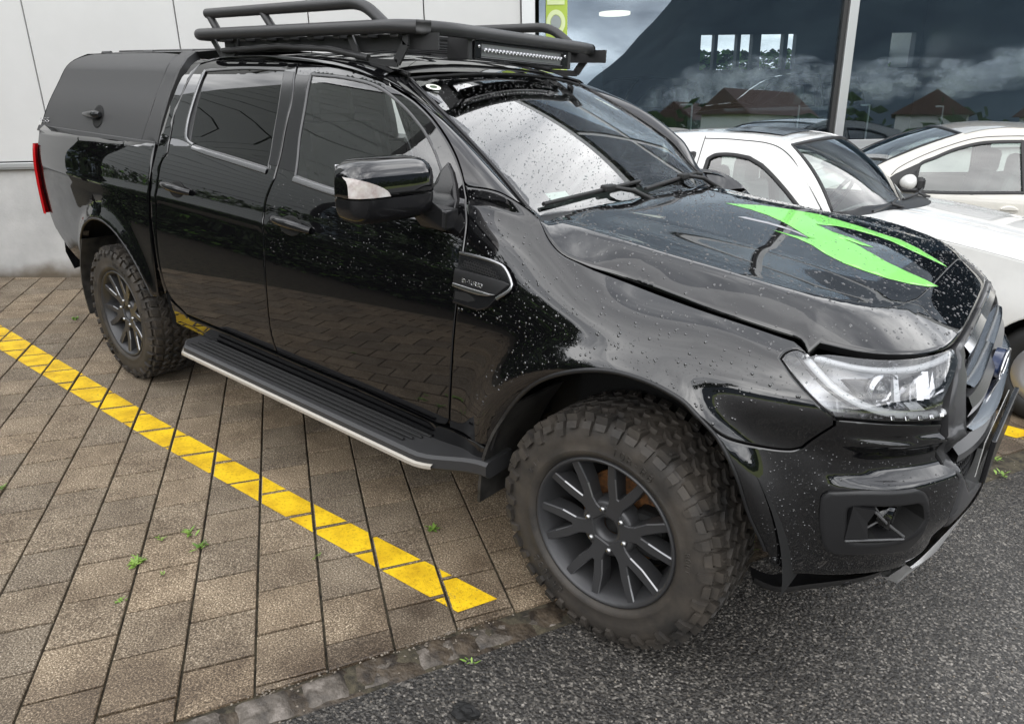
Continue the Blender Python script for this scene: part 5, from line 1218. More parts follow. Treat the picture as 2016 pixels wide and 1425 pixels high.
    for ch in list(lens.children):
        if ch.matrix_world.translation.length < 1e-6: flipy(ch, parent=l2)
headlamp()
# headlamp inner housing wall behind, engine bay darkness
mb = MB(); mb.box((-.30, -.60, .45), (.58, .60, .98)); mb.build('engine_bay', dark, TR)
# --- wheel arches: liner, lip, flaps
def liner(cx, r, y0, y1):
    mb = MB(); t = np.linspace(math.radians(2), math.radians(178), 36); A = np.array([(cx+r*math.cos(a), y0, .42+r*math.sin(a)) for a in t]); B = A.copy(); B[:, 1] = y1
    A2 = A.copy(); A2[:, 1] = y1
    mb.grid(np.stack([A, B], 0)); mb.add(list(B)+[(cx, y1, .42)], [(i, i+1, len(B)) for i in range(len(B)-1)]); o = mb.build('wheel_liner', dark, TR); flipy(o)
liner(0, .54, -.885, -.48); liner(-3.22, .54, -.86, -.46)
al = dense(np.array(D['front_fender'][10]), .02); X, fu, fv, N = frame_of(body, al); mb = MB(); mb.tube(X-N*.004, .008, 6); o = mb.build('arch_lip', plastic, TR); flipy(o)
al = dense(np.array(D['front_bumper'][4]), .02); X, fu, fv, N = frame_of(body, al); mb = MB(); mb.tube(X-N*.004, .006, 6); o = mb.build('arch_lip', plastic, TR); flipy(o)
ar = np.array(arc); X, fu, fv, N = frame_of(body, ar); mb = MB(); mb.tube(X-N*.004, .007, 6); o = mb.build('arch_lip', plastic, TR); flipy(o)
flapm = pbr('flap_rubber', (.018, .018, .018), .5); mottle(flapm, (.010, .010, .010), (.045, .043, .040), scale=14)
def flap(pts, th, name='mud_flap'):
    mb = MB(); P = dense(np.array(pts)[:, :], .03); n = len(P); V = []
    for p in P: V += [p+np.array([0, -.015, 0]), p+np.array([0, .26, 0]), p+np.array([-th, .26, 0]), p+np.array([-th, -.015, 0])]
    F = []
    for i in range(n-1):
        for k in range(4): F.append((4*i+k, 4*i+(k+1) % 4, 4*(i+1)+(k+1) % 4, 4*(i+1)+k))
    F += [(0, 1, 2, 3), (4*n-1, 4*n-2, 4*n-3, 4*n-4)]
    mb.add(V, F); o = mb.build(name, flapm, TR, auto=40); flipy(o)
flap([(-.335, -.905, .72), (-.405, -.908, .60), (-.445, -.908, .50), (-.462, -.908, .40), (-.468, -.905, .315)], .012)
flap([(-3.58, -.885, .76), (-3.655, -.885, .62), (-3.69, -.885, .50), (-3.70, -.88, .38), (-3.69, -.875, .285)], .012)
# --- side steps
stepm = pbr('step_black', (.028, .028, .029), .42); bump(stepm, scale=400, strength=.25, dist=.0008)
S = []
# section in (y, z): along x with shaped ends
xs = np.linspace(-2.375, -.43, 60)
for x in xs:
    e = min(sstep(-2.375, -2.30, x), 1-.0*x); f = 1-sstep(-.72, -.43, x)
    yo = -(.90+.100*(0.55+.45*e)*(.35+.65*f)); zt = .452+.03*(1-f); 
    S.append([(x, -.80, zt-.055), (x, yo+.02, zt-.062), (x, yo, zt-.045), (x, yo, zt-.010), (x, yo+.012, zt), (x, -.80, zt+.006)])
S = np.array(S); mb = MB(); mb.grid(S, flip=False); mb.add(list(S[0]), [tuple(range(6))]); mb.add(list(S[-1]), [tuple(range(6))[::-1]]); st = mb.build('side_step', stepm, TR, auto=30)
for k in range(6):
    mb = MB(); y = -.960+.026*k; a, b = -2.30+.02*k, -.80+.02*k
    mb.box((a, y-.0065, .450), (b, y+.0065, .4635), bev=.004); mb.build('tread_rib', rubber, st)
mb = MB(); P = np.array([(x, S[i][2][1]-.004, S[i][2][2]+.014) for i, x in enumerate(xs) if x < -.60]); 
G = []
for p in P: G.append([p+np.array([0, .004, -.022]), p+np.array([0, -.008, -.014]), p+np.array([0, -.008, -.002]), p+np.array([0, .003, .002])])
mb.grid(np.array(G)); trimm = pbr('step_trim', (.46, .43, .38), .36, metal=.4); mb.build('step_trim', trimm, st, auto=40)
st2 = flipy(st)
for ch in list(st.children): flipy(ch, parent=st2)
# --- door mirror
def mirror(sy):
    par = empty('door_mirror', parent=TR) if False else None
    def add(mb, nm, mat, auto=50, parent=None): o = mb.build(nm, mat, parent or TR, auto=auto); return o
    # cap: superellipsoid shell
    cx, cy, cz = MIR['c']; hx, hy, hz = MIR['h']; n1, n2 = 36, 28
    G = np.zeros((n1, n2, 3))
    for i in range(n1):
        a = -math.pi/2+math.pi*i/(n1-1)                      # along y, outer to inner
        for j in range(n2):
            b = 2*math.pi*j/(n2-1)
            sp = lambda c, e: np.sign(c)*abs(c)**e
            yy = sp(math.sin(a), .42); rr = sp(math.cos(a), .50)
            xx = rr*sp(math.cos(b), .52); zz = rr*sp(math.sin(b), .62)
            if xx < 0: xx *= .35
            G[i, j] = (cx+hx*xx, cy+hy*yy, cz+hz*zz)
    zb = cz-.14*hz
    Gt = G.copy(); Gt[..., 2] = np.maximum(Gt[..., 2], zb+.002); mb = MB(); mb.grid(Gt); cap = add(mb, 'mirror_cap', paint, None)
    Gl = G.copy(); Gl[..., 2] = np.minimum(Gl[..., 2], zb-.002); Gl[..., 0] = cx+(Gl[..., 0]-cx)*.97; mb = MB(); mb.grid(Gl); low = add(mb, 'mirror_body', gplast, None)
    ind = pbr('indicator_lens', (.55, .50, .48), .10, coat=1.0); mottle(ind, (.40, .33, .31), (.62, .60, .58), scale=26); bump(ind, scale=70, strength=.5, dist=.004, detail=1)
    I = []
    for yy in np.linspace(-.985, -.26, 22):
        col = []
        for t in np.linspace(0, 1, 6):
            zt = zb+.004+(hz*.60*min(1, (1-(yy+.985)/.725)**.55))*t
            # front surface of the cap at this y, z
            a = abs(yy)**(1/.42); ca = math.sqrt(max(0, 1-a*a)); rr = ca**.5 if ca > 0 else 0; q = min(.999, abs((zt-cz)/hz)/max(rr, 1e-3)); sb = q**(1/.62); cb = math.sqrt(max(0, 1-sb*sb))
            col.append((cx+hx*rr*cb**.52+.0035, cy+hy*yy-.002, zt))
        I.append(col)
    mb = MB(); mb.grid(np.array(I)); mb.build('mirror_indicator', ind, cap)
    # glass on the rear face
    mb = MB(); mb.box((cx-hx*.36, cy-hy*.88, cz-hz*.62), (cx-hx*.30, cy+hy*.86, cz+hz*.8), bev=.01); add(mb, 'mirror_glass', chrome, None)
    # foot on the door
    bx, by, bz = MIR['foot']; mb = MB()
    A0 = [(cx+hx*.25, cy+hy*.80, zb+.004), (cx-hx*.30, cy+hy*.80, zb+.004), (cx-hx*.30, cy+hy*.80, cz-hz*.94), (cx+hx*.20, cy+hy*.80, cz-hz*.94)]
    A1 = [(bx+.040, by-.02, bz+.028), (bx-.070, by-.02, bz+.030), (bx-.070, by-.02, bz-.040), (bx+.036, by-.02, bz-.040)]
    A2 = [(x, y+.06, z) for x, y, z in A1]
    mb.add(A0+A1+A2, [(0, 1, 5, 4), (1, 2, 6, 5), (2, 3, 7, 6), (3, 0, 4, 7), (4, 5, 9, 8), (5, 6, 10, 9), (6, 7, 11, 10), (7, 4, 8, 11), (0, 3, 2, 1)]); o = mb.build('mirror_foot', gplast, TR)
    md = o.modifiers.new('bevel', 'BEVEL'); md.width = .010; md.segments = 3
    for oo in (cap, low):
        f_ = flipy(oo); f_.matrix_world = Matrix.Translation((-.90, .86, 0)) @ Matrix.Rotation(math.radians(84), 4, 'Z') @ Matrix.Translation((.74, -.93, 0)); f_.parent = TR
    f_ = flipy(o); f_.location = (-.22, -.07, -.06)
mirror(-1)
sail = [(-.712, 1.385), (-.688, 1.350), (-.664, 1.300), (-.654, 1.250), (-.68, 1.228), (-.73, 1.232), (-.79, 1.262), (-.785, 1.33), (-.765, 1.385), (-.742, 1.412)]
panel('mirror_sail', body, np.array(sail), gplast, TR, step=.03, gap=0, edge=.008, drop=.003, flange=.012, off=.010)
# --- wipers and cowl
mb = MB(); cg = []
for y in np.linspace(-.70, .70, 30):
    a = screen(np.array(.0), np.array(y)); cg.append([a+np.array([-.01, 0, -.02]), a+np.array([.012, 0, -.006]), a+np.array([.07, 0, -.028]), a+np.array([.10, 0, -.06])])
mb.grid(np.array(cg)); mb.build('cowl_panel', plastic, TR)
def wiper(ya, yb, yp):
    A = screen(np.array(.020), np.array(ya)); B = screen(np.array(.070), np.array(yb)); N = np.array([.35, 0, .94])*.016
    P = np.array([A+(B-A)*t+N for t in np.linspace(0, 1, 9)]); mb = MB(); mb.tube(P, .0075, 6); w = mb.build('wiper', rubber, TR)
    mb = MB(); M_ = P[5]; pv_ = screen(np.array(-.05), np.array(yp))+np.array([.03, 0, .012]); mb.tube([M_+N*.5, (M_+pv_)/2+N*1.3, pv_+N*.4], [.007, .009, .012], 8); mb.tube([pv_-N, pv_+N*.9], .020, 12); mb.build('wiper_arm', rubber, w)
    mb = MB(); mb.box(tuple(M_-np.array([.012, .035, .008])), tuple(M_+np.array([.020, .035, .016])), bev=.006); mb.build('wiper_clip', rubber, w)
wiper(-.62, .02, -.02); wiper(.02, .60, .58)
# --- hardtop
def can(u, v): return canopy(u, v)
cp = [(-4.445, 1.322), (-3.78, 1.331), (-3.2, 1.331), (-2.908, 1.332), (-2.862, 1.437), (-2.838, 1.557), (-2.806, 1.66), (-2.80, 1.72), (-2.84, 1.762), (-3.2, 1.774), (-3.8, 1.774), (-4.04, 1.765), (-4.14, 1.73), (-4.22, 1.65), (-4.33, 1.49)]
HT = panel('hardtop', can, ring([cp[:4], cp[3:8], cp[7:9], cp[8:11], cp[10:15]+[cp[0]]], .03), matte, TR, step=.05, gap=.003, edge=.010, drop=.003, flange=.03)
fr_ = [(-2.902, 1.332), (-2.72, 1.335), (-2.708, 1.44), (-2.69, 1.572), (-2.655, 1.68), (-2.66, 1.735), (-2.70, 1.770), (-2.83, 1.768), (-2.795, 1.72), (-2.80, 1.66), (-2.832, 1.557), (-2.856, 1.437)]
HF = panel('hardtop_frame', can, np.array(fr_), matte, TR, step=.04, gap=.002, edge=.010, drop=.003, flange=.05, off=.004)
flipy(HT); flipy(HF)
skirt = [(-4.455, 1.305), (-3.78, 1.312), (-2.9, 1.314), (-2.735, 1.318), (-2.735, 1.349), (-2.9, 1.347), (-3.78, 1.346), (-4.43, 1.342)]
panel('hardtop_skirt', can, np.array(skirt), matte, TR, step=.06, gap=0, edge=.006, drop=.004, flange=.03, off=.014, mirror=True)
# roof of the hardtop, back end
rows = []
for x in np.linspace(-4.10, -2.67, 24):
    row = []
    w = float(-canopy(np.array(x), np.array(1.768))[1])
    for t in np.linspace(-1, 1, 21): row.append((x, w*t, 1.768+.030*(1-abs(t)**2.5)*sstep(-4.15, -3.8, x)))
    rows.append(row)
mb = MB(); mb.grid(np.array(rows)); mb.build('hardtop_roof', matte, TR)
rb = []
for t in np.linspace(0, 1, 14):
    x = np.interp(t, [0, .25, .5, 1], [-4.445, -4.33, -4.22, -4.10]); z = np.interp(t, [0, .25, .5, 1], [1.322, 1.49, 1.65, 1.768]); w = float(-canopy(np.array(x), np.array(z))[1]); rb.append([(x-.05*(1-(q/1.0)**2), w*q, z) for q in np.linspace(-1, 1, 15)])
mb = MB(); mb.grid(np.array(rb), flip=True); mb.build('hardtop_tailgate', glass_p, TR)
mb = MB()
for y in (-.44, -.40, -.30): pass
for x in (-3.88, -3.35, -2.92): mb = MB(); mb.tube([(x-.06, -.462, 1.773), (x+.06, -.467, 1.773)], .010, 8); mb.build('rack_pad', matte, TR)
mb = MB(); mb.tube([(-3.85, -.40, 1.783), (-2.70, -.42, 1.783)], .007, 6); rrl = mb.build('roof_rail', matte, TR); flipy(rrl)
# recessed pull handle
hu, hv = D['canopy_handle'][0][0]
ang = np.linspace(0, 2*math.pi, 33)[:-1]; sup = np.array([(hu+.125*np.sign(math.cos(t))*abs(math.cos(t))**.8-.015, hv+.062*math.sin(t)) for t in ang])
panel('handle_cup', can, np.array([(hu+.075*math.cos(t)+.045, hv+.060*math.sin(t)) for t in ang]), dark, HT, step=.05, gap=0, edge=.01, drop=0, flange=0, off=.002)
q = np.array([(hu+.105-.24*t, hv+.008-.006*t) for t in np.linspace(0, 1, 12)]); X, _, _, N = frame_of(can, q); r_ = [.012, .02, .024, .025, .024, .023, .022, .020, .018, .016, .014, .009]
mb = MB(); mb.tube(X+N*.014, r_, 10); mb.build('pull_handle', gplast, HT)
b0 = D['canopy_badge'][0]; letters('badge', 'RSS', can, (b0[0][0]-.01, b0[0][1]-.014), (b0[1][0]+.02, b0[1][1]-.014), .024, chrome, HT, .004, .0022)
# --- tail
tl = [(-4.392, 1.21), (-4.345, 1.215), (-4.338, 1.10), (-4.350, .95), (-4.372, .80), (-4.40, .80), (-4.41, 1.0)]
mb = MB()
G = []
for z in np.linspace(.80, 1.235, 14):
    y = -float(-body(np.array(-4.33), np.array(z))[1]); G.append([(-4.350, y-.012, z), (-4.37, y-.020, z), (-4.40, y-.010, z), (-4.41, y+.05, z), (-4.41, y+.12, z)])
mb.grid(np.array(G), flip=True); o = mb.build('tail_light', redlens, TR, auto=50); flipy(o)
mb = MB(); mb.box((-4.43, -.72, .62), (-4.37, .72, 1.31), bev=.02); mb.build('tailgate', paint, TR)
G = []
for t in np.linspace(0, 1, 16):
    y = -.70+1.4*t; c_ = 1-abs(2*t-1)**6; G.append([(-4.40-.0*c_, y, .60), (-4.44-.10*c_, y, .62), (-4.46-.11*c_, y, .52), (-4.36-.1*c_, y, .42)])
mb = MB(); mb.grid(np.array(G)); mb.build('rear_bumper', gplast, TR, auto=40)
mb = MB(); mb.box((-4.36, -.70, .70), (-2.68, .70, .74)); mb.box((-2.70, -.80, .60), (-2.675, .80, 1.30)); mb.build('bed_floor', dark, TR)
mb = MB(); mb.box((-2.66, -.60, .9), (-2.64, .60, 1.70)); mb.build('cab_back', dark, TR)
# --- chassis, axles, tank: dark shapes under the body
mb = MB()
for s in (-.42, .42): mb.box((-4.3, s-.05, .48), (.55, s+.05, .60))
mb.box((-2.6, -.75, .50), (-.5, .75, .56)); mb.tube([(-3.22, -.70, .40), (-3.22, .70, .40)], .05, 8); mb.tube([(0, -.70, .38), (0, .70, .38)], .035, 8); mb.box((-.3, -.35, .35), (.45, .35, .5), bev=.03); mb.build('chassis', dark, TR)
# --- cabin
cab = pbr('cabin_trim', (.055, .055, .056), .7); seatm = pbr('seat_cloth', (.05, .05, .052), .85); bump(seatm, scale=300, strength=.4, dist=.001)
mb = MB(); g = []
for y in np.linspace(-.70, .70, 16): g.append([(-.46, y, 1.22), (-.62, y, 1.245), (-.80, y, 1.22), (-.90, y, 1.12), (-.86, y, .8)])
mb.grid(np.array(g), flip=True); mb.build('dashboard', cab, TR)
mb = MB(); mb.box((-2.60, -.74, .55), (-.5, .74, .60)); mb.build('cabin_floor', cab, TR)
for x, y in ((-1.55, -.37), (-1.55, .37), (-2.35, -.37), (-2.35, .37)):
    mb = MB(); xf = Matrix.Translation((x, y, .90)); mb.box((-.25, -.25, -.12), (.27, .25, .08), bev=.06, xf=xf); mb.box((-.07, -.24, -.33), (.07, .24, .33), bev=.06, xf=Matrix.Translation((x-.26, y, 1.16)) @ Matrix.Rotation(math.radians(-14), 4, 'Y')); s_ = mb.build('seat', seatm, TR)
    mb = MB(); mb.box((-.05, -.13, -.09), (.05, .13, .10), bev=.045, xf=Matrix.Translation((x-.36, y, 1.55)) @ Matrix.Rotation(math.radians(-10), 4, 'Y')); mb.build('headrest', seatm, s_)
mb = MB(); t = np.linspace(0, 2*math.pi, 33)[:-1]; xf = Matrix.Translation((-.98, .37, 1.14)) @ Matrix.Rotation(math.radians(-62), 4, 'Y')
mb.tube([tuple(xf @ Vector((.185*math.cos(a), .185*math.sin(a), 0))) for a in t], .016, 8, closed=True)
for a in (0, 2.2, -2.2): mb.tube([tuple(xf @ Vector((0, 0, -.02))), tuple(xf @ Vector((.18*math.cos(a+1.57), .18*math.sin(a+1.57), 0)))], .014, 6)
mb.tube([tuple(xf @ Vector((0, 0, -.25))), tuple(xf @ Vector((0, 0, 0)))], .05, 10); mb.build('steering_wheel', cab, TR)
mb = MB(); mb.grid(np.array([[(x, y, float(roof(np.array(x), np.array(y)))-.05) for y in np.linspace(-.56, .56, 12)] for x in np.linspace(-2.6, -1.2, 12)]), flip=True); mb.build('headliner', pbr('headliner', (.40, .40, .39), .9), TR)
# --- roof rack
rk = empty('roof_rack', parent=TR); tag(rk)
zR = RACK['z']; 
def rounded(path, rad, n=7):
    P = [np.array(p, float) for p in path]; out = [P[0]]
    for i in range(1, len(P)-1):
        a, b, c = P[i-1], P[i], P[i+1]; d1 = (a-b)/np.linalg.norm(a-b); d2 = (c-b)/np.linalg.norm(c-b); p, q = b+d1*rad, b+d2*rad
        for k in range(n+1): t = k/n; out.append((1-t)**2*p+2*t*(1-t)*b+t*t*q)
    out.append(P[-1]); return out
main = RACK['main']
mb = MB(); mb.tube(rounded(main, .10), .0245, 14); mb.build('main_tube', powder, rk)
for pth, legs in RACK['hoops']:
    mb = MB(); mb.tube(rounded(pth, .075), .0215, 12); mb.build('side_hoop', powder, rk)
    for a, b in legs: mb = MB(); mb.tube([a, b], .017, 10); mb.build('hoop_leg', powder, rk)
for k in range(8):
    x = -2.35+.165*k; mb = MB(); mb.box((x-.022, -.60, zR-.035), (x+.022, .60, zR-.017), bev=.004); mb.build('deck_slat', powder, rk)
for s in (-1, 1):
    mb = MB(); mb.box((-2.42, s*.545-.004, zR-.075), (-1.02, s*.545+.004, zR-.02)); mb.build('side_plate', powder, rk)
# cut-out feet
def foot(x0, x1, zt, zb, y, tri=True):
    # a plate with a window cut in it, standing on the roof edge
    L = x1-x0; mb = MB()
    if tri:
        o_ = [(x0, zt), (x1, zt), (x1+.004, zt-.035), (x1-.045, zb+.012), (x1-.085, zb), (x0+.085, zb+.012), (x0+.06, zb+.03)]
        segs = [[(x0, zt), (x0+.055, zb+.018)], [(x0+.05, zb+.012), (x1-.05, zb+.004)], [(x1-.055, zb+.008), (x1-.004, zt-.035)], [(x1-.004, zt-.04), (x1-.004, zt)]]
        w = [.030, .026, .036, .03]
    for (a, b), ww in zip(segs, w):
        a = np.array(a); b = np.array(b); d = (b-a)/np.linalg.norm(b-a); nn = np.array([-d[1], d[0]])*ww/2
        q = [a+nn, a-nn, b-nn, b+nn]; V = [(p[0], y-.004, p[1]) for p in q]+[(p[0], y+.004, p[1]) for p in q]; mb.add(V, [(0, 1, 2, 3), (7, 6, 5, 4), (0, 4, 5, 1), (1, 5, 6, 2), (2, 6, 7, 3), (3, 7, 4, 0)])
    o = mb.build('rack_foot', powder, rk)
for a in RACK['feet']: foot(*a)
for s in (-1, 1): mb = MB(); mb.tube([(-2.40, s*.572, 1.768), (-1.95, s*.576, 1.782), (-1.6, s*.578, 1.768), (-1.36, s*.580, 1.735)], .013, 6); mb.build('roof_bar', powder, rk)
# light bar under the front tube
LB = RACK['bar']; p0, p1 = np.array(LB[0]), np.array(LB[1]); ax = (p1-p0); Lb = np.linalg.norm(ax); ax = ax/Lb; fwd = np.cross(ax, np.array([0, 0, 1.0])); fwd /= np.linalg.norm(fwd); upv = np.cross(fwd, ax)
if fwd[0] < 0: fwd = -fwd; upv = np.cross(ax, fwd)
if upv[2] < 0: upv = -upv
BMx = Matrix([[ax[i], fwd[i], upv[i], p0[i]] for i in range(3)]+[[0, 0, 0, 1]])
lb = empty('light_bar', parent=TR, mat=BMx)
mb = MB(); mb.box((0, -.055, -.030), (Lb, -.004, .028), bev=.008); mb.build('bar_housing', powder, lb)
mb = MB(); mb.box((-.012, -.012, -.034), (.028, .004, .032), bev=.004); mb.box((Lb-.028, -.012, -.034), (Lb+.012, .004, .032), bev=.004); mb.box((0, -.010, .022), (Lb, .004, .033), bev=.003); mb.box((0, -.010, -.034), (Lb, .004, -.024), bev=.003); mb.build('bar_bezel', gplast, lb)
mb = MB(); mb.box((.028, -.006, -.022), (Lb-.028, -.003, .022)); mb.build('bar_reflector', pbr('led_back', (.30, .30, .31), .3, metal=.8), lb)
nL = 24
for k in range(nL):
    x = .034+(Lb-.068)*(k+.5)/nL; mb = MB(); mb.lathe([(.009, .006), (.0075, 0), (.003, -.006), (0, -.006)], (0, 0, 0), 'y', 12); o = mb.build('led', chrome, lb) if k == 0 else None
    if k == 0: led0 = o
    else: o = led0.copy(); COL.objects.link(o); o.parent = lb
    o.location = (x, .003, 0); 
for k in (0, 1):
    mb = MB(); mb.lathe([(0, .004), (.006, .004), (.007, 0)], (0, 0, 0), 'y', 12); o = mb.build('bar_bolt', chrome, lb); o.location = (.010 if k == 0 else Lb-.010, .005, .012)
for (a, b) in RACK['brackets']:
    mb = MB(); mb.box(a, b, bev=.004); mb.build('bar_bracket', powder, rk)
# --- wheels
tyrem = pbr('tyre_rubber', (.030, .027, .024), .62); mottle(tyrem, (.016, .015, .014), (.062, .052, .042), scale=7, lo=.34, hi=.72); bump(tyrem, scale=160, strength=.35, dist=.002)
rimm = pbr('rim_grey', (.050, .050, .052), .36, metal=.4); lugm = pbr('lug_steel', (.38, .38, .38), .28, metal=1.0); rust = pbr('brake_rust', (.12, .05, .02), .7); mottle(rust, (.06, .03, .015), (.24, .10, .03), scale=60)
rime = pbr('rim_edge', (.26, .26, .265), .28, metal=.9)
def wheel(loc, steer, side):
    """side -1: outer face towards -y"""
    RO, RF = .387, .245
    w = empty('wheel', parent=TR, mat=Matrix.Translation(loc) @ Matrix.Rotation(steer, 4, 'Z') @ (Matrix.Identity(4) if side < 0 else Matrix.Rotation(math.pi, 4, 'Z')))
    # carcass profile (r, y): outer bead -> sidewall -> tread -> inner
    yo = -.128
    prof = [(RF-.010, yo+.030), (RF+.003, yo+.010), (RF+.012, yo+.002), (.262, yo-.002), (.270, yo-.0045), (.274, yo-.0045), (.277, yo-.003), (.300, yo-.007), (.318, yo-.006), (.336, yo-.001), (.350, yo+.005), (.360, yo+.014), (.367, yo+.028), (.371, yo+.05), (.373, 0), (.371, -yo-.05), (.366, -yo-.026), (.352, -yo-.004), (.318, -yo+.006), (.28, -yo+.004), (RF-.01, -yo-.03)]
    mb = MB(); mb.lathe(prof, (0, 0, 0), 'y', 96); t_ = mb.build('tyre', tyrem, w)
    # flatten slightly at the contact is hidden by the lugs
    tb = MB()
    def lug(a0, a1, y0, y1, r0, r1, skew=0.0, tap=.12, rb=None):
        V = []
        for (r, k) in ((r0, 0), (r1, 1)):
            for (aa, yy) in ((a0, y0), (a1, y0), (a1, y1), (a0, y1)):
                am = (a0+a1)/2; ym = (y0+y1)/2; s = 1-tap*k; a = am+(aa-am)*s+skew*(yy-ym); y = ym+(yy-ym)*s
                V.append((r*math.cos(a), y, r*math.sin(a)))
        tb.add(V, [(4, 5, 6, 7), (0, 1, 5, 4), (1, 2, 6, 5), (2, 3, 7, 6), (3, 0, 4, 7)])
    NP = 44; st = 2*math.pi/NP
    for k in range(NP):
        a = k*st; j = RNG.uniform(-.01, .01)
        # shoulder lugs wrapping on to the sidewall, long and short in turn
        for sg in (-1, 1):
            ao = a+(0 if sg < 0 else st*.5); L = .78 if k % 2 else .62
            ylo = yo+.006 if k % 2 else yo+.016
            q0, q1 = (ylo, -.078) if sg < 0 else (.078, -ylo)
            lug(ao+.08*st, ao+(.08+L)*st, q0, q1, .355, RO-(.004 if k % 2 else .001), skew=.5*sg)
            lug(ao+.30*st, ao+.46*st, q0+.012 if sg < 0 else q0+.008, q1-.012 if sg < 0 else q1-.012, .370, RO+.0006, skew=.5*sg)
            if sg < 0:   # sidewall biters
                am = ao+(.08+L/2)*st; V = []
                for (r, y, h) in ((.364, yo+.004, L*.46), (.345, yo-.006, L*.42), (.325, yo-.0085, L*.30)):
                    V += [(r*math.cos(am-h*st), y-.006, r*math.sin(am-h*st)), (r*math.cos(am+h*st), y-.006, r*math.sin(am+h*st))]
                for (r, y, h) in ((.364, yo+.012, L*.5), (.345, yo+.004, L*.48), (.322, yo-.002, L*.36)):
                    V += [(r*math.cos(am-h*st), y+.004, r*math.sin(am-h*st)), (r*math.cos(am+h*st), y+.004, r*math.sin(am+h*st))]
                if k % 2 == 0: tb.add(V, [(0, 1, 3, 2), (2, 3, 5, 4), (0, 2, 8, 6), (1, 7, 9, 3), (2, 4, 10, 8), (3, 9, 11, 5), (4, 5, 11, 10)])
                else: tb.add(V, [(0, 1, 3, 2), (0, 2, 8, 6), (1, 7, 9, 3), (2, 3, 9, 8)])
        for row, (y0, y1) in enumerate(((-.068, -.028), (-.020, .020), (.028, .068))):
            ao = a+row*st*.33; lug(ao+.06*st, ao+.50*st, y0, y1, .368, RO, skew=(2.2, -2.2, 2.2)[row]); lug(ao+.56*st, ao+.94*st, y0+.004, y1-.002, .368, RO-.001, skew=(-1.6, 1.6, -1.6)[row])
    tr_ = tb.build('tread', tyrem, t_); tag(tr_, kind='stuff')
    # raised sidewall characters (worn, generic)
    sl = MB()
    def arc_text(txt, a_mid, r, h, da):
        adv = -da*(len(txt)-1)/2
        for c in txt:
            for stt in GL[c]:
                P = []
                for (gx_, gy_) in dense_lin(np.array(stt), .2):
                    a = a_mid-(adv+(gx_-.3)*da*.8); rr = r+gy_*h; P.append((rr*math.cos(a), yo-.0068, rr*math.sin(a)))
                sl.tube(P, .0018, 4)
            adv += da
    arc_text('TOR-RB', math.radians(72), .284, .022, .085); arc_text('ORTUSO', math.radians(232), .284, .022, .085); arc_text('R-IT', math.radians(150), .286, .014, .06); arc_text('BOUT', math.radians(8), .286, .014, .06)
    tag(sl.build('sidewall_lettering', tyrem, t_), kind='stuff')
    # rim barrel and flange
    mb = MB(); mb.lathe([(RF+.002, yo+.012), (RF, yo+.004), (RF-.006, yo+.003), (RF-.012, yo+.012), (.222, yo+.030), (.214, yo+.06), (.200, yo+.12), (.205, .10)], (0, 0, 0), 'y', 80); rim = mb.build('rim', rimm, w)
    # spokes: six Y shapes cut from plate
    hubz = yo+.050
    def yshape(k):
        a0 = k*math.pi/3+math.radians(14); ca, sa = math.cos(a0), math.sin(a0); h = .060
        # half outline in polar-ish local (radial r, lateral q)
        L = [(.045, .031), (.084, .025), (.106, .028), (.150, .048), (.232, .070), (.237, .043), (.190, .028), (.150, .013), (.126, .003)]
        out = [(r, q) for r, q in L]+[(r, -q) for r, q in L[::-1]]
        n = len(out); mb = MB()
        def zf(r, lvl): return (yo+.014+.022*math.cos(min(1, r/.236)*math.pi*.5)) if lvl else yo+.085
        Qs = inset(np.array(out), .0030)
        V = [(r*ca-q*sa, yo+.080, r*sa+q*ca) for r, q in out]+[(r*ca-q*sa, zf(r, 1)+.004, r*sa+q*ca) for r, q in out]+[(r*ca-q*sa, zf(r, 1), r*sa+q*ca) for r, q in Qs]
        F = [(k_*n+i, k_*n+(i+1) % n, (k_+1)*n+(i+1) % n, (k_+1)*n+i) for k_ in range(2) for i in range(n)]
        F += [tuple(2*n+i for i in t) for t in ear(Qs)]
        F = [f[::-1] for f in F]
        mi = [0]*n+[1 if i in (2, 3, 6, 7, 10, 11, 14) else 0 for i in range(n)]+[0]*(len(F)-2*n)
        o = mobj('spoke', V, F, None, rim, mats=[rimm, rime], midx=mi)
        # raised inner web of the fork
        return o
    for k in range(6): yshape(k)
    mb = MB(); mb.lathe([(.034, hubz+.030), (.036, hubz-.006), (.046, hubz-.010), (.085, hubz-.012), (.094, hubz-.004), (.096, hubz+.05)], (0, 0, 0), 'y', 48); mb.build('hub', rimm, rim)
    mb = MB(); mb.lathe([(0, hubz+.022), (.024, hubz+.022), (.033, hubz+.034), (.034, hubz+.034)], (0, 0, 0), 'y', 30); mb.build('hub_bore', dark, rim)
    for k in range(6):
        a = k*math.pi/3+math.radians(44); mb = MB(); mb.lathe([(0, -.016), (.006, -.0155), (.0095, -.010), (.0105, 0), (.0105, .012)], (0, 0, 0), 'y', 14); o = mb.build('lug_nut', lugm, rim); o.location = (.069*math.cos(a), hubz-.008, .069*math.sin(a))
    mb = MB(); mb.lathe([(.06, .015), (.150, .010), (.155, .012), (.155, .034), (.06, .034)], (0, 0, 0), 'y', 48); mb.build('brake_disc', rust, w)
    mb = MB(); mb.box((.06, -.045, -.075), (.165, .055, .075), bev=.02); o = mb.build('brake_caliper', dark, w)
    mb = MB(); mb.lathe([(.0, .09), (.20, .09), (.20, .07)], (0, 0, 0), 'y', 32); mb.build('wheel_back', dark, w)
    return w
WY = .771
wheel((0, -WY, .388), WSTEER, -1); wheel((0, WY, .388), WSTEER, 1); wheel((-3.22, -WY, .388), 0, -1); wheel((-3.22, WY, .388), 0, 1)
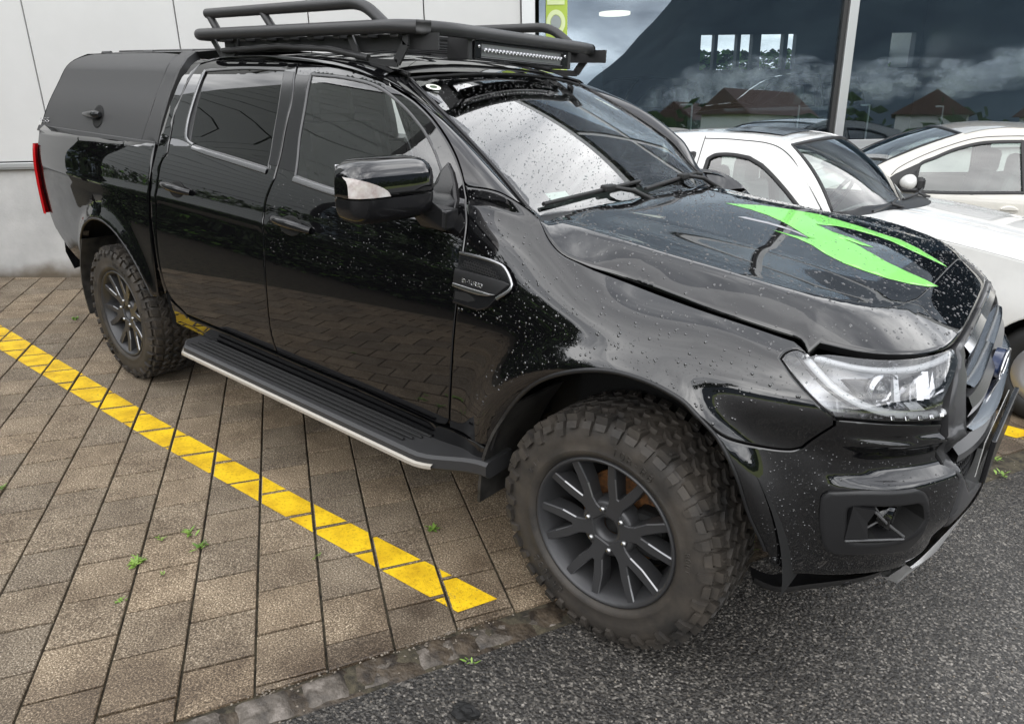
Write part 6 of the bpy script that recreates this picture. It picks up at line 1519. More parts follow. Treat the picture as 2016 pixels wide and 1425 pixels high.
# --- rain beads: real low domes on the skin
drop_p = pbr('rain_on_paint', (.004, .004, .005), .02, ior=1.9)
drop_g = glassmat('rain_on_glass', (.62, .66, .66), refl=.05, ior=1.45)
def beads(name, F, lo, hi, n, mat, parent, sgn=1, off=0.0, rmin=.0010, rmax=.0048, mask=None, nz=None):
    pts = np.stack([RNG.uniform(lo[0], hi[0], n), RNG.uniform(lo[1], hi[1], n)], 1)
    if mask is not None: pts = pts[mask(pts)]
    X, fu, fv, N = frame_of(F, pts); N = N*sgn
    if nz is not None: k = N[:, 2] > nz; X, N = X[k], N[k]
    V = []; Fc = []; m_ = 6
    for x, nn in zip(X, N):
        r = rmin+(rmax-rmin)*RNG.random()**3.4; a = np.cross(nn, [0, 0, 1.0]); a /= np.linalg.norm(a)+1e-9; b = np.cross(nn, a); o = len(V); x = x+nn*off
        ex = RNG.uniform(1, 1.35)
        for rr, h in ((1, -.05), (.72, .34)):
            for k in range(m_): t = 2*math.pi*k/m_+rr; V.append(x+a*(rr*r*math.cos(t))+b*(rr*r*ex*math.sin(t))+nn*h*r)
        V.append(x+nn*.48*r)
        for k in range(m_): Fc.append((o+k, o+(k+1) % m_, o+m_+(k+1) % m_, o+m_+k)); Fc.append((o+m_+k, o+m_+(k+1) % m_, o+2*m_))
    ob = mobj(name, V, Fc, mat, parent, smooth=True); tag(ob, kind='stuff'); return ob
hoodpoly = np.array(R)
beads('rain_beads', bonnet, (-.44, -.78), (.78, .78), 5200, drop_p, hood_ob, mask=lambda p: inpoly(p, inset(hoodpoly, .012)))
ff = rg('front_fender', .03)
beads('rain_beads', body, (-.66, .5), (.56, 1.36), 3600, drop_p, TR, mask=lambda p: inpoly(p, inset(ff, .01)), nz=.06)
fb_ = rg('front_bumper', .03)
beads('rain_beads', body, (.42, .45), (.92, 1.08), 1500, drop_p, TR, mask=lambda p: inpoly(p, inset(fb_, .01)) & ~inpoly(p, inset(fbz, -.01)), nz=-.2, rmax=.003)
dd_ = rg('front_door', .03); wn_ = rg('front_window', .03)
beads('rain_beads', body, (-1.75, 1.0), (-.57, 1.69), 1500, drop_p, TR, mask=lambda p: inpoly(p, inset(dd_, .01)) & ~inpoly(p, inset(wn_, -.01)), nz=.05, rmax=.003)
beads('rain_beads', screen, (0, -.66), (1, .66), 3200, drop_g, ws, sgn=-1, off=.003, mask=lambda p: inpoly(p, inset(np.array(wsp), .01)), rmax=.0032)
beads('rain_beads', body, (-1.66, 1.28), (-.7, 1.66), 700, drop_g, TR, off=-.009, mask=lambda p: inpoly(p, inset(wn_, .006)), rmax=.003)
wr_ = rg('rear_glass', .03)
beads('rain_beads', body, (-2.5, 1.28), (-1.75, 1.68), 500, drop_g, TR, off=-.009, mask=lambda p: inpoly(p, inset(wr_, .006)), rmax=.003)
beads('rain_beads', body, (.39, 1.08), (.88, 1.33), 420, drop_g, TR, off=.002, mask=lambda p: inpoly(p, inset(rg('headlight', .02), .01)), rmax=.003)

# the nose is set back a little towards the far side
def setback(x, y): return -.055*np.clip(y+.5, 0, 1.1)*sstep(.30, .72, x)
done = set()
for o in list(bpy.data.objects):
    r = o
    while r.parent: r = r.parent
    if r is not TR or o.type != 'MESH': continue
    M = o.matrix_basis.copy(); q = o
    while q.parent: q = q.parent; M = q.matrix_basis @ M
    if M.translation.length < 1e-5:
        if o.data.name in done: continue
        done.add(o.data.name); n = len(o.data.vertices); V = np.zeros(n*3); o.data.vertices.foreach_get('co', V); V = V.reshape(-1, 3)
        if V[:, 0].max() < -.8 or V[:, 1].max() < -.5: continue
        V[:, 2] -= .045*sstep(.52, .74, V[:, 1])*sstep(-.80, -.62, V[:, 0])*(1-sstep(-.05, .25, V[:, 0]))*sstep(1.10, 1.22, V[:, 2])*(1-sstep(1.36, 1.44, V[:, 2]))
        V[:, 0] += setback(V[:, 0], V[:, 1]); o.data.vertices.foreach_set('co', V.ravel()); o.data.update()
    elif M.translation.x > .3: o.location.x += float(setback(M.translation.x, M.translation.y)) if o.parent is TR or o.parent.type == 'MESH' else 0

# ---------------- the two white cars ----------------
cblk = pbr('car_black_trim', (.016, .016, .017), .45); cseat = pbr('car_seat', (.24, .25, .25), .9); cfl = pbr('car_cabin', (.20, .20, .195), .8); hub = pbr('hubcap', (.40, .40, .41), .35, metal=.7)
glass_c = glassmat('car_glass', (.86, .95, .91), refl=.07, ior=1.5, mul=1.5)
def whitepaint(nm, c):
    m_ = pbr(nm, c, .10, ior=1.5, coat=.5); mottle(m_, tuple(.93*x for x in c), c, scale=9, lo=.3, hi=.6); return m_
def small_car(name, label, M, S, paintm):
    """hatchback from its side outline: S holds (x, z) curves; both flanks, roof, screens, bonnet, ends"""
    car = empty(name, mat=M); tag(car, label, 'car', 'white cars parked beyond the pickup')
    hw, tum, bz = S['w'], S['tumble'], S['belt']
    xf, xr = S['x']
    def flank(u, v):
        u, v = np.broadcast_arrays(np.asarray(u, float), np.asarray(v, float)); x = u
        w = hw-.05*np.clip((.45-v)/.3, 0, 1)**2+.012*np.exp(-((v-.62)/.12)**2)
        w = w-tum*np.clip(v-bz, 0, 2)**1.0*(1+.25*np.clip(v-bz, 0, 2))
        e = np.clip((u-(xf-.75))/.75, 0, 1.05); w = w-.30*e**3.2; e2 = np.clip(((xr+.6)-u)/.6, 0, 1.05); w = w-.20*e2**3
        return np.stack([x, -w, v], -1)
    par = lambda o: (setattr(o, 'parent', car), o)[1]
    out = ring(S['side'], .025)
    holes = [ring(h, .03) for h in S['windows']]
    side = panel('flank', flank, out, paintm, car, holes=holes, step=.06, gap=0, edge=.012, drop=.006, flange=.02); flipy(side)
    for h in S['windows']:
        g = panel('side_window', flank, inset(ring(h, .03), -.008), glass_c, car, step=.2, gap=0, edge=.004, drop=0, flange=0, off=-.014); flipy(g)
        s_ = strip('window_seal', flank, ring(h, .025), cblk, car, w=.030, h=.008, closed=True, off=-.003); flipy(s_)
    for sm in S['seams']: s_ = strip('panel_seam', flank, sm, cblk, car, w=.007, h=.0012); flipy(s_)
    # roof between the two roof edges
    re = dense(np.array(S['roof']), .05); rows = []
    for x, z in re:
        p_ = flank(np.array(x), np.array(z)); w = -p_[1]; rows.append([(x+.05*(1-t*t)*S.get('lead', 1)*sstep(S['roof'][-1][0]-.3, S['roof'][-1][0], x), w*t, z+S.get('crown', .032)*(1-abs(t)**2.4)) for t in np.linspace(-1, 1, 25)])
    mb = MB(); mb.grid(np.array(rows)); rf = mb.build('roof_skin', paintm, car)
    if S.get('sunroof'):
        a, b = S['sunroof']; xs_ = np.linspace(a, b, 14); G = []
        for x in xs_:
            z = float(np.interp(x, re[:, 0], re[:, 1])); w = float(-flank(np.array(x), np.array(z))[1]); G.append([(x, w*t, z+.032*(1-abs(t)**2.4)+.010) for t in np.linspace(-.72, .72, 17)])
        mb = MB(); mb.grid(np.array(G)); par(mb.build('sunroof', pbr('sunroof_glass', (.05, .052, .055), .18, ior=1.6), rf)); bpy.data.objects[-1] if False else None
    # windscreen: header to cowl
    hx, hz = S['roof'][-1]; bx, bz_ = S['cowl']; wt = float(-flank(np.array(hx), np.array(hz))[1])-.015; wb = float(-flank(np.array(bx), np.array(bz_))[1])-.03; rows = []
    for v in np.linspace(0, 1, 14):
        w = wb+(wt-wb)*v; x0 = bx+(hx-bx)*v; z0 = bz_+(hz-bz_)*v; rows.append([(x0+(S['wb']*(1-v)+.06*v)*(1-t*t)+.03*4*v*(1-v)*.6, w*t, z0+.03*(1-t*t)*v+.03*4*v*(1-v)) for t in np.linspace(-1, 1, 21)])
    rows = np.array(rows); mb = MB(); mb.grid(rows, flip=True); ws_ = mb.build('windscreen', glass_c, car)
    loop = [tuple(q) for q in rows[0]]+[tuple(q) for q in rows[1:-1, -1]]+[tuple(q) for q in rows[-1, ::-1]]+[tuple(q) for q in rows[1:-1, 0][::-1]]
    mb = MB(); mb.tube(loop, .013, 6, closed=True); mb.build('screen_seal', cblk, ws_)
    for s in (-1, 1):   # pillar skin between screen edge and flank
        ed = rows[:, 0 if s < 0 else -1]; q = np.array([(x, z) for x, z in zip(np.interp(np.linspace(0, 1, 14), [0, 1], [bx-.045, hx-.03]), np.interp(np.linspace(0, 1, 14), [0, 1], [bz_-.0, hz]))]); fl = flank(q[:, 0], q[:, 1]); fl[:, 1] *= -s
        mid = (ed+fl)/2+np.array([.012, .012*s, .010]); mb = MB(); mb.grid(np.stack([fl, mid, ed], 0), flip=s < 0); mb.build('pillar', paintm, car)
    # bonnet
    bn = dense(np.array(S['bonnet']), .06); rows = []
    for i, (x, z) in enumerate(bn):
        w = float(-flank(np.array(x), np.array(z))[1]); k = i/(len(bn)-1); rows.append([(x+(S['wb']*.9*(1-k)+S.get('nose', .10)*k)*(1-t*t), w*t, z+.055*(1-abs(t)**3)*(1-.3*k)+(.012*math.exp(-((abs(t)-.62)/.08)**2))) for t in np.linspace(-1, 1, 25)])
    rows = np.array(rows); mb = MB(); mb.grid(rows, flip=True); bo = mb.build('hood', paintm, car)
    # cowl and wipers
    c0 = rows[0]; cg = []
    for t in range(25): a = c0[t]; cg.append([a+np.array([-.10, 0, -.005]), a+np.array([-.05, 0, .004]), a+np.array([.0+.06*(1-abs(t-12)/12), 0, .006]), a+np.array([.05+.07*(1-(abs(t-12)/12)**2), 0, -.010+.004])])
    mb = MB(); mb.grid(np.array(cg)); mb.build('cowl_panel', cblk, car)
    for s in (-.28, .22):
        mb = MB(); y0 = s*hw*2; mb.tube([(bx+S['wb']*.9, y0-.32, bz_+.045), (bx+S['wb']*.98, y0, bz_+.055), (bx+S['wb']*.9-.01, y0+.30, bz_+.06)], .008, 6); mb.tube([(bx+S['wb']*.98, y0, bz_+.06), (bx+S['wb']+.04, y0+.12, bz_+.03), (bx+S['wb']+.03, y0+.22, bz_+.02)], .010, 6); mb.build('wiper', cblk, car)
    # nose, tail
    rows2 = []
    for k, (dx, z) in enumerate(S['nose_profile']):
        b = rows[-1]; rows2.append([(b[t][0]+dx*(1-.35*(abs(t-12)/12)**3), b[t][1]*(1+.015*min(k, 2)), z-(.02 if k == 0 else 0)*0+(b[t][2]-b[12][2] if k == 0 else 0)) for t in range(25)])
    mb = MB(); mb.grid(np.array(rows2), flip=True); mb.build('bumper', paintm, car)
    tp = [(q[0], q[1]) for q in S['tail']]; rows3 = []
    for x, z in tp:
        w = float(-flank(np.array(x), np.array(z))[1]); rows3.append([(x-.08*(1-t*t), w*t, z+.05*(1-t*t)*(1 if z > 1.2 else 0)) for t in np.linspace(-1, 1, 15)])
    mb = MB(); mb.grid(np.array(rows3)); mb.build('tailgate', paintm, car)
    # cabin
    mb = MB(); mb.box((xr+.2, -hw+.10, .30), (bx+.05, hw-.10, .36)); mb.box((bx-.16, -hw+.14, .62), (bx+.22, hw-.14, bz_-.06), bev=.05); mb.build('cabin', cfl, car)
    for x in S['seats']:
        for y in (-.36, .36):
            mb = MB(); mb.box((-.06, -.22, -.30), (.07, .22, .30), bev=.05, xf=Matrix.Translation((x, y, .80)) @ Matrix.Rotation(math.radians(-12), 4, 'Y')); mb.box((-.05, -.14, -.10), (.06, .14, .11), bev=.045, xf=Matrix.Translation((x-.09, y, 1.14))); mb.box((x+.0, y-.22, .42), (x+.45, y+.22, .55), bev=.05); mb.build('seat', cseat, car)
    mb = MB(); xfm = Matrix.Translation((bx-.28, .36, bz_-.04)) @ Matrix.Rotation(math.radians(-62), 4, 'Y'); mb.tube([tuple(xfm @ Vector((.18*math.cos(a), .18*math.sin(a), 0))) for a in np.linspace(0, 2*math.pi, 25)[:-1]], .015, 8, closed=True); mb.tube([tuple(xfm @ Vector((0, -.17, 0))), tuple(xfm @ Vector((0, .17, 0)))], .015, 6); mb.build('steering_wheel', cblk, car)
    # wheels
    for x in S['wheels']:
        for s in (-1, 1):
            R_ = S['R']; w = empty('wheel', parent=car); w.location = (x, s*(hw-.11), R_); mb = MB(); mb.lathe([(R_*.62, -.085), (R_*.68, -.095), (R_*.86, -.098), (R_*.97, -.080), (R_, -.06), (R_, .06), (R_*.95, .09), (R_*.62, .09)], (0, 0, 0), 'y', 40, sgn=-s if s > 0 else 1); mb.build('tyre', rubber, w)
            mb = MB(); mb.lathe([(0, -.088), (.05, -.09), (R_*.2, -.075), (R_*.45, -.080), (R_*.62, -.092), (R_*.64, -.07), (R_*.6, .05)], (0, 0, 0), 'y', 30, sgn=-s if s > 0 else 1); mb.build('rim', hub, w)
            mb = MB(); t = np.linspace(-.3, math.pi+.3, 20); A_ = np.array([(x+(R_+.06)*math.cos(a), s*(hw-.02), R_+(R_+.06)*math.sin(a)) for a in t]); B_ = A_.copy(); B_[:, 1] = s*(hw-.30); mb.grid(np.stack([A_, B_], 0)); mb.build('wheel_liner', dark, car)
    mb = MB(); mb.box((xr+.25, -hw+.32, .18), (xf-.25, hw-.32, .32)); mb.box((xr+.1, -hw+.30, .3), (xr+.5, hw-.30, .8)); mb.box((bx+.25, -hw+.3, .25), (xf-.25, hw-.3, S['bonnet'][2][1]-.06)); mb.build('underbody', dark, car)
    for nm, F, lo_, hi_, n in (('rain_beads', bo, None, None, 900), ('rain_beads', rf, None, None, 500)):
        me = F.data; fs = list(me.polygons); V = []; Fc = []
        wt_ = np.array([f.area for f in fs]); wt_ = wt_/wt_.sum()
        for fi in RNG.choice(len(fs), n, p=wt_):
            f = fs[int(fi)]; vs_ = [me.vertices[i].co for i in f.vertices]; a, b = RNG.random(2); q = vs_[0].lerp(vs_[1], a).lerp(vs_[3].lerp(vs_[2], a), b); r = RNG.uniform(.002, .005); nn = f.normal; o_ = len(V)
            t1 = nn.orthogonal().normalized(); t2 = nn.cross(t1)
            for k in range(6): V.append(q+t1*(r*math.cos(k*1.047))+t2*(r*math.sin(k*1.047)))
            V.append(q+nn*r*.4)
            for k in range(6): Fc.append((o_+k, o_+(k+1) % 6, o_+6))
        ob = mobj(nm, V, Fc, rainw, F, smooth=True); tag(ob, kind='stuff')
    return car, flank
rainw = glassmat('rain_on_white', (.62, .64, .65), refl=.10, ior=1.4)
w1 = whitepaint('car_white', (.70, .70, .68)); w2 = whitepaint('car_ivory', (.58, .56, .51))
arcw = lambda cx, r, cz, a0, a1, n=12: [(cx+r*math.cos(math.radians(t)), cz+r*math.sin(math.radians(t))) for t in np.linspace(a0, a1, n)]
# nearer one: nose towards the road, right flank to the pickup.  origin: flank plane y = 2.10
S1 = dict(w=.74, tumble=.34, belt=.93, x=(1.60, -2.02), R=.285, wheels=(.93, -1.42), lead=1.0, wb=.26, nose=.12,
  roof=[(-1.80, 1.335), (-1.45, 1.372), (-1.04, 1.388), (-.80, 1.376), (-.69, 1.352)], cowl=(-.335, .985), sunroof=(-1.22, -.80),
  bonnet=[(-.30, .965), (.05, .945), (.55, .885), (1.05, .80), (1.38, .715), (1.50, .655)],
  nose_profile=[(0, .70), (.05, .60), (.075, .48), (.075, .36), (.03, .24), (-.06, .20)],
  tail=[(-1.80, 1.335), (-1.92, 1.10), (-1.99, .90), (-2.02, .62), (-2.05, .48), (-1.98, .28)], seats=(-.95, -1.55),
  side=[[(-.335, .985), (-.50, 1.165), (-.69, 1.365)], [(-.69, 1.365), (-.80, 1.392), (-1.04, 1.405), (-1.45, 1.385), (-1.80, 1.335)], [(-1.80, 1.335), (-1.92, 1.10), (-1.99, .90), (-2.02, .62), (-1.98, .28)], [(-1.98, .28), (-1.75, .24)], arcw(-1.42, .335, .285, 190, -10), [(-1.08, .22), (.58, .22)], arcw(.93, .335, .285, 190, -10), [(1.27, .24), (1.48, .24)], [(1.48, .24), (1.53, .50), (1.50, .655)], [(1.50, .655), (1.38, .715), (1.05, .80), (.55, .885), (.05, .945), (-.30, .965)]],
  windows=[[[(-1.205, 1.235), (-1.16, 1.262), (-1.05, 1.272), (-.93, 1.262)], [(-.93, 1.262), (-.82, 1.215), (-.66, 1.105), (-.50, .975)], [(-.50, .975), (-.85, .955), (-1.225, .945)], [(-1.225, .945), (-1.205, 1.235)]], [[(-1.31, 1.262), (-1.50, 1.245), (-1.68, 1.205)], [(-1.68, 1.205), (-1.76, .96)], [(-1.76, .96), (-1.33, .95)], [(-1.33, .95), (-1.31, 1.262)]]],
  seams=[[(-1.268, 1.375), (-1.275, 1.1), (-1.28, .40)], [(-.40, 1.01), (-.40, .60), (-.36, .36)], [(-.38, .99), (-.62, 1.25), (-.78, 1.345), (-1.04, 1.365), (-1.27, 1.36)]])
car1, fl1 = small_car('hatchback', 'white old hatchback with dark sunroof parked right behind the pickup bonnet', Matrix.Translation((0, 2.07+.74, 0)), S1, w1)
mb = MB(); mb.box((1.42, -.62, .52), (1.60, -.40, .64), bev=.03); o = mb.build('headlight', lensg, car1); flipy(o)
# farther one: along the facade, left flank to us, nose to the left
a_ = math.radians(22); AX2 = np.array([math.cos(a_), math.sin(a_), 0]); NN2 = np.array([math.sin(a_), -math.cos(a_), 0]); O2 = np.array([0, 4.25, 0])-NN2*.80
M2 = Matrix([[-AX2[i], NN2[i], 0, O2[i]] for i in range(2)]+[[0, 0, 1, 0], [0, 0, 0, 1]])
X2 = lambda L: [(-a, z) for a, z in L]
S2 = C2S(arcw)
car2, fl2 = small_car('hatchback', 'ivory white hatchback seen from its left side, standing along the showroom windows', M2, S2, w2)
# its big triangular mirror foot, mirror, handle, lock
sa = ring([X2(C2['sail'])], .02) if False else np.array(X2(C2['sail']))
o = panel('mirror_sail', fl2, sa, cblk, car2, step=.05, gap=0, edge=.006, drop=0, flange=.02, off=.012); flipy(o)
mx_, mz_ = X2([C2['mirror']])[0]; q = fl2(np.array(mx_), np.array(mz_)); bm = bmesh.new(); bmesh.ops.create_uvsphere(bm, u_segments=24, v_segments=16, radius=1)
for v in bm.verts:
    c = v.co; k = .045 if c.x > 0 else .06; v.co = Vector((q[0]+c.x*.062, q[1]-.095+c.y*.085, q[2]+.012+c.z*.062*(1-.15*c.x)))
me = bpy.data.meshes.new('door_mirror'); bm.to_mesh(me); bm.free(); me.materials.append(w1); me.polygons.foreach_set('use_smooth', np.ones(len(me.polygons), bool)); o = bpy.data.objects.new('door_mirror', me); COL.objects.link(o); o.parent = car2; flipy(o)
mb = MB(); mb.box((q[0]-.075, q[1]-.15, q[2]-.065), (q[0]+.05, q[1]+.01, q[2]-.020), bev=.02); mb.box((q[0]-.12, q[1]-.14, q[2]-.05), (q[0]-.055, q[1]-.04, q[2]+.055), bev=.025); o = mb.build('mirror_foot', cblk, car2); flipy(o)
hx_, hz_ = X2([C2['handle']])[0]; pts = np.array([(hx_+.068*math.cos(t), hz_+.034*math.sin(t)) for t in np.linspace(0, 2*math.pi, 29)[:-1]])
o = panel('handle_cup', fl2, pts, w2, car2, step=.05, gap=0, edge=.010, drop=.003, flange=0, off=.003); flipy(o)
pts = np.array([(hx_+.062*math.cos(t), hz_+.004+.027*max(0, math.sin(t))) for t in np.linspace(0, 2*math.pi, 29)[:-1]]); pts = np.array([(hx_+.062*math.cos(t), hz_+.002+.028*math.sin(t)) for t in np.linspace(0, math.pi, 15)])
o = panel('door_handle', fl2, pts, w2, car2, step=.05, gap=0, edge=.006, drop=.004, flange=.02, off=.022); flipy(o)
lx_, lz_ = X2([C2['lock']])[0]; pts = np.array([(lx_+.012*math.cos(t), lz_+.012*math.sin(t)) for t in np.linspace(0, 2*math.pi, 17)[:-1]]); o = panel('lock', fl2, pts, cblk, car2, step=.05, gap=0, edge=.003, drop=0, flange=0, off=.003); flipy(o)

# ---------------- the far side of the lot (seen mirrored in glass and paint) ----------------
hillm = pbr('forest_slope', (.02, .035, .05), .95); mottle(hillm, (.012, .024, .036), (.034, .052, .062), scale=.012, lo=.35, hi=.7, detail=9)
def ridge(dist, prof, depth, seed, name):
    """terrain strip: skyline elevation (deg) against azimuth (deg)"""
    az = np.linspace(-185, 75, 261); el = np.interp(az, [p_[0] for p_ in prof], [p_[1] for p_ in prof]); V = []; F = []; nr = 18
    for i, (a, e) in enumerate(zip(az, el)):
        ca, sa = math.cos(math.radians(a)), math.sin(math.radians(a))
        e = e+.9*MN.noise(Vector((a*.13, seed, 0)))+.45*MN.noise(Vector((a*.5, seed, 2)))+.2*MN.noise(Vector((a*1.4, seed, 5)))
        H = math.tan(math.radians(max(e, .3)))*dist
        for j in range(nr):
            t = j/(nr-1); r = dist-depth*(1-t); z = H*(t**1.15)*r/dist
            z *= 1+.20*(1-t)*MN.noise(Vector((a*.16, t*4, seed)))+.10*(1-t)*MN.noise(Vector((a*.5, t*9, seed)))
            V.append((r*ca, r*sa, z-1.0))
    for i in range(len(az)-1):
        for j in range(nr-1): F.append((i*nr+j, (i+1)*nr+j, (i+1)*nr+j+1, i*nr+j+1))
    o = mobj(name, V, F, hillm, smooth=True); return tag(o, kind='structure')
ridge(1500, [(-185, 9), (-150, 12), (-110, 11), (-80, 8), (-55, 5), (-44, 2.4), (-37.5, 3.4), (-34, 6.5), (-30, 11), (-15, 15), (0, 16), (20, 14), (40, 11), (75, 8)], 950, 3.3, 'mountain')
# low cloud wisps hanging on the slope
cl = bpy.data.materials.new('low_cloud'); cl.use_nodes = True
def cloudmat():
    nt = cl.node_tree; N = nt.nodes; L = nt.links; N.clear(); out = N.new('ShaderNodeOutputMaterial'); d = N.new('ShaderNodeBsdfDiffuse'); d.inputs[0].default_value = (.86, .87, .90, 1); t = N.new('ShaderNodeBsdfTransparent'); m_ = N.new('ShaderNodeMixShader'); tl_ = N.new('ShaderNodeBsdfTranslucent'); tl_.inputs[0].default_value = (.86, .87, .9, 1); ad = N.new('ShaderNodeMixShader'); ad.inputs[0].default_value = .5
    L.new(d.outputs[0], ad.inputs[1]); L.new(tl_.outputs[0], ad.inputs[2])
    lw = N.new('ShaderNodeLayerWeight'); lw.inputs[0].default_value = .5; tc = N.new('ShaderNodeTexCoord'); n = N.new('ShaderNodeTexNoise'); n.inputs['Scale'].default_value = .03; n.inputs['Detail'].default_value = 10; n.inputs['Roughness'].default_value = .72; L.new(tc.outputs['Object'], n.inputs['Vector'])
    r = N.new('ShaderNodeMapRange'); r.inputs[1].default_value = .43; r.inputs[2].default_value = .66; L.new(n.outputs[0], r.inputs[0])
    s = N.new('ShaderNodeMath'); s.operation = 'SUBTRACT'; s.inputs[0].default_value = 1; L.new(lw.outputs['Facing'], s.inputs[1]); p_ = N.new('ShaderNodeMath'); p_.operation = 'POWER'; p_.inputs[1].default_value = 1.6; L.new(s.outputs[0], p_.inputs[0])
    mu = N.new('ShaderNodeMath'); mu.operation = 'MULTIPLY'; L.new(r.outputs[0], mu.inputs[0]); L.new(p_.outputs[0], mu.inputs[1]); L.new(mu.outputs[0], m_.inputs[0]); L.new(t.outputs[0], m_.inputs[1]); L.new(ad.outputs[0], m_.inputs[2]); L.new(m_.outputs[0], out.inputs[0])
cloudmat(); bmc = MB()
for az, el, sx, sz, dd in ((-27.5, 3.0, 40, 24, 560), (-23, 4.4, 52, 18, 560), (-19, 4.2, 46, 15, 560), (-15, 4.6, 56, 13, 560), (-11.5, 4.4, 34, 11, 560), (-8, 5.2, 40, 13, 560), (-3.5, 5.6, 60, 16, 560), (2.5, 6.0, 60, 15, 560), (8, 5.2, 70, 18, 560)):
    a = math.radians(az); c = Vector((dd*math.cos(a), dd*math.sin(a), dd*math.tan(math.radians(el)))); tx = Vector((-math.sin(a), math.cos(a), 0)); bm = bmesh.new(); bmesh.ops.create_icosphere(bm, subdivisions=4, radius=1)
    V = []
    for v in bm.verts:
        q = v.co; k = 1+.35*MN.noise(q*2+Vector((az, 0, 0)))+.15*MN.noise(q*5+Vector((az, 3, 0))); rad = Vector((math.cos(a), math.sin(a), 0)); V.append(c+tx*(q.x*sx*k)+rad*(q.y*30*k)+Vector((0, 0, q.z*sz*k)))
    bm.verts.index_update(); F = [[v.index for v in f.verts] for f in bm.faces]; bm.free(); bmc.add(V, F, True)
o = bmc.build('low_cloud', cl); tag(o, kind='stuff')
# trees: trunk, limbs, crown of leaf tufts
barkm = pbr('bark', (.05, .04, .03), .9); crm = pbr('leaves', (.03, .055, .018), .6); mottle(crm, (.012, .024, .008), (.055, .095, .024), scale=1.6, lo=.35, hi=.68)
crn = pbr('leaves_bright', (.20, .40, .07), .6)  # brighter green leaf colour, mixed into the hedges at random
def tree_mesh(seed, h, r, n=3800):
    rg_ = np.random.default_rng(seed); tk = MB(); tk.tube([(0, 0, 0), (.08, .03, h*.3), (.02, .08, h*.6), (0, 0, h*.85)], [.16, .12, .08, .03], 8)
    for k in range(6): a = rg_.uniform(0, 6.28); z0 = h*rg_.uniform(.3, .65); tk.tube([(0, 0, z0), (r*.4*math.cos(a), r*.4*math.sin(a), z0+h*.15), (r*.8*math.cos(a), r*.8*math.sin(a), z0+h*.22)], [.06, .04, .015], 5)
    cr = MB(); cl_ = [(rg_.normal(0, r*.42), rg_.normal(0, r*.42), h*rg_.uniform(.18, .95), r*rg_.uniform(.25, .5)) for _ in range(26)]
    for k in range(n):
        x, y, z, q = cl_[int(rg_.integers(len(cl_)))]; d = rg_.normal(0, 1, 3); d /= np.linalg.norm(d); p_ = np.array([x, y, z])+d*q*rg_.uniform(.5, 1.05); s = rg_.uniform(.07, .16); u = rg_.normal(0, 1, 3); u /= np.linalg.norm(u); v = np.cross(d, u); v /= np.linalg.norm(v)+1e-6; u = np.cross(v, d+.6*rg_.normal(0, 1, 3)); u /= np.linalg.norm(u)+1e-6
        cr.add([p_+u*s, p_+v*s*.6, p_-u*s, p_-v*s*.6], [(0, 1, 2, 3)])
    return tk, cr
TK = []
for sd_, h, r in ((1, 5.2, 1.9), (2, 6.0, 2.2), (3, 4.6, 1.8)):
    tk, cr = tree_mesh(sd_, h, r); t = empty('tree'); tag(t, 'leafy tree across the lot mirrored in the pickup paint', 'tree', 'trees across the lot'); a = tk.build('trunk', barkm, t); b = cr.build('crown', crm, t); TK.append((t, a, b))
for i, (x, y, s) in enumerate(TREES):
    t, a, b = TK[i % 3]
    if i >= 3:
        t2 = t.copy(); COL.objects.link(t2)
        for ch in (a, b): c = ch.copy(); COL.objects.link(c); c.parent = t2
        t = t2
    t.location = (x, y, -.05); t.scale = (s, s, s); t.rotation_euler = (0, 0, i*1.7)
# clipped hedge beside the neighbouring bay
hd = MB(); hg = np.random.default_rng(5)
for k in range(15000):
    x = hg.uniform(-13, -1.6); y = -4.1-abs(hg.normal(0, .5)) if hg.random() < .7 else hg.uniform(-6.5, -4.1); z = hg.uniform(0, 1.75+.35*MN.noise(Vector((x*.9, y, 0)))); s = hg.uniform(.03, .075); d = hg.normal(0, 1, 3); d /= np.linalg.norm(d); u = np.cross(d, [0, 0, 1]); u /= np.linalg.norm(u)+1e-6; v = np.cross(d, u); p_ = np.array([x, y, z]); hd.add([p_+u*s, p_+v*s*.6, p_-u*s, p_-v*s*.6], [(0, 1, 2, 3)], False, 1 if hg.random() < .05 else 0)
hd.box((-13, -6.4, -.05), (-1.7, -4.5, 1.35), m=2)
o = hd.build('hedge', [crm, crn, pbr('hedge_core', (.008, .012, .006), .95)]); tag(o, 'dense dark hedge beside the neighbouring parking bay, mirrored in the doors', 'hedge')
# panelled office block behind the camera, mirrored in the side windows
ob = empty('office_block', (-13.6, -6.6, 0)); ob.rotation_euler = (0, 0, math.radians(-50)); tag(ob, 'grey boarded office block across the lot, mirrored in the side windows of the pickup', 'building'); sof = pbr('facade_board', (.46, .48, .47), .5)
for k in range(22):
    mb = MB(); mb.box((-2.2, 0, .5+.46*k), (2.6, .05, .5+.46*k+.44), bev=.004); mb.build('facade_board', sof, ob)
mb = MB(); mb.box((-2.2, -4.0, -.1), (2.6, -.01, 10.6)); mb.box((-2.25, -4.05, 10.6), (2.65, .06, 10.8)); mb.build('core', dark, ob)
# yard hedge seen through the showroom's back windows
yh = MB(); yr = np.random.default_rng(21)
for k in range(6500):
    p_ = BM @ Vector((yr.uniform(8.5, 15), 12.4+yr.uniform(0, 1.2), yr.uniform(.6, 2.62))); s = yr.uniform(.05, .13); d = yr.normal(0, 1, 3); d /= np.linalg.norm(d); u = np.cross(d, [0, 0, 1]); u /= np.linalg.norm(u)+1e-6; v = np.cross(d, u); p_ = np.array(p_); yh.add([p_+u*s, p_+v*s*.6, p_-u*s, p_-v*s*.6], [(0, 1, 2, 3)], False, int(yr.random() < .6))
o = yh.build('hedge', [crm, crn]); tag(o, 'bright green hedge seen through the back windows of the showroom', 'hedge')
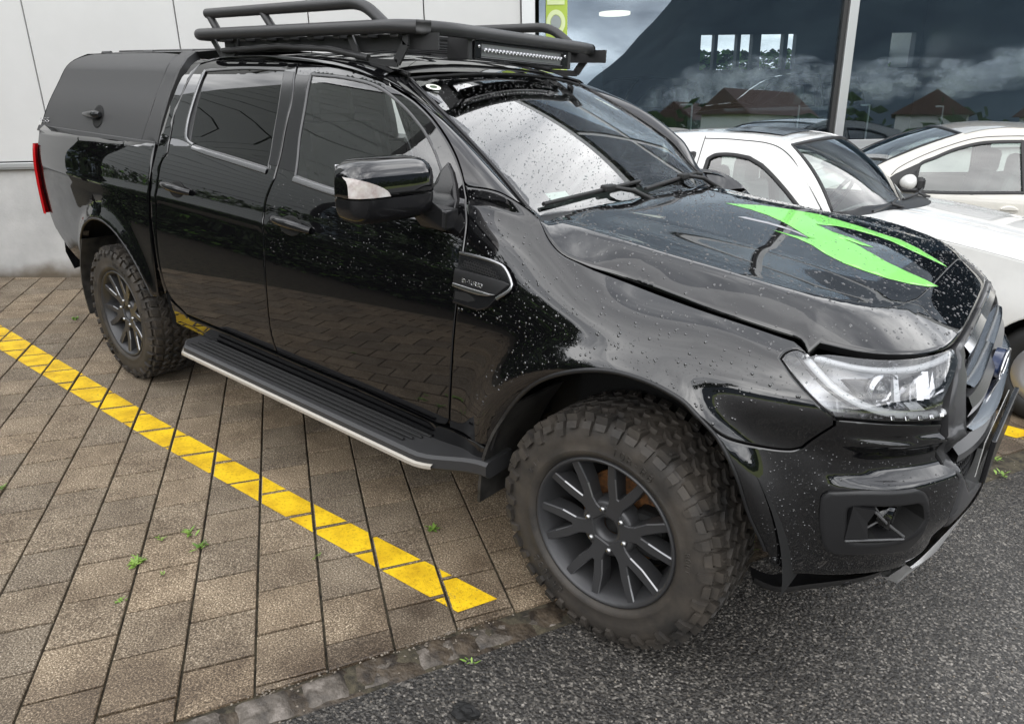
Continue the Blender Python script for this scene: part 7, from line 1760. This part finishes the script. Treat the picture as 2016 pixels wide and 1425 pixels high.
# two dark cars on show behind the glass: copies of the hatchback in dark paint
swap = {'car_white': None, 'car_ivory': None}
dkp = pbr('dark_car_paint', (.012, .014, .02), .10, ior=1.6)
def copy_tree(o, parent=None):
    c = o.copy(); COL.objects.link(c); c.parent = parent
    if c.type == 'MESH':
        for sl in c.material_slots:
            if sl.material and sl.material.name in ('car_white', 'car_ivory'): sl.link = 'OBJECT'; sl.material = dkp
    for ch in list(o.children):
        if not ch.name.startswith('rain_beads'): copy_tree(ch, c)
    return c
for (x, y, rz, lb) in ((6.05, 6.2, 200, 'dark hatchback on show behind the first showroom pane, left one of two'), (8.7, 6.6, 165, 'dark hatchback on show behind the glass, right one of two')):
    c = copy_tree(car1); c.name = 'show_car'; c.matrix_world = BM @ Matrix.Translation((x, y, .25)) @ Matrix.Rotation(math.radians(rz), 4, 'Z') @ Matrix.Scale(1.08, 4); tag(c, lb, 'car', 'dark cars inside the showroom')
# lamp posts with globes, a bollard lamp, hedge row across the field
gl_ = pbr('globe', (.75, .75, .72), .3); pst = pbr('post_paint', (.02, .02, .022), .5)
for i, (az, d, h) in enumerate(((-12, 23, 1.05), (-16.5, 34, 1.0), (4, 30, 1.1), (-20.5, 15, .55))):
    a = math.radians(az); x, y = d*math.cos(a), d*math.sin(a); l = empty('garden_lamp', (x, y, -.1)); tag(l, 'low garden lamp with a white globe across the lot, mirrored in the showroom glass', 'lamp', 'globe lamps across the lot')
    mb = MB(); mb.tube([(0, 0, 0), (0, 0, h)], .045, 8); mb.build('post', pst, l); mb = MB(); mb.lathe([(.001, -.17), (.09, -.145), (.155, -.07), (.17, 0), (.155, .07), (.09, .145), (.001, .17)], (0, 0, h+.16), 'z', 20); mb.build('globe', gl_, l)
bs = MB(); bg_ = np.random.default_rng(9)
for k in range(9000):
    a = math.radians(bg_.uniform(-75, 60)); d = bg_.uniform(70, 110); zz = abs(bg_.normal(0, 1.6))*(1+1.0*MN.noise(Vector((a*14, 0, 0)))); p_ = np.array([d*math.cos(a), d*math.sin(a), zz]); s = bg_.uniform(.3, .9); u = np.array([-math.sin(a), math.cos(a), 0]); n_2 = bg_.normal(0, .4, 3); bs.add([p_+u*s+n_2, p_+np.array([0, 0, s*.8]), p_-u*s-n_2, p_-np.array([0, 0, s*.6])], [(0, 1, 2, 3)])
o = bs.build('far_bushes', crm); tag(o, kind='stuff')

# a few houses along the field
hw_ = pbr('house_wall', (.60, .58, .54), .8); hr_ = pbr('house_roof', (.10, .06, .045), .8)
for i, (az, d, w_, h_, rz) in enumerate(((-21, 72, 9, 4.2, 20), (-9, 88, 12, 4.8, -15), (1.5, 80, 10, 4.4, 40), (-27, 95, 8, 4.0, 5))):
    a = math.radians(az); hs = empty('house', (d*math.cos(a), d*math.sin(a), -.1)); hs.rotation_euler = (0, 0, math.radians(rz)); tag(hs, 'small pale house with a brown gable roof across the field, mirrored in the glass', 'house', 'houses across the field')
    mb = MB(); mb.box((-w_/2, -3.5, 0), (w_/2, 3.5, h_)); mb.build('wall', hw_, hs)
    mb = MB(); mb.add([(-w_/2-.5, -4, h_), (w_/2+.5, -4, h_), (w_/2+.5, 4, h_), (-w_/2-.5, 4, h_), (-w_/2-.5, 0, h_+2.6), (w_/2+.5, 0, h_+2.6)], [(0, 1, 5, 4), (2, 3, 4, 5), (0, 4, 3), (1, 2, 5), (0, 3, 2, 1)]); mb.build('roof', hr_, hs)
    for k in range(3): mb = MB(); x = -w_/2+w_*(k+1)/4; mb.box((x-.5, -3.56, 1.2), (x+.5, -3.48, 2.5)); mb.box((-w_/2-.06, -1.5+k*1.5, 1.2), (-w_/2+.02, -.7+k*1.5, 2.5)); mb.build('window', darkfr, hs)
